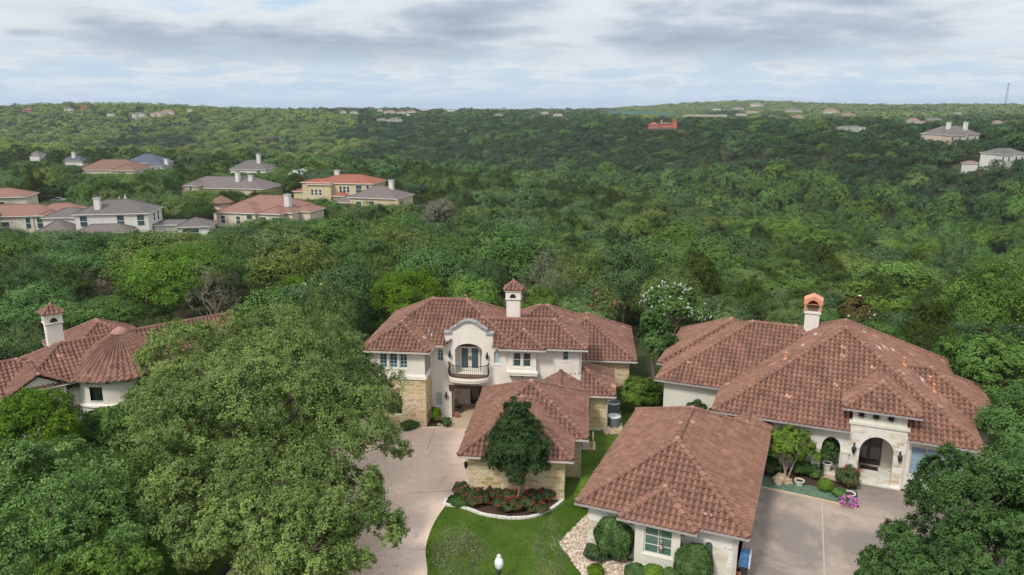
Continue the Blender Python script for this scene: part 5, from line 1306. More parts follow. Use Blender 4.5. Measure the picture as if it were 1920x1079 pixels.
    t.build('stem', M['w_white'], wt)
horizon_houses()

# ------------------------------------------------------------------ vegetation
def crown_arrays(seed, R, H, lobes, sprays, leaves, leaf, lobe_r=.42, up=.25, dome=-.25, flat=1.0, inner=.12, droop=0.0, spray_r=.5, cone=0.0, narrow=.55, nrand=.33, tvar=1.0):
    """leaf quads on sprays on lobes; R radius, H height, z from 0 (crown bottom) to H"""
    g = np.random.default_rng(seed)
    az = g.uniform(0, 2 * np.pi, lobes); sz = g.uniform(dome, 1, lobes)
    # spread the lobes evenly round the dome
    az = (np.arange(lobes) * 2.39996 + g.uniform(-.5, .5, lobes)); 
    cz = np.sqrt(np.clip(1 - sz ** 2, 0, 1)); k = g.uniform(.45, .72, lobes)
    prof = (1 - cone * np.clip(sz, 0, 1))
    lc = np.stack([np.cos(az) * cz * R * k * prof, np.sin(az) * cz * R * k * prof, H * .5 + sz * H * .5 * k * 1.15], -1)
    lr = R * lobe_r * g.uniform(.65, 1.2, lobes) * prof
    n = lobes * sprays
    li = np.repeat(np.arange(lobes), sprays)
    d = g.normal(size=(n, 3)); d[:, 2] = d[:, 2] * .8 + up
    out = lc[li] - np.array([0, 0, H * .42]); out /= (np.linalg.norm(out, axis=1, keepdims=True) + 1e-6)
    d += out * .7; d /= np.linalg.norm(d, axis=1, keepdims=True)
    rad = np.where(g.random(n) < inner, g.uniform(.2, .7, n), g.uniform(.82, 1.12, n))
    sc = lc[li] + d * (lr[li] * rad)[:, None] * np.array([1, 1, flat * H / (2 * R) * 1.15])
    lt = g.uniform(-.18, .18, lobes)[li]; st = g.uniform(-.2, .2, n) + lt
    m = n * leaves; si = np.repeat(np.arange(n), leaves)
    sr = (lr[li] * spray_r * .55)[si]
    off = g.normal(size=(m, 3)) * .55
    p = sc[si] + off * sr[:, None] + d[si] * (np.abs(g.normal(size=m)) * sr * .35)[:, None]
    p[:, 2] -= droop * g.random(m)
    nr = d[si] * .75 + out[si] * .35 + g.normal(size=(m, 3)) * nrand + np.array([0, 0, .25]); nr /= np.linalg.norm(nr, axis=1, keepdims=True)
    t = g.normal(size=(m, 3)); t -= nr * (t * nr).sum(1, keepdims=True); t /= np.linalg.norm(t, axis=1, keepdims=True) + 1e-6
    b = np.cross(nr, t); s = (leaf * g.uniform(.6, 1.3, m))[:, None]
    fold = nr * s * .12
    V = np.stack([p - t * s * .5, p + b * s * .5 * narrow + fold, p + t * s * .5, p - b * s * .5 * narrow + fold], 1).reshape(-1, 3)
    tint = np.clip(.45 + (st[si] + g.uniform(-.22, .22, m)) * tvar, 0, 1)
    lim = p[:, 2] > -.25 * H
    keep = np.repeat(lim, 4); V = V[keep]; tint = tint[lim]
    return V.astype(np.float32), tint.astype(np.float32)
def leaf_mesh(name, parts, mats):
    """parts: list of (V, tint, material index)"""
    V = np.concatenate([p[0] for p in parts]); T = np.concatenate([p[1] for p in parts]); MI = np.concatenate([np.full(len(p[1]), p[2], np.int32) for p in parts])
    me = bpy.data.meshes.new(name); nf = len(T)
    me.vertices.add(len(V)); me.vertices.foreach_set('co', V.ravel()); me.loops.add(nf * 4); me.loops.foreach_set('vertex_index', np.arange(nf * 4, dtype=np.int32))
    me.polygons.add(nf); me.polygons.foreach_set('loop_start', np.arange(0, nf * 4, 4, dtype=np.int32)); me.polygons.foreach_set('loop_total', np.full(nf, 4, np.int32))
    for m in mats: me.materials.append(m)
    me.polygons.foreach_set('material_index', MI)
    a = me.attributes.new('tint', 'FLOAT', 'FACE'); a.data.foreach_set('value', T)
    me.update(calc_edges=True); return me
def flower_arrays(seed, V, count, size, zmin, upbias=.0):
    g = np.random.default_rng(seed); c = V.reshape(-1, 4, 3).mean(1); z = c[:, 2]; ctr = c.mean(0)
    rr = np.linalg.norm((c - ctr) / (c.std(0) + 1e-6), axis=1)
    ok = np.where((z > zmin) & (rr > 1.45))[0]; pick = g.choice(ok, min(count, len(ok)), replace=False)
    out = []; ti = []
    for i in pick:
        base = c[i] + (c[i] - ctr) / (np.linalg.norm(c[i] - ctr) + 1e-6) * size * .7
        for k in range(5):
            n = g.normal(size=3); n /= np.linalg.norm(n); t = np.cross(n, g.normal(size=3)); t /= np.linalg.norm(t); b = np.cross(n, t); q = base + g.normal(size=3) * size * .45; s = size * g.uniform(.6, 1.1)
            out += [q - t * s * .5, q + b * s * .5, q + t * s * .5, q - b * s * .5]; ti.append(.5)
    return np.array(out, np.float32), np.array(ti, np.float32)
def trunk_mesh(name, seed, h, r, spread, mat, limbs=5, stems=1):
    mb = MB(); rr = random.Random(seed)
    for s in range(stems):
        a = rr.uniform(0, 6.28); lean = (0 if stems == 1 else .16)
        base = (math.cos(a) * r * (0 if stems == 1 else 1.6), math.sin(a) * r * (0 if stems == 1 else 1.6))
        top = (base[0] + math.cos(a) * h * lean + rr.uniform(-.1, .1) * h * .3, base[1] + math.sin(a) * h * lean + rr.uniform(-.1, .1) * h * .3, h * .8)
        mid = ((base[0] + top[0]) / 2 + rr.uniform(-.05, .05) * h, (base[1] + top[1]) / 2 + rr.uniform(-.05, .05) * h, h * .42)
        q = r / math.sqrt(stems)
        mb.tube([(base[0], base[1], -.6), (base[0], base[1], .1 * h), mid, top], [q * 1.25, q, q * .75, q * .3], 7)
        for i in range(limbs):
            t = .35 + .5 * i / limbs; p0 = Vector(mid).lerp(Vector(top), max(0, (t - .42) / .5)); aa = i * 2.4 + rr.uniform(-.4, .4) + a
            p2 = p0 + Vector((math.cos(aa) * spread * rr.uniform(.5, .85), math.sin(aa) * spread * rr.uniform(.5, .85), h * rr.uniform(.12, .34)))
            p1 = p0.lerp(p2, .5) + Vector((0, 0, h * .04))
            mb.tube([p0, p1, p2], [q * .5, q * .32, q * .1], 5)
            for j in range(2):
                p3 = p2 + Vector((rr.uniform(-1, 1), rr.uniform(-1, 1), rr.uniform(.2, 1))) * spread * .3
                mb.tube([p1.lerp(p2, .6), p3], [q * .18, q * .05], 4)
    o = mb.build(name, mat); me = o.data; bpy.data.objects.remove(o); return me

# kinds of tree: R, H of crown, trunk height below the crown, mesh options
KINDS = {
    'oak':    dict(mat='l_oak', R=4.2, H=6.2, T=1.3, lobes=34, sprays=30, leaves=14, leaf=.21, lobe_r=.29),
    'oak2':   dict(mat='l_oak2', R=4.4, H=7.0, T=1.5, lobes=30, sprays=30, leaves=14, leaf=.22, lobe_r=.31),
    'blue':   dict(mat='l_blue', R=4.3, H=5.8, T=1.2, lobes=34, sprays=30, leaves=14, leaf=.21, lobe_r=.28),
    'cedar':  dict(mat='l_cedar', R=3.2, H=6.0, T=.7, lobes=32, sprays=30, leaves=13, leaf=.20, lobe_r=.28, cone=.35, up=.6, narrow=.3),
    'elm':    dict(mat='l_elm', R=4.2, H=7.6, T=1.6, lobes=30, sprays=30, leaves=14, leaf=.23, lobe_r=.31),
    'bright': dict(mat='l_bright', R=4.4, H=6.6, T=1.0, lobes=52, sprays=44, leaves=15, leaf=.15, lobe_r=.23),
    'dark':   dict(mat='l_shade', R=4.4, H=6.6, T=1.3, lobes=30, sprays=30, leaves=14, leaf=.22, lobe_r=.30),  # crown colour carries painted cloud shade
    'dead':   dict(mat='l_dead', R=2.8, H=4.4, T=1.2, lobes=18, sprays=16, leaves=9, leaf=.30, lobe_r=.36, narrow=.12),
}
PROTO = {}
for ki, (k, d) in enumerate(KINDS.items()):
    o = {x: d[x] for x in d if x not in ('mat', 'T')}
    PROTO[k] = []
    for s in range(3 if k not in ('dead', 'bright') else 2):
        g = random.Random(ki * 10 + s); o2 = dict(o); o2['R'] *= g.uniform(.92, 1.1); o2['H'] *= g.uniform(.9, 1.1)
        V, T = crown_arrays(100 + ki * 7 + s, **o2)
        V[:, 2] += d['T']
        cm = leaf_mesh('crown_' + k, [(V, T, 0)], [M[d['mat']]])
        tm = trunk_mesh('trunk_' + k, ki * 5 + s, d['T'] + o2['H'] * .7, .2 if k != 'cedar' else .15, o2['R'] * .75, M['bark'] if k != 'dead' else M['l_dead'], 5, 1)
        PROTO[k].append((cm, tm, o2['R'], d['T'] + o2['H']))
NTREE = [0]
def put_tree(k, x, y, z, width, height, label, group=None, name=None, cat='tree', rz=None, var=None):
    i = NTREE[0]; NTREE[0] += 1
    cm, tm, R, Hh = PROTO[k][(i if var is None else var) % len(PROTO[k])]
    t = thing(name or {'cedar': 'cedar_tree', 'dead': 'bare_tree', 'blue': 'oak_tree', 'oak': 'oak_tree', 'oak2': 'oak_tree', 'elm': 'elm_tree', 'bright': 'elm_tree'}.get(k, 'tree'), label, cat, (x, y, z), rz if rz is not None else (i * 2.399) % 6.283, group)
    sx = width / (2 * R); t.scale = (sx, sx, height / Hh)
    c = bpy.data.objects.new('crown', cm); COL.objects.link(c); c.parent = t
    b = bpy.data.objects.new('trunk', tm); COL.objects.link(b); b.parent = t
    return t
FOOT = []
def solve_spot(u, vt, wpx, ratio, d0=62, d1=900):
    """distance along the ray at which a tree of that apparent width stands on the terrain with its top on the ray"""
    d = d0
    while d < d1:
        x = (u - 960) / FPX * (d * math.cos(PITCH) + 20 * math.sin(PITCH)); zt = at_y(u, vt, d)[1]; w = wpx / FPX * math.hypot(d, 20)
        h = w * ratio; z = tz(x, d)
        if zt <= z + h: return x, d, z, w, zt - z
        d *= 1.01
    return None
HERO = [  # u, v of the top, width in px, kind, height/width, label, nearest distance to try
    (338, 460, 262, 'bright', .62, 'broad rounded bright green tree beyond the conical turret roof', 70),
    (768, 505, 175, 'bright', .85, 'bright green tree rising just left of the middle house ridge', 70),
    (640, 500, 165, 'blue', .9, 'blue-green oak left of the bright tree by the middle house', 70),
    (565, 520, 130, 'bright', .9, 'small bright crown among the blue oaks left of the middle house', 70),
    (880, 515, 130, 'elm', 1.0, 'light green elm directly behind the middle house ridge', 70),
    (1000, 545, 120, 'elm', 1.0, 'light green elm right of the tiled square chimney', 70),
    (1085, 560, 150, 'oak', .8, 'olive oak behind the right wing of the middle house', 72),
    (955, 425, 200, 'oak2', .85, 'big rounded oak with pale forked trunk in mid slope', 80),
    (835, 440, 170, 'oak2', .85, 'dense oak left of the forked trunk oak in mid slope', 80),
    (720, 420, 150, 'oak', .85, 'oak just below the mauve-roofed house', 80),
    (560, 450, 190, 'oak', .8, 'large oak on the slope below the turreted pink-roofed house', 80),
    (1570, 582, 150, 'oak2', .8, 'dark green oak right behind the copper hood chimney', 74),
    (1480, 560, 110, 'oak', .9, 'oak left of the copper hood chimney', 74),
    (1340, 560, 160, 'oak', .8, 'oak behind the left wing of the right house', 74),
    (1260, 520, 150, 'oak', .9, 'oak behind the white-flowering tree', 76),
    (1740, 590, 170, 'blue', .8, 'blue-green oak above the right roof slope', 74),
    (1880, 610, 190, 'blue', .8, 'blue-green oak at the right border behind the house', 70),
    (1665, 610, 90, 'oak2', .9, 'small rounded oak touching the ridge of the right house', 72),
    (1612, 482, 54, 'bright', .8, 'small vivid yellow-green crown on the dark slope at right', 100),
    (1548, 443, 62, 'elm', .7, 'small pale crown among dark cedars in mid slope', 120),
    (1240, 372, 60, 'bright', .6, 'yellow-green crown near the creek line in the middle', 150),
    (1470, 548, 90, 'dead', .7, 'bare grey thicket behind the right house', 76),
    (1685, 528, 70, 'dead', .6, 'bare grey tree on the dark slope at right', 90),
    (470, 540, 70, 'dead', .6, 'bare grey branches right of the broad bright tree', 72),
    (196, 478, 44, 'dead', .7, 'bare grey tree under the white two-storey house', 90),
    (1760, 640, 110, 'oak2', .9, 'green oak close behind the right end of the long roof slope', 66),
    (120, 470, 180, 'oak2', .7, 'olive oak below the long stone house', 90),
    (60, 540, 190, 'oak2', .7, 'green oak behind the left chimney', 72),
    (200, 560, 170, 'oak2', .7, 'green oak behind the rear gable of the left house', 74),
    (20, 610, 150, 'blue', .9, 'blue-green oak left of the left chimney', 66),
    (290, 575, 90, 'cedar', .9, 'dark cedar between left house ridge and the bright tree', 74),
    (420, 600, 160, 'blue', .8, 'blue-green oak beside the left house ridge end', 66),
    (268, 326, 62, 'oak2', .9, 'dark round tree behind the white two-storey house', 180),
    (155, 348, 70, 'elm', .9, 'light green tree behind the long stone house', 180),
    (372, 372, 60, 'oak2', 1.0, 'dark tree between the white house and the pink-roofed house', 165),
    (72, 193, 44, 'oak2', .62, 'largest round crown on the left skyline', 800),
    (35, 199, 40, 'oak2', .5, 'skyline crown at the far left border', 800),
    (240, 201, 26, 'oak2', .6, 'skyline crown above the pale grey house', 800),
    (322, 202, 26, 'oak2', .6, 'skyline crown above the twin beige houses', 800),
    (993, 196, 24, 'oak2', .8, 'tall round crown standing alone on the middle skyline', 900),
    (600, 372, 46, 'oak2', 1.1, 'small dark tree in front of the yellow house', 190),
]
WMIX = [('cedar', .36), ('oak', .25), ('blue', .14), ('oak2', .13), ('elm', .08), ('dead', .035), ('bright', .005)]
def inside_house(x, y, pad):
    for (o, yaw, rects) in FOOT:
        dx, dy = x - o[0], y - o[1]; u = dx * math.cos(yaw) - dy * math.sin(yaw); w = dx * math.sin(yaw) + dy * math.cos(yaw)
        for (u0, u1, w0, w1) in rects:
            if u0 - pad < u < u1 + pad and w0 - pad < w < w1 + pad: return True
    return False
FOOT += [((0, 50), math.radians(6), [(-11.7, 9.5, -8, 19)]), ((O2.x, O2.y), Y2, [(-4.4, 19, -8, 26)]), ((LC.x, LC.y), LYAW, [(-19, 13.5, -2, 5.6), (-3.9, 3.4, 2.4, 10.3), (-4, 4, -4, 4)])]
for o in [q for q in bpy.data.objects if q.parent is None and q.get('category') == 'house' and q.location.y > 100]:
    FOOT.append(((o.location.x, o.location.y), -o.rotation_euler.z, [(-15, 13, -3, 13)] if o.location.y < 360 else [(-9, 9, -3, 10)]))
spots = []
KEEP.append((100, 371, 122, 378, at_z(111, 379, -4.7)[1])); KEEP.append((382, 420, 398, 425, at_z(390, 427, -4.7)[1]))
def forest():
    for (u, vt, w, k, ra, lab, d0) in HERO:
        s = solve_spot(u, vt, w, ra, d0)
        if s is None: continue
        x, d, z, ww, h = s; put_tree(k, x, d, z, ww, h, lab); spots.append((x, d, ww * .42))
    g = random.Random(5); near = []; far = []
    y = 64.0; cell = {}
    for (x, yy, r) in spots: cell.setdefault((int(x // 12), int(yy // 12)), []).append((x, yy, r))
    while y < 4600:
        s = 5.6 if y < 92 else 7.6 if y < 300 else 7.6 + (y - 300) * .0052
        half = y * .80 + 12; x = -half + g.uniform(0, s)
        while x < half:
            px, py = x + g.uniform(-.42, .42) * s, y + g.uniform(-.42, .42) * s; x += s
            if inside_house(px, py, (2.0 if px < -16 else 3.2) if py < 100 else 1.5): continue
            if py < 72 and -16 < px < 34: continue
            if py < 130 and any((px - a) ** 2 + (py - b) ** 2 < (r + 1.6) ** 2 for i in (-1, 0, 1) for j in (-1, 0, 1) for a, b, r in cell.get((int(px // 12) + i, int(py // 12) + j), ())): continue
            z = tz(px, py) if False else None
            near.append((px, py, s))
        y += s * .86
    P = np.array(near); Z = terrain(P[:, 0], P[:, 1]); cd, side = creek_dist(P[:, 0], P[:, 1])
    nz = lambda a, b, q: mnoise.noise(Vector((a * q, b * q, 3.3)))
    items = []
    for (x, y, s), z, c, sd_ in zip(near, Z, cd, side):
        # species, then painted cloud shade and sun: the creek is lined with tall light trees, the slopes are cedar, plateaus mixed
        n = nz(x, y, .012); n2 = nz(x + 500, y, .0045); r = g.random()
        if c < 36: k = 'elm' if r < .62 else 'oak2' if r < .9 else 'blue'; hs = 1.75
        elif y < 200 and x < 10: k = 'oak' if r < .34 else 'oak2' if r < .62 else 'blue' if r < .80 else 'cedar' if r < .95 else 'dead'; hs = 1.1
        else:
            q = r + n * .45 + (.16 if sd_ < 0 else 0)
            k = 'cedar' if q < .60 else 'oak' if q < .74 else 'blue' if q < .87 else 'oak2' if q < .98 else 'elm' if q < 1.3 else 'dead'; hs = 1.0
            if sd_ < 0 and c < 300 and g.random() < .86: k = 'dark' if g.random() < .62 else 'cedar' if g.random() < .6 else 'oak2'  # slope beyond the creek: cloud shade painted with darker crowns
            if k == 'dead' and g.random() < .6: k = 'oak'
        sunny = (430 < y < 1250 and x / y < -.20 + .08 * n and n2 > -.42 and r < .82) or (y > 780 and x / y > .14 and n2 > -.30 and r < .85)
        if sunny: k = 'sunny'  # sunlit zones painted with paler leaves
        big_ = g.random(); w = s * g.uniform(1.0, 1.45) * (1.15 if k in ('oak2', 'elm') else .82 if k == 'cedar' else 1.0) * (1.35 if big_ > .86 and k != 'cedar' else 1); h = (5.0 + 3.2 * g.random() + (2.6 if big_ > .86 else 0)) * hs * min(1.45, max(1, (s / 7.6) ** .4))
        u0, v0 = project(x, y, z + h); hw = w / y * 700
        bad = False
        for (a, b, c_, d_, dist) in KEEP:
            if y < dist + 4 and u0 + hw > a and u0 - hw < c_ and v0 < d_:
                # shorten the tree if that is enough, otherwise leave the clearing
                need = at_y(u0, d_ + 1, y)[1] - z
                if need > 2.6: h = min(h, need); v0 = project(x, y, z + h)[1]
                else: bad = True
        if bad: continue
        items.append((x, y, z, w, h, k, u0, v0, hw))
    vis = [i for i, t in enumerate(items) if -60 < t[6] < 1980 and t[7] < 1060 and t[1] < 240]
    vis.sort(key=lambda i: items[i][1])
    pick = set(vis[:225])
    LAB = {'cedar': 'dark olive cedar crown in the unbroken wood below and beyond the tiled houses', 'oak': 'grey-green oak crown in the unbroken wood beyond the tiled houses', 'blue': 'blue-green oak crown in the unbroken wood beyond the tiled houses',
           'dark': 'very dark green oak crown in the wood beyond the tiled houses', 'oak2': 'deep green oak crown in the unbroken wood beyond the tiled houses', 'elm': 'light green leafy crown in the unbroken wood beyond the tiled houses', 'dead': 'bare grey-brown crown among the green trees of the wood', 'bright': 'vivid green crown in the wood beyond the tiled houses', 'sunny': 'pale sunlit crown'}
    for i in sorted(pick):
        x, y, z, w, h, k = items[i][:6]
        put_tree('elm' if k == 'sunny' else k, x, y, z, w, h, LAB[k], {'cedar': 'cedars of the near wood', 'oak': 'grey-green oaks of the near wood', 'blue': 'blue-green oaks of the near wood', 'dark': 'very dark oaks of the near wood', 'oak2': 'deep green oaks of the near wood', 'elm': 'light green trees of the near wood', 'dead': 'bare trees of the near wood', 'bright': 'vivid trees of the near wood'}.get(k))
    # undergrowth closing the ground between the trunks right behind the lots
    q = 0
    while q < 64:
        y = g.uniform(63, 96); x = g.uniform(-.62, .62) * y
        if inside_house(x, y, 1.6): continue
        k = g.choice(['oak2', 'blue', 'cedar', 'oak']); w = g.uniform(3.0, 5.0); q += 1
        put_tree(k, x, y, tz(x, y) - .7, w, g.uniform(3.0, 4.4), {'oak2': 'low deep green scrub between the trunks right behind the tiled houses', 'blue': 'low blue-green scrub between the trunks right behind the tiled houses', 'cedar': 'low dark cedar scrub between the trunks right behind the tiled houses', 'oak': 'low grey-green scrub between the trunks right behind the tiled houses'}[k], 'scrub right behind the tiled houses', 'scrub_tree', 'shrub')
    rest = [t for i, t in enumerate(items) if i not in pick]
    # the far wood: one mass of instanced crowns
    pc = bpy.data.collections.new('far_crowns')        # not linked to the scene: only a source of shapes
    names = ['cedar', 'oak', 'blue', 'oak2', 'elm', 'dark', 'dead', 'sunny']; idx = {}
    n_ = 0
    for k in names:
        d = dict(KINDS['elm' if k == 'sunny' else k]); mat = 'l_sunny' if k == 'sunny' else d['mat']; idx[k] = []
        for lod in range(3):
            for s in range(2):
                kw = {q: d[q] for q in d if q not in ('mat', 'T')}
                if lod == 0: kw.update(sprays=26, leaves=12, leaf=d['leaf'] * 1.25, nrand=.25, tvar=.7)
                elif lod == 1: kw.update(sprays=14, leaves=8, leaf=d['leaf'] * 2.0, lobes=20, nrand=.2, tvar=.6)
                else: kw.update(sprays=7, leaves=6, leaf=d['leaf'] * 3.6, lobes=12, nrand=.2, tvar=.6)
                V, T = crown_arrays(900 + n_, **kw); V[:, 2] += .25; R_, H_ = kw['R'], kw['H'] + .25
                V /= np.array([2 * R_, 2 * R_, H_], np.float32)
                me = leaf_mesh('far_crown', [(V, T, 0)], [M[mat]])
                o = bpy.data.objects.new('far_crown_%03d' % n_, me); pc.objects.link(o); idx[k].append(n_); n_ += 1
    pts = []; sc = []; ro = []; ii = []
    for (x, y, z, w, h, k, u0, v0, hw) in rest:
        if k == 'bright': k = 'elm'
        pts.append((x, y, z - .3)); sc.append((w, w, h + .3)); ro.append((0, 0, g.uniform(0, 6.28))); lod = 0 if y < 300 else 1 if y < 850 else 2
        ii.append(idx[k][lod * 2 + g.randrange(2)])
    me = bpy.data.meshes.new('woods'); me.from_pydata(pts, [], [])
    a = me.attributes.new('csize', 'FLOAT_VECTOR', 'POINT'); a.data.foreach_set('vector', np.array(sc, np.float32).ravel())
    a = me.attributes.new('crot', 'FLOAT_VECTOR', 'POINT'); a.data.foreach_set('vector', np.array(ro, np.float32).ravel())
    a = me.attributes.new('cidx', 'INT', 'POINT'); a.data.foreach_set('value', np.array(ii, np.int32))
    o = bpy.data.objects.new('woods', me); COL.objects.link(o); tag(o, kind='stuff')
    ng = bpy.data.node_groups.new('woods', 'GeometryNodeTree'); ng.interface.new_socket('Geometry', in_out='INPUT', socket_type='NodeSocketGeometry'); ng.interface.new_socket('Geometry', in_out='OUTPUT', socket_type='NodeSocketGeometry')
    N = ng.nodes.new; gi = N('NodeGroupInput'); go = N('NodeGroupOutput'); ci = N('GeometryNodeCollectionInfo'); ci.inputs['Collection'].default_value = pc; ci.inputs['Separate Children'].default_value = True; ci.inputs['Reset Children'].default_value = True
    ip = N('GeometryNodeInstanceOnPoints'); ip.inputs['Pick Instance'].default_value = True
    def na(nm, t):
        q = N('GeometryNodeInputNamedAttribute'); q.data_type = t; q.inputs['Name'].default_value = nm
        return [s for s in q.outputs if s.enabled and s.name == 'Attribute'][0]
    mp = N('GeometryNodeMeshToPoints'); L = ng.links.new
    L(gi.outputs[0], mp.inputs['Mesh']); L(mp.outputs[0], ip.inputs['Points']); L(ci.outputs[0], ip.inputs['Instance'])
    L(na('cidx', 'INT'), ip.inputs['Instance Index']); L(na('crot', 'FLOAT_VECTOR'), ip.inputs['Rotation']); L(na('csize', 'FLOAT_VECTOR'), ip.inputs['Scale']); L(ip.outputs[0], go.inputs[0])
    md = o.modifiers.new('woods', 'NODES'); md.node_group = ng
    print('trees: individual', NTREE[0], 'far', len(rest))
forest()

# ------------------------------------------------------------------ trees and shrubs of the gardens
def garden_tree(name, label, loc, crowns, mat, trunk=None, cat='tree', flowers=None, bark='bark', group=None, stems=1, limbs=6):
    """crowns: list of dict(c=offset, kw...) all joined into one crown; trunk=(height, radius, spread)"""
    t = thing(name, label, cat, loc, 0, group); parts = []
    for i, c in enumerate(crowns):
        kw = dict(c); off = kw.pop('c'); V, T = crown_arrays(kw.pop('seed', 40 + i), **kw); V += np.array(off, np.float32); parts.append((V, T, 0))
    crown = bpy.data.objects.new('crown' if cat == 'tree' else 'foliage', leaf_mesh('crown', parts, [M[mat]])); COL.objects.link(crown); crown.parent = t
    if trunk:
        h, r, sp = trunk; b = bpy.data.objects.new('trunk', trunk_mesh('trunk', 77 + int(abs(loc[0]) * 3), h, r, sp, M[bark], limbs, stems)); COL.objects.link(b); b.parent = t
    if flowers:
        n, s, m, zmin = flowers; V = np.concatenate([p[0] for p in parts]); F, ft = flower_arrays(5, V, n, s, zmin)
        f = bpy.data.objects.new('blossoms', leaf_mesh('blossoms', [(F, ft, 0)], [M[m]])); COL.objects.link(f); f.parent = t
    return t
def big(seed, c, R, H, lobes=30, sprays=40, leaves=18, leaf=.19, **k):
    leaves = int(leaves * 1.55); leaf *= .74
    return dict(seed=seed, c=c, R=R, H=H, lobes=lobes, sprays=sprays, leaves=leaves, leaf=leaf, lobe_r=k.pop('lobe_r', .26), spray_r=k.pop('spray_r', .36), inner=.12, **k)
garden_tree('live_oak', 'huge spreading live oak filling the left foreground beside the driveway', (-14.5, 42.5, 0), [
    big(1, (.2, 1.0, 2.6), 6.6, 8.6, 64, 44, 18, lobe_r=.22), big(2, (4.6, -1.6, 1.6), 4.4, 6.4, 28, 40, 18), big(3, (-4.6, -1.0, 2.0), 4.6, 7.0, 28, 40, 18), big(4, (1.6, -5.6, 1.0), 4.4, 6.0, 28, 40, 18), big(6, (4.4, 3.6, 2.2), 3.6, 5.4, 22, 38, 18), big(7, (5.2, -5.4, .8), 2.8, 4.6, 18, 36, 18), big(8, (-5.0, -5.2, .8), 3.8, 6.0, 24, 38, 18), big(9, (-7.4, 2.2, .8), 3.0, 5.2, 20, 38, 18), big(10, (-1.4, -8.2, .3), 3.2, 5.0, 20, 38, 18)],
    'l_hero', (8.5, .48, 5.5), limbs=9)
garden_tree('live_oak', 'grey-green oak standing behind the huge one, beside the stone corner of the middle house', (-17.2, 55.5, 0), [
    big(11, (0, 0, 2.2), 5.0, 7.6, 34, 40, 16), big(12, (4.2, -1.5, 1.6), 3.4, 5.8, 20, 36, 16), big(13, (-4.2, 3.0, 2.0), 3.8, 6.0, 22, 36, 16)], 'l_hero', (7.5, .36, 4.5), limbs=8)
garden_tree('live_oak', 'grey-green oak hiding the right end of the left house roof', (-23.8, 51.5, 0), [big(24, (0, 0, 2.0), 3.9, 7.4, 32, 38, 16), big(25, (2.6, 2.5, 2.0), 3.2, 6.6, 20, 36, 16), big(26, (-1.6, -2.6, .8), 2.6, 4.6, 18, 36, 16)], 'l_hero', (6.5, .3, 3.4), limbs=8)
garden_tree('red_oak', 'fresh green tree at the lower left corner of the picture', (-23.5, 34.0, -1.0), [
    big(21, (0, 0, 1.6), 4.8, 7.4, 34, 40, 18, .2), big(22, (3.4, -2.4, .8), 3.4, 5.6, 22, 38, 18, .2), big(23, (-3.6, -1.0, .6), 3.6, 6.4, 22, 38, 18, .2)], 'l_corner', (6.5, .35, 4), limbs=8)
garden_tree('live_oak', 'lower live oak at the bottom edge between the huge oak and the pale driveway', (-10.2, 32.2, 0), [big(14, (0, 0, .9), 3.6, 5.4, 28, 40, 18), big(15, (2.6, 1.2, .5), 2.6, 4.2, 18, 38, 18), big(16, (-3.0, .6, .6), 3.2, 5.2, 22, 38, 18), big(17, (1.2, -2.6, .4), 2.6, 4.2, 18, 38, 18)], 'l_hero', (5, .3, 3.0), limbs=8)
garden_tree('live_oak', 'oak in the gap between the huge live oak and the fresh green corner tree', (-18.6, 36.6, -.6), [big(18, (0, 0, .8), 3.4, 5.6, 26, 38, 18)], 'l_hero', (4.5, .25, 2.6))
garden_tree('young_oak', 'young light green tree at the bottom edge under the left oaks', (-18.2, 28.6, 0), [big(31, (0, 0, .8), 3.0, 4.6, 22, 36, 18, .19)], 'l_elm', (3.8, .2, 2.2))
garden_tree('loquat_tree', 'rounded bright dark-green tree in front of the left house dormer', (-32.6, 47.2, -.1), [big(41, (0, 0, .6), 3.2, 4.6, 28, 36, 16, .24, lobe_r=.34), big(42, (-2.6, .5, .3), 2.2, 3.6, 16, 34, 16, .24)], 'l_bright', (3.6, .2, 2.4))
garden_tree('shade_tree', 'dense dark green tree filling the lower right corner', (25.2, 34.6, -.6), [
    big(51, (0, 0, 1.0), 4.3, 6.6, 36, 44, 18, .2), big(52, (-2.0, -2.4, .4), 3.0, 5.0, 22, 40, 18, .2), big(53, (3.4, .6, 1.2), 3.6, 6.0, 26, 40, 18, .2), big(54, (-1.4, 1.8, 1.8), 2.6, 5.2, 18, 40, 18, .2), big(55, (-4.4, -3.0, .2), 2.6, 4.2, 18, 40, 18, .2), big(60, (-3.0, -4.8, .2), 2.6, 4.0, 18, 40, 18, .2), big(67, (-3.6, -.6, .2), 2.6, 4.4, 18, 40, 18, .2), big(65, (-6.0, -1.8, .1), 2.3, 3.6, 16, 38, 18, .2), big(66, (-5.8, -4.2, .1), 2.4, 3.6, 16, 38, 18, .2)], 'l_deep', (5.5, .3, 3.4), limbs=8)
garden_tree('shade_tree', 'darker tree at the right border behind the corner tree', (33.2, 43.6, -1.0), [big(56, (0, 0, 1.0), 4.0, 6.4, 30, 40, 16, .22), big(57, (3, 3, 1), 3.6, 6.6, 24, 38, 16, .22)], 'l_oak2', (5.5, .3, 3.4))
garden_tree('shade_tree', 'green tree beside the far right end of the tiled roof', (37.0, 53.0, -.6), [big(58, (0, 0, 1.0), 4.2, 7.0, 30, 36, 14, .26), big(59, (1, 5, 0), 4.0, 6.6, 24, 36, 14, .26)], 'l_oak2', (6, .3, 3.4))
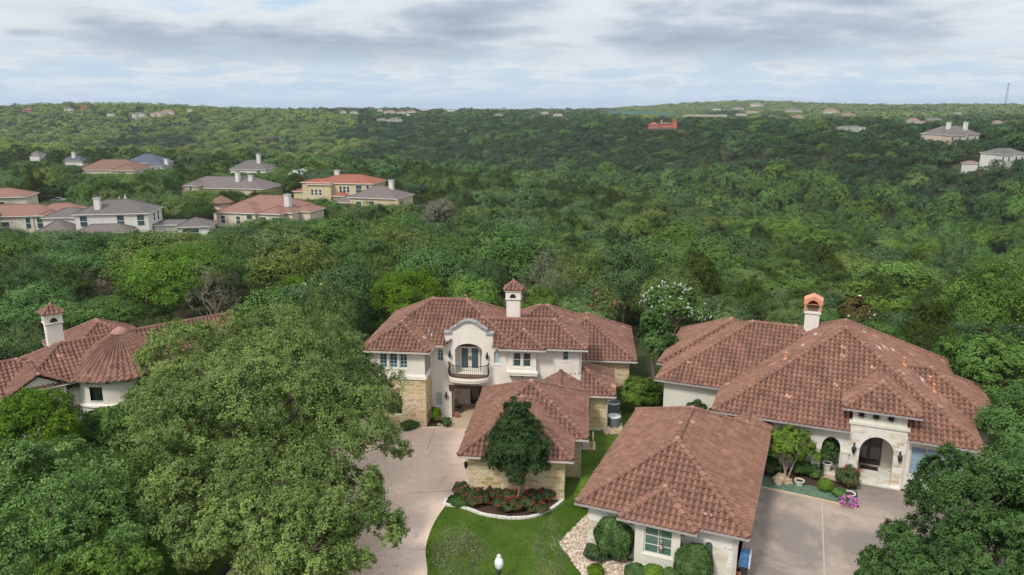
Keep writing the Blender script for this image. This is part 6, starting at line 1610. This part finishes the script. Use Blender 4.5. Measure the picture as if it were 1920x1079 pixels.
garden_tree('crape_myrtle', 'upright dark green myrtle with pale bare trunks growing from the rose bed', (.25, 42.1, 0), [
    big(61, (0, 0, 1.35), 2.3, 4.6, 44, 44, 16, .15, lobe_r=.28, cone=.28, up=.6), big(62, (.05, .05, 3.7), 1.5, 3.5, 16, 36, 16, .14, cone=.5, up=.9), big(68, (0, 0, 2.5), 1.75, 3.6, 30, 44, 16, .15), big(69, (.2, -.3, 1.2), 1.9, 2.8, 26, 40, 16, .15), big(63, (-1.0, -.2, 1.6), 1.3, 2.4, 12, 34, 16, .15), big(64, (.8, 0, 1.2), 1.2, 2.4, 12, 34, 16, .15)], 'l_dark', (4.6, .20, 1.5), bark='bark_pale', stems=4, limbs=4)
x, y = at_z(1222, 700, 0); s = solve_spot(1218, 563, 140, .9, 70)
garden_tree('white_crape_myrtle', 'tree covered in white blossom between the two big tiled houses', (15.0, 69.0, tz(15, 69)), [big(71, (0, 0, 2.6), 3.1, 5.2, 28, 36, 14, .24), big(72, (2.2, 0, 2.6), 2.2, 4.0, 16, 36, 14, .24)], 'l_oak2', (6, .2, 2), flowers=(420, .13, 'fl_white', 4.6), bark='bark_pale', stems=3)
x, y = at_z(562, 352, -4.6); garden_tree('white_crape_myrtle', 'far white-flowering tree left of the yellow stucco house', (x, y, -5), [big(90, (0, 0, 1.0), 4.6, 5.6, 18, 22, 10, .6)], 'l_oak2', (4, .2, 2), flowers=(150, .45, 'fl_white', 2.8))
garden_tree('red_crape_myrtle', 'small tree with crimson blossom behind the right wing of the middle house', (9.4, 73.5, tz(9.4, 73.5)), [big(74, (0, 0, 2.2), 2.2, 4.2, 20, 34, 12, .24)], 'l_oak', (5, .15, 1.6), flowers=(60, .15, 'fl_pink', 3.6))
garden_tree('cedar_tree', 'dark brownish tree standing in the gap between the two big houses', (12.6, 62.5, 0), [big(76, (0, 0, .8), 2.2, 6.4, 26, 34, 14, .22, cone=.25), big(77, (1.6, -.6, .4), 1.5, 4.2, 14, 34, 14, .22)], 'l_deep', (5.5, .2, 1.8))
garden_tree('magnolia_tree', 'bronze-leaved magnolia with cream flowers at the right house ridge', (33.2, 69.5, tz(33, 69)), [big(78, (0, 0, 2.4), 1.9, 4.4, 18, 30, 12, .28, cone=.3)], 'l_magnolia', (5, .16, 1.2), flowers=(7, .2, 'fl_white', 3.4))
garden_tree('yellow_flecked_tree', 'tree flecked with yellow new growth left of the middle house roof', (-19.5, 67.0, tz(-19.5, 67)), [big(79, (0, 0, 2.0), 3.8, 6.2, 28, 36, 14, .24)], 'l_blue', (6, .2, 2.6), flowers=(90, .16, 'fl_yellow', 4.6))
garden_tree('leafy_shrub', 'broad bright-leaved shrub behind the air conditioner between the houses', (10.0, 56.6, 0), [big(81, (0, 0, .1), 1.9, 2.6, 22, 34, 14, .22, lobe_r=.36), big(82, (1.6, 1.2, .0), 1.6, 2.2, 14, 30, 14, .22)], 'l_elm', None, 'shrub')
garden_tree('feathery_shrub', 'feathery pale green shrub behind the right garage ridge', (13.9, 52.8, 0), [big(83, (0, 0, .1), 1.3, 2.4, 16, 34, 14, .2, cone=.3, up=.9), big(84, (1.6, -.4, .1), 1.1, 1.8, 12, 30, 14, .2, up=.9)], 'l_blue', None, 'shrub')
x, y = at_z(1474, 898, 0)
garden_tree('garden_tree', 'open-branched small tree in front of the right house wall', (x, y, 0), [
    big(85, (.1, .2, 1.5), 1.5, 2.0, 16, 26, 12, .16, lobe_r=.34), big(86, (1.3, 0, 1.1), 1.0, 1.3, 9, 24, 12, .16), big(87, (-.9, .3, 1.2), 1.0, 1.6, 9, 24, 12, .16), big(88, (.7, .4, .7), 1.0, 1.2, 9, 26, 12, .16)], 'l_elm', (2.8, .09, 1.3), stems=3, bark='bark_pale')
def shrub(name, label, uv, R, H, mat, seed=1, leaf=.1, lobes=20, sprays=30, leaves=14, flowers=None, cat='shrub', group=None, off=(0, 0), lobe_r=.34, **k):
    x, y = at_z(*uv); return garden_tree(name, label, (x + off[0], y + off[1], 0), [dict(seed=seed, c=(0, 0, 0), R=R, H=H, lobes=lobes, sprays=sprays, leaves=leaves, leaf=leaf, lobe_r=lobe_r, **k)], mat, None, cat, flowers, group=group)
shrub('dark_shrub', 'dark shrub under the small tree beside the pot', (1505, 892), .75, .9, 'l_deep', 91)
shrub('dark_shrub', 'low dark shrub at the garage wall under the small tree', (1442, 884), .8, .9, 'l_deep', 92)
shrub('dark_shrub', 'rounded green shrub left of the vivid clipped ball', (1527, 897), .55, .8, 'l_juniper', 93)
shrub('grass_clump', 'feathery green clump beside the violet flowers', (1574, 934), .5, .6, 'l_elm', 95, .14, up=1.0, narrow=.2)
shrub('flowering_bush', 'bush with scarlet flowers beside the stone entrance arch', (1588, 913), .72, 1.35, 'l_rose', 96, .1, flowers=(40, .10, 'fl_red', .2))
shrub('petunias', 'mound of violet and pink flowers at the bed corner', (1590, 947), .48, .42, 'l_oak2', 97, .08, flowers=(190, .10, 'fl_violet', .05), cat='flowers')
def solid_shrub(name, label, xy, R, H, mat, seed, leaf=.07, n=9000, group=None, lump=.10, cat='shrub', rz=0, rot=(1, 1)):
    """clipped shrub: dense short leaves over a lumpy egg"""
    g = np.random.default_rng(seed); t = thing(name, label, cat, (xy[0], xy[1], 0), rz, group)
    d = g.normal(size=(n, 3)); d /= np.linalg.norm(d, axis=1, keepdims=True); d[:, 2] = np.where(d[:, 2] < -.75, -d[:, 2], d[:, 2])
    ph = g.uniform(0, 6.28, 6); lum = 1 + lump * (np.sin(d[:, 0] * 5 + ph[0]) * np.sin(d[:, 1] * 5 + ph[1]) + np.sin(d[:, 2] * 7 + ph[2] + d[:, 0] * 3) * .6 + .5 * np.sin(np.arctan2(d[:, 1], d[:, 0]) * 9 + ph[3]))
    r = lum * g.uniform(.86, 1.03, n); p = d * r[:, None] * np.array([R * rot[0], R * rot[1], H * .52]) + np.array([0, 0, H * .5])
    nr = d + g.normal(size=(n, 3)) * .45; nr /= np.linalg.norm(nr, axis=1, keepdims=True)
    tt = np.cross(nr, g.normal(size=(n, 3))); tt /= np.linalg.norm(tt, axis=1, keepdims=True); b = np.cross(nr, tt); s = (leaf * g.uniform(.7, 1.4, n))[:, None]
    V = np.stack([p - tt * s, p + b * s * .5, p + tt * s, p - b * s * .5], 1).reshape(-1, 3).astype(np.float32)
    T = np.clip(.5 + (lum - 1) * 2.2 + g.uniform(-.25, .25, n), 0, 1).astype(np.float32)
    c = bpy.data.objects.new('foliage', leaf_mesh('foliage', [(V, T, 0)], [M[mat]])); COL.objects.link(c); c.parent = t
    k = MB(); k.blob((0, 0, H * .48), (R * .8 * rot[0], R * .8 * rot[1], H * .44), seed, 3, .1); o = k.build('branches', M['l_wood'] if 'l_wood' in M else M['under'], t, True)
    return t
solid_shrub('juniper_shrub', 'tall rounded juniper left of the green garage window', at_z(1150, 1046), 1.0, 2.35, 'l_juniper', 1, .07, 16000, lump=.09)
solid_shrub('juniper_shrub', 'rounder juniper right of the green garage window', at_z(1298, 1092), .98, 2.05, 'l_juniper', 2, .07, 16000, lump=.06)
solid_shrub('boxwood_ball', 'vivid green clipped ball beside the scarlet-flowered bush', at_z(1547, 921), .48, .82, 'l_ball', 3, .045, 7000, lump=.02)
for i, (u, v, R, lab) in enumerate(((1190, 1087, .55, 'dark green clipped mound next to the tall juniper'), (1224, 1090, .6, 'clipped mound in the middle under the green garage window'), (1256, 1096, .5, 'smaller clipped mound next to the rounder juniper'))):
    solid_shrub('boxwood_mound', lab, at_z(u, v), R, .85, 'l_ball' if i == 1 else 'l_juniper', 10 + i, .05, 6000, lump=.05)
solid_shrub('hedge_shrub', 'long bright green hedge along the left wall of the right garage', (4.75, 42.4), .62, 1.5, 'l_ball', 20, .06, 12000, lump=.05, rz=-Y2, rot=(1, 2.6))
shrub('rosemary_bush', 'reddish green bush left of the tall juniper', (1108, 1050), .55, .95, 'l_rose', 98, .1, off=(.1, -.1))
shrub('agave_clump', 'bright yellow-green tuft on the pebbles at the bottom edge', (1116, 1078), .42, .5, 'l_ball', 99, .2, up=1.2, narrow=.25)
shrub('porch_shrub', 'yellow-green shrub beside the lower blind window of the middle house', (818, 794), .45, 1.25, 'l_bright', 101, .11)
shrub('porch_shrub', 'small dark shrub by the porch steps', (838, 800), .36, .6, 'l_deep', 102, .09)
shrub('ground_shrub', 'low green plants at the foot of the golden stone wall', (768, 803), .7, .55, 'l_deep', 103, .11)
shrub('hanging_fern', 'low creeping green at the left end of the rose bed', (862, 943), .8, .30, 'l_deep', 104, .08, lobes=24)
# roses
rb = [(866, 928, .8), (888, 934, .75), (905, 946, .85), (927, 937, .8), (938, 957, .75), (962, 961, .8), (985, 956, .85), (1002, 945, .8), (1022, 938, .75), (1036, 930, .7), (910, 928, .7), (985, 934, .8), (955, 944, .8), (1008, 962, .6), (885, 948, .55)]
RL = ['leftmost rose bush beside the brown pot', 'full red rose bush second from the brown pot', 'rose bush spilling towards the white edging left of the myrtle', 'rose bush at the wall left of the myrtle trunk', 'rose bush in front of the myrtle trunk', 'rose bush at the lowest bend of the white edging', 'red rose bush right below the myrtle trunk', 'rose bush right of the myrtle', 'tall rose bush near the right end of the bed', 'last rose bush by the right garage corner', 'rose bush behind the left group against the wall', 'rose bush behind the myrtle trunk', 'rose bush directly at the myrtle foot', 'low rose bush by bare mulch at right', 'low rose bush above the left edging']
proto = None; g = random.Random(3)
for (u, v, h), lab in zip(rb, RL):
    x, y = at_z(u, v)
    if proto is None or g.random() < .25:
        o = shrub('rose_bush', lab, (u, v), .62, .95, 'l_rose', g.randrange(999), .09, 14, 26, 12, flowers=(30, .085, 'fl_red', .25), cat='rose bush', group='red roses in the garage bed'); proto = o
    else:
        o = copy_tree(proto); o.location = (x, y, 0); o['label'] = lab
    o.rotation_euler.z = g.uniform(0, 6.28); q = g.uniform(.85, 1.15); o.scale = (q, q, h * g.uniform(.9, 1.1))
# sparse tops of two young trees just below the camera
garden_tree('young_tree', 'wispy half-bare young tree on the lawn left of the street lamp', (-2.5, 31.4, 0), [dict(seed=111, c=(0, 0, 1.3), R=1.5, H=3.4, lobes=20, sprays=22, leaves=11, leaf=.09, lobe_r=.38, inner=.3, spray_r=.7)], 'l_wisp', (4.2, .05, 1.0), stems=3)
garden_tree('young_tree', 'thin pale young tree on the lawn right of the street lamp', (1.75, 30.9, 0), [dict(seed=112, c=(0, 0, 1.0), R=1.0, H=4.1, lobes=14, sprays=15, leaves=8, leaf=.08, lobe_r=.34, inner=.3, spray_r=.8, up=1.0)], 'l_wisp', (4.6, .04, .7), stems=3)

solid_shrub('dark_shrub', 'dark spreading shrub at the foot of the turret wall', (-29.6, 51.2), 2.1, 2.3, 'l_deep', 31, .13, 9000, lump=.12)
# blades of grass on the lawn, fallen leaves under the oak
def scatter_grass():
    g = np.random.default_rng(9); n = 52000
    P = np.stack([g.uniform(-7, 9, n), g.uniform(31, 54, n)], -1); keep = []
    bedp = bl + [at_z(1000, 915), at_z(930, 908)]
    for i, p in enumerate(P):
        if inside(p, drv) or inside(p, bedp) or inside(p, gp) or inside_house(p[0], p[1], -.4): continue
        if p[0] > 6.6 and p[1] < 38: continue
        keep.append(i)
    P = P[keep]; n = len(P); a = g.uniform(0, 6.28, n); w = g.uniform(.012, .03, n); h = g.uniform(.03, .075, n); d = np.stack([np.cos(a), np.sin(a)], -1) * w[:, None]; l = g.normal(size=(n, 2)) * .025
    V = np.zeros((n, 4, 3)); V[:, 0, :2] = P - d; V[:, 1, :2] = P + d; V[:, 2, :2] = P + d * .4 + l; V[:, 3, :2] = P - d * .4 + l; V[:, :2, 2] = .008; V[:, 2:, 2] = h[:, None]
    M['l_grass'] = leaf_mat('grass_blade', (.040, .085, .010), (.140, .205, .045), .2, .02)
    o = bpy.data.objects.new('grass', leaf_mesh('grass', [(V.reshape(-1, 3).astype(np.float32), g.random(n).astype(np.float32), 0)], [M['l_grass']])); COL.objects.link(o); tag(o, kind='stuff')
    n = 1500; P = np.stack([g.uniform(-13, -3.5, n), g.uniform(29, 52, n)], -1); k = (g.random(n) < np.exp(-np.maximum(0, P[:, 0] + 9.5) / 2.2)); P = P[k]; n = len(P)
    a = g.uniform(0, 6.28, n); s = g.uniform(.03, .07, n); u = np.stack([np.cos(a), np.sin(a)], -1) * s[:, None]; v = np.stack([-u[:, 1], u[:, 0]], -1) * .5
    V = np.zeros((n, 4, 3)); V[:, 0, :2] = P - u; V[:, 1, :2] = P + v; V[:, 2, :2] = P + u; V[:, 3, :2] = P - v; V[:, :, 2] = .03; V[:, 1, 2] = .045
    M['l_litter'] = leaf_mat('fallen_leaf', (.09, .055, .025), (.26, .19, .09), .1, .02)
    o = bpy.data.objects.new('fallen_leaves', leaf_mesh('fallen_leaves', [(V.reshape(-1, 3).astype(np.float32), g.random(n).astype(np.float32), 0)], [M['l_litter']])); COL.objects.link(o); tag(o, kind='stuff')
scatter_grass()

# ------------------------------------------------------------------ small things
def lathe_thing(name, label, cat, loc, parts, group=None):
    t = thing(name, label, cat, loc, 0, group)
    for nm, prof, mat in parts: mb = MB(); mb.lathe(prof, (0, 0, 0), 18); mb.build(nm, M[mat], t, True)
    return t
def pot(label, uv, r, h, mat='terracotta', plant=None, seed=0, loc=None):
    x, y = loc if loc else at_z(*uv)
    t = thing('plant_pot', label, 'pot', (x, y, 0.02 if loc is None else loc[2] if len(loc) > 2 else .02))
    mb = MB(); mb.lathe([(r * .62, 0), (r * .95, h * .86), (r * 1.1, h * .86), (r * 1.1, h), (r * .9, h), (r * .86, h * .8), (.01, h * .8)], (0, 0, 0), 18); mb.build('pot', M[mat], t)
    so = MB(); so.lathe([(r * .86, h * .82), (.01, h * .84)], (0, 0, 0), 12); so.build('soil', M['soil'], t)
    if plant:
        V, T = crown_arrays(seed, **{k: v for k, v in plant.items() if k != 'mat'}); V[:, 2] += h * .8
        c = bpy.data.objects.new('foliage', leaf_mesh('foliage', [(V, T, 0)], [M[plant['mat']]])); COL.objects.link(c); c.parent = t
    return t
pot('small terracotta pot by the porch wall of the middle house', (856, 784), .17, .42)
pot('weathered brown pot on the corner of the rose bed', (858, 930), .34, .45, 'pot_dark')
pot('white pot with orange soil under the small tree', (1498, 912), .30, .42, 'pot_pale')
pot('cream bowl between scarlet bush and violet flowers', (1592, 932), .34, .25, 'pot_pale')
x, y = rl(8.75, 7.95); p = pot('tall cream pot with leafy plant inside the small arch', None, .30, .62, 'pot_pale', dict(mat='l_deep', R=.62, H=1.5, lobes=14, sprays=20, leaves=10, leaf=.14, lobe_r=.38), 7, loc=(x, y)); p.location.z = .18
x, y = at_z(1364, 1078); pot('dark glazed pot at the right garage corner', None, .24, .4, 'pot_dark', dict(mat='l_deep', R=.25, H=.3, lobes=8, sprays=10, leaves=8, leaf=.08), 8, loc=(x, y))
x, y = at_z(1385, 1082); pot('reddish brown pot beside the dark glazed one', None, .26, .42, 'terracotta', None, 8, loc=(x, y))
def bench(loc, rz):
    t = thing('iron_chair', 'dark wrought-iron chair in the porch of the middle house', 'chair', loc, rz)
    s = MB(); s.box(-.26, .26, -.24, .24, .42, .46); s.build('seat', M['iron'], t)
    b = MB()
    for k in range(6): b.tube([(-.24 + k * .096, .24, .45), (-.24 + k * .096, .30, .98)], .012, 4)
    b.tube([(-.26, .24, .45), (-.26, .30, .95), (0, .31, 1.06), (.26, .30, .95), (.26, .24, .45)], .018, 5); b.build('backrest', M['iron'], t)
    for sx in (-1, 1):
        for sy in (-1, 1): l = MB(); l.tube([(sx * .24, sy * .22, .43), (sx * .26, sy * .24, 0)], .018, 5); l.build('leg', M['iron'], t)
yw = math.radians(6)
def ml(u, w): return (u * math.cos(yw) + w * math.sin(yw), 50 - u * math.sin(yw) + w * math.cos(yw))
x, y = ml(-4.9, 5.7); bench((x, y, .04), -yw + 1.2)
sheet('porch_paving', [ml(-5.3, 2.6), ml(-2.4, 2.6), ml(-1.9, 7.4), ml(-5.2, 7.4)], .034, M['kerb_tan'])
sheet('entry_bed', [ml(-6.95, 2.7), ml(-5.5, 2.9), ml(-5.3, 4.5), ml(-6.9, 4.5)], .036, M['soil'])
def rock(label, loc, r, seed, mat='rock', group=None):
    mb = MB(); mb.blob((0, 0, r[2] * .5), r, seed, 3, .5); o = mb.build('boulder', M[mat], None, False, (loc[0], loc[1], .02)); o.rotation_euler.z = seed * 1.3; tag(o, label, 'rock', group); return o
rock('long tan boulder in the blue-green groundcover', at_z(1462, 904), (.72, .38, .34), 3)
rock('smaller tan boulder at the right end of the long one', at_z(1478, 909), (.28, .26, .26), 5)
gr = random.Random(8)
for i in range(11):
    p = ml(-6.3 + gr.uniform(0, 1.5), 2.9 + gr.uniform(0, 1.2)); rock('pale landscape rock in the porch bed of the middle house', p, (gr.uniform(.12, .24), gr.uniform(.1, .2), gr.uniform(.08, .14)), 20 + i, 'rock', 'rocks in the porch bed')
for i in range(16):
    p = at_z(1132 + i * 2.6 + gr.uniform(-1, 1), 808 + (i % 3) * 3.2); rock('tan rock in the low dry-stone edge below the air conditioner', p, (gr.uniform(.16, .28), gr.uniform(.13, .2), gr.uniform(.10, .18)), 60 + i, 'rock', 'rocks of the dry-stone edge')
def lamp():
    t = thing('street_lamp', 'black street lamp with white acorn globe at the bottom of the lawn', 'street lamp', (-.62, 31.3, 0)); 
    p = MB(); p.lathe([(.22, 0), (.22, .12), (.13, .25), (.10, .7), (.065, .9), (.055, 2.3), (.075, 2.36), (.06, 2.42), (.13, 2.55), (.15, 2.62), (.13, 2.66)], (0, 0, 0), 16); p.build('pole', M['lamp_black'], t, True)
    g_ = MB(); g_.lathe([(.10, 2.66), (.17, 2.76), (.215, 2.90), (.22, 3.0), (.195, 3.12), (.14, 3.22), (.095, 3.27), (.09, 3.30), (.11, 3.33), (.10, 3.38), (.06, 3.42), (.02, 3.45)], (0, 0, 0), 20); g_.build('globe', M['globe'], t, True)
lamp()
def ac(label, loc, h=.75, r=.38, sq=False):
    t = thing('air_conditioner', label, 'air conditioner', loc, -yw)
    b = MB()
    if sq: b.box(-r, r, -r, r, .06, h)
    else: b.lathe([(r, .05), (r, h - .06)], (0, 0, 0), 20)
    b.build('cabinet', M['ac'], t)
    rm = MB(); rm.lathe([(r * .99, h - .055), (r * 1.05, h - .02), (r * 1.02, h + .03), (r * .84, h + .03), (r * .80, h - .01)], (0, 0, 0), 24); rm.build('top_ring', M['ac_rim'], t)
    f = MB(); f.lathe([(r * .8, h - .05), (.01, h - .05)], (0, 0, 0), 16)
    for k in range(4): a = k * math.pi / 2; f.tube([(0, 0, h - .03), (r * .75 * math.cos(a), r * .75 * math.sin(a), h - .02)], .03, 4)
    f.build('fan', M['iron'], t)
    pd = MB(); pd.box(-r * 1.3, r * 1.3, -r * 1.3, r * 1.3, -.02, .05); pd.build('base', M['kerb_tan'], t)
x, y = at_z(1152, 803); ac('round-topped grey air conditioner beside the golden stone wing', (x, y + .3, .02), .85, .48)
x, y = at_z(1150, 782); ac('square grey air conditioner behind the round-topped one', (x, y + .3, .02), 1.1, .52, True)
def meter():
    x, y = at_z(1106, 838); t = thing('pool_equipment', 'white slatted screen and meter box at the right corner of the middle garage', 'utility box', (x - .1, y, 0), -yw)
    b = MB(); b.box(-.45, -.05, -.2, .3, 0, .85); b.build('meter_box', M['ac_rim'], t)
    s = MB()
    for k in range(7): s.box(.28, .34, -.45 + k * .17, -.33 + k * .17, 0, .9)
    s.box(.27, .35, -.47, .75, .75, .82); s.box(.27, .35, -.47, .75, .12, .19); s.build('screen', M['frame'], t)
    p = MB(); p.box(-.5, .5, -.55, .85, -.02, .04); p.build('base', M['kerb_tan'], t)
meter()
def blue_panel():
    x, y = rl(4.8, -5.6); t = thing('blue_container', 'blue slatted container with pale edge tucked beside the right garage corner', 'container', (x, y, 0), -Y2)
    b = MB(); b.box(-.12, .34, -.9, -.1, .85, 1.45)
    for k in range(4): b.box(-.1, .32, -.94, -.90, .88 + k * .14, .96 + k * .14)
    M['blue'] = flat_mat('blue_plastic', (.07, .18, .34), .45, .3, 5); b.build('body', M['blue'], t)
    e = MB(); e.box(.34, .40, -.92, -.08, .83, 1.48); e.build('edge', M['ac_rim'], t)
    l = MB()
    for a in (-.8, -.2): l.box(0, .25, a - .05, a + .05, .0, .85)
    l.build('stand', M['iron'], t)
blue_panel()
def spinner():
    x, y = rl(.78, -7.62); t = thing('wind_spinner', 'small red, white and blue spinner hanging before the green window', 'decoration', (x, y, 0), -Y2)
    mm = [M['fl_red'], M['trim'], flat_mat('flag_blue', (.05, .08, .25), .7)]
    cd = MB(); cd.tube([(0, 0, 2.62), (0, 0, 2.0)], .008, 4); cd.build('cord', M['trim'], t)
    b = MB()
    for k in range(14):
        b.mi = k % 3; a = k * .7; z = 1.42 + k * .042; r = .05 + .05 * math.sin(math.pi * k / 13)
        b.raw([(-r * math.cos(a), -r * math.sin(a), z), (r * math.cos(a), r * math.sin(a), z), (r * math.cos(a + .5), r * math.sin(a + .5), z + .05), (-r * math.cos(a + .5), -r * math.sin(a + .5), z + .05)], [(0, 1, 2, 3)])
    b.build('twist', mm, t)
spinner()
x, y = rl(11.4, 9.7); mb = MB(); mb.box(-.55, .55, -.3, .3, 0, .02); tag(mb.build('door_mat', M['under'], None, False, (x, y, .102)), 'dark mat before the entrance door of the right house', 'mat'); bpy.data.objects['door_mat'].rotation_euler.z = -Y2
def planter_shelf():
    x, y = rl(8.35, 7.95); t = thing('plant_stand', 'small iron plant stand beside the tall cream pot', 'plant stand', (x, y, .175), -Y2)
    s = MB(); s.box(-.16, .16, -.12, .12, .40, .42); s.box(-.14, .14, -.1, .1, .18, .2); s.build('shelf', M['iron'], t)
    for sx in (-1, 1):
        for sy in (-1, 1): l = MB(); l.tube([(sx * .15, sy * .11, .42), (sx * .17, sy * .12, 0)], .014, 4); l.build('leg', M['iron'], t)
planter_shelf()
def car():
    t = thing('parked_car', 'pale silver car half hidden beneath the huge live oak', 'car', (-15.6, 31.6, 0.02), math.radians(20))
    M['car'] = flat_mat('silver_paint', (.55, .57, .60), .25, .03, 1, .5, spec=.5); M['tyre'] = flat_mat('tyre', (.02, .02, .02), .8)
    prof = [(-2.25, .35), (-2.3, .7), (-2.1, .92), (-1.35, 1.0), (-.85, 1.42), (.65, 1.45), (1.25, 1.02), (2.1, .88), (2.28, .65), (2.25, .35)]
    b = MB(); n = len(prof); v = []
    for (y0, sc) in ((-.86, .96), (-.80, 1.0), (.80, 1.0), (.86, .96)):
        for (a, z) in prof: v.append((a * sc, y0 * (1 - .16 * max(0, (z - .95) / .5)), .35 + (z - .35) * sc))
    f = [tuple(range(n - 1, -1, -1)), tuple(range(3 * n, 4 * n))]
    for r in range(3):
        for i in range(n): f.append((r * n + i, r * n + (i + 1) % n, (r + 1) * n + (i + 1) % n, (r + 1) * n + i))
    b.raw(v, f); b.build('body', M['car'], t)
    w = MB(); w.face([(-1.30, -.66, 1.045), (-.89, -.62, 1.41), (-.89, .62, 1.41), (-1.30, .66, 1.045)]); w.build('windscreen', M['glass_dark'], t).location = (-.012, 0, .012)
    w = MB(); w.face([(1.2, -.66, 1.07), (.69, -.62, 1.44), (.69, .62, 1.44), (1.2, .66, 1.07)]); w.build('rear_window', M['glass_dark'], t).location = (.012, 0, .012)
    for sy in (-1, 1):
        w = MB(); w.face([(-1.15, sy * .857, 1.02), (1.0, sy * .857, 1.05), (.6, sy * .765, 1.38), (-.8, sy * .765, 1.36)]); w.build('side_window', M['glass_dark'], t)
        for x in (-1.4, 1.4):
            k = MB(); k.tube([(x, sy * .70, .33), (x, sy * .90, .33)], .33, 18); wh = k.build('wheel', M['tyre'], t); r = MB(); r.tube([(x, sy * .88, .33), (x, sy * .912, .33)], .2, 12); r.build('rim', M['ac_rim'], wh)
        h = MB(); h.blob((-2.2, sy * .62, .72), (.10, .18, .09), 1, 2, 0); h.build('headlight', M['ac_rim'], t)
car()
def far_car(label, u, v, z, rz):
    src = [o for o in bpy.data.objects if o.name == 'parked_car'][0]; c = copy_tree(src); x, y = at_z(u, v, z); c.location = (x, y, z); c.rotation_euler.z = rz; c['label'] = label
far_car('white car parked behind the long pale stone house', 111, 379, -4.7, .3)
far_car('white car in the drive left of the small round turret', 390, 427, -4.7, 1.2)

# ------------------------------------------------------------------ air
HAZE = .00011
def haze():
    b = MB(); b.box(-7100, 7100, -7100, 7100, -60, 62); m = bpy.data.materials.new('haze'); m.use_nodes = True; nt = m.node_tree; nt.nodes.clear()
    o = nt.nodes.new('ShaderNodeOutputMaterial'); v = nt.nodes.new('ShaderNodeVolumePrincipled'); v.inputs['Color'].default_value = (.78, .87, 1.0, 1); v.inputs['Density'].default_value = HAZE; v.inputs['Anisotropy'].default_value = .2
    nt.links.new(v.outputs[0], o.inputs['Volume']); m.cycles.homogeneous_volume = True
    tag(b.build('haze', m), kind='stuff')
haze()
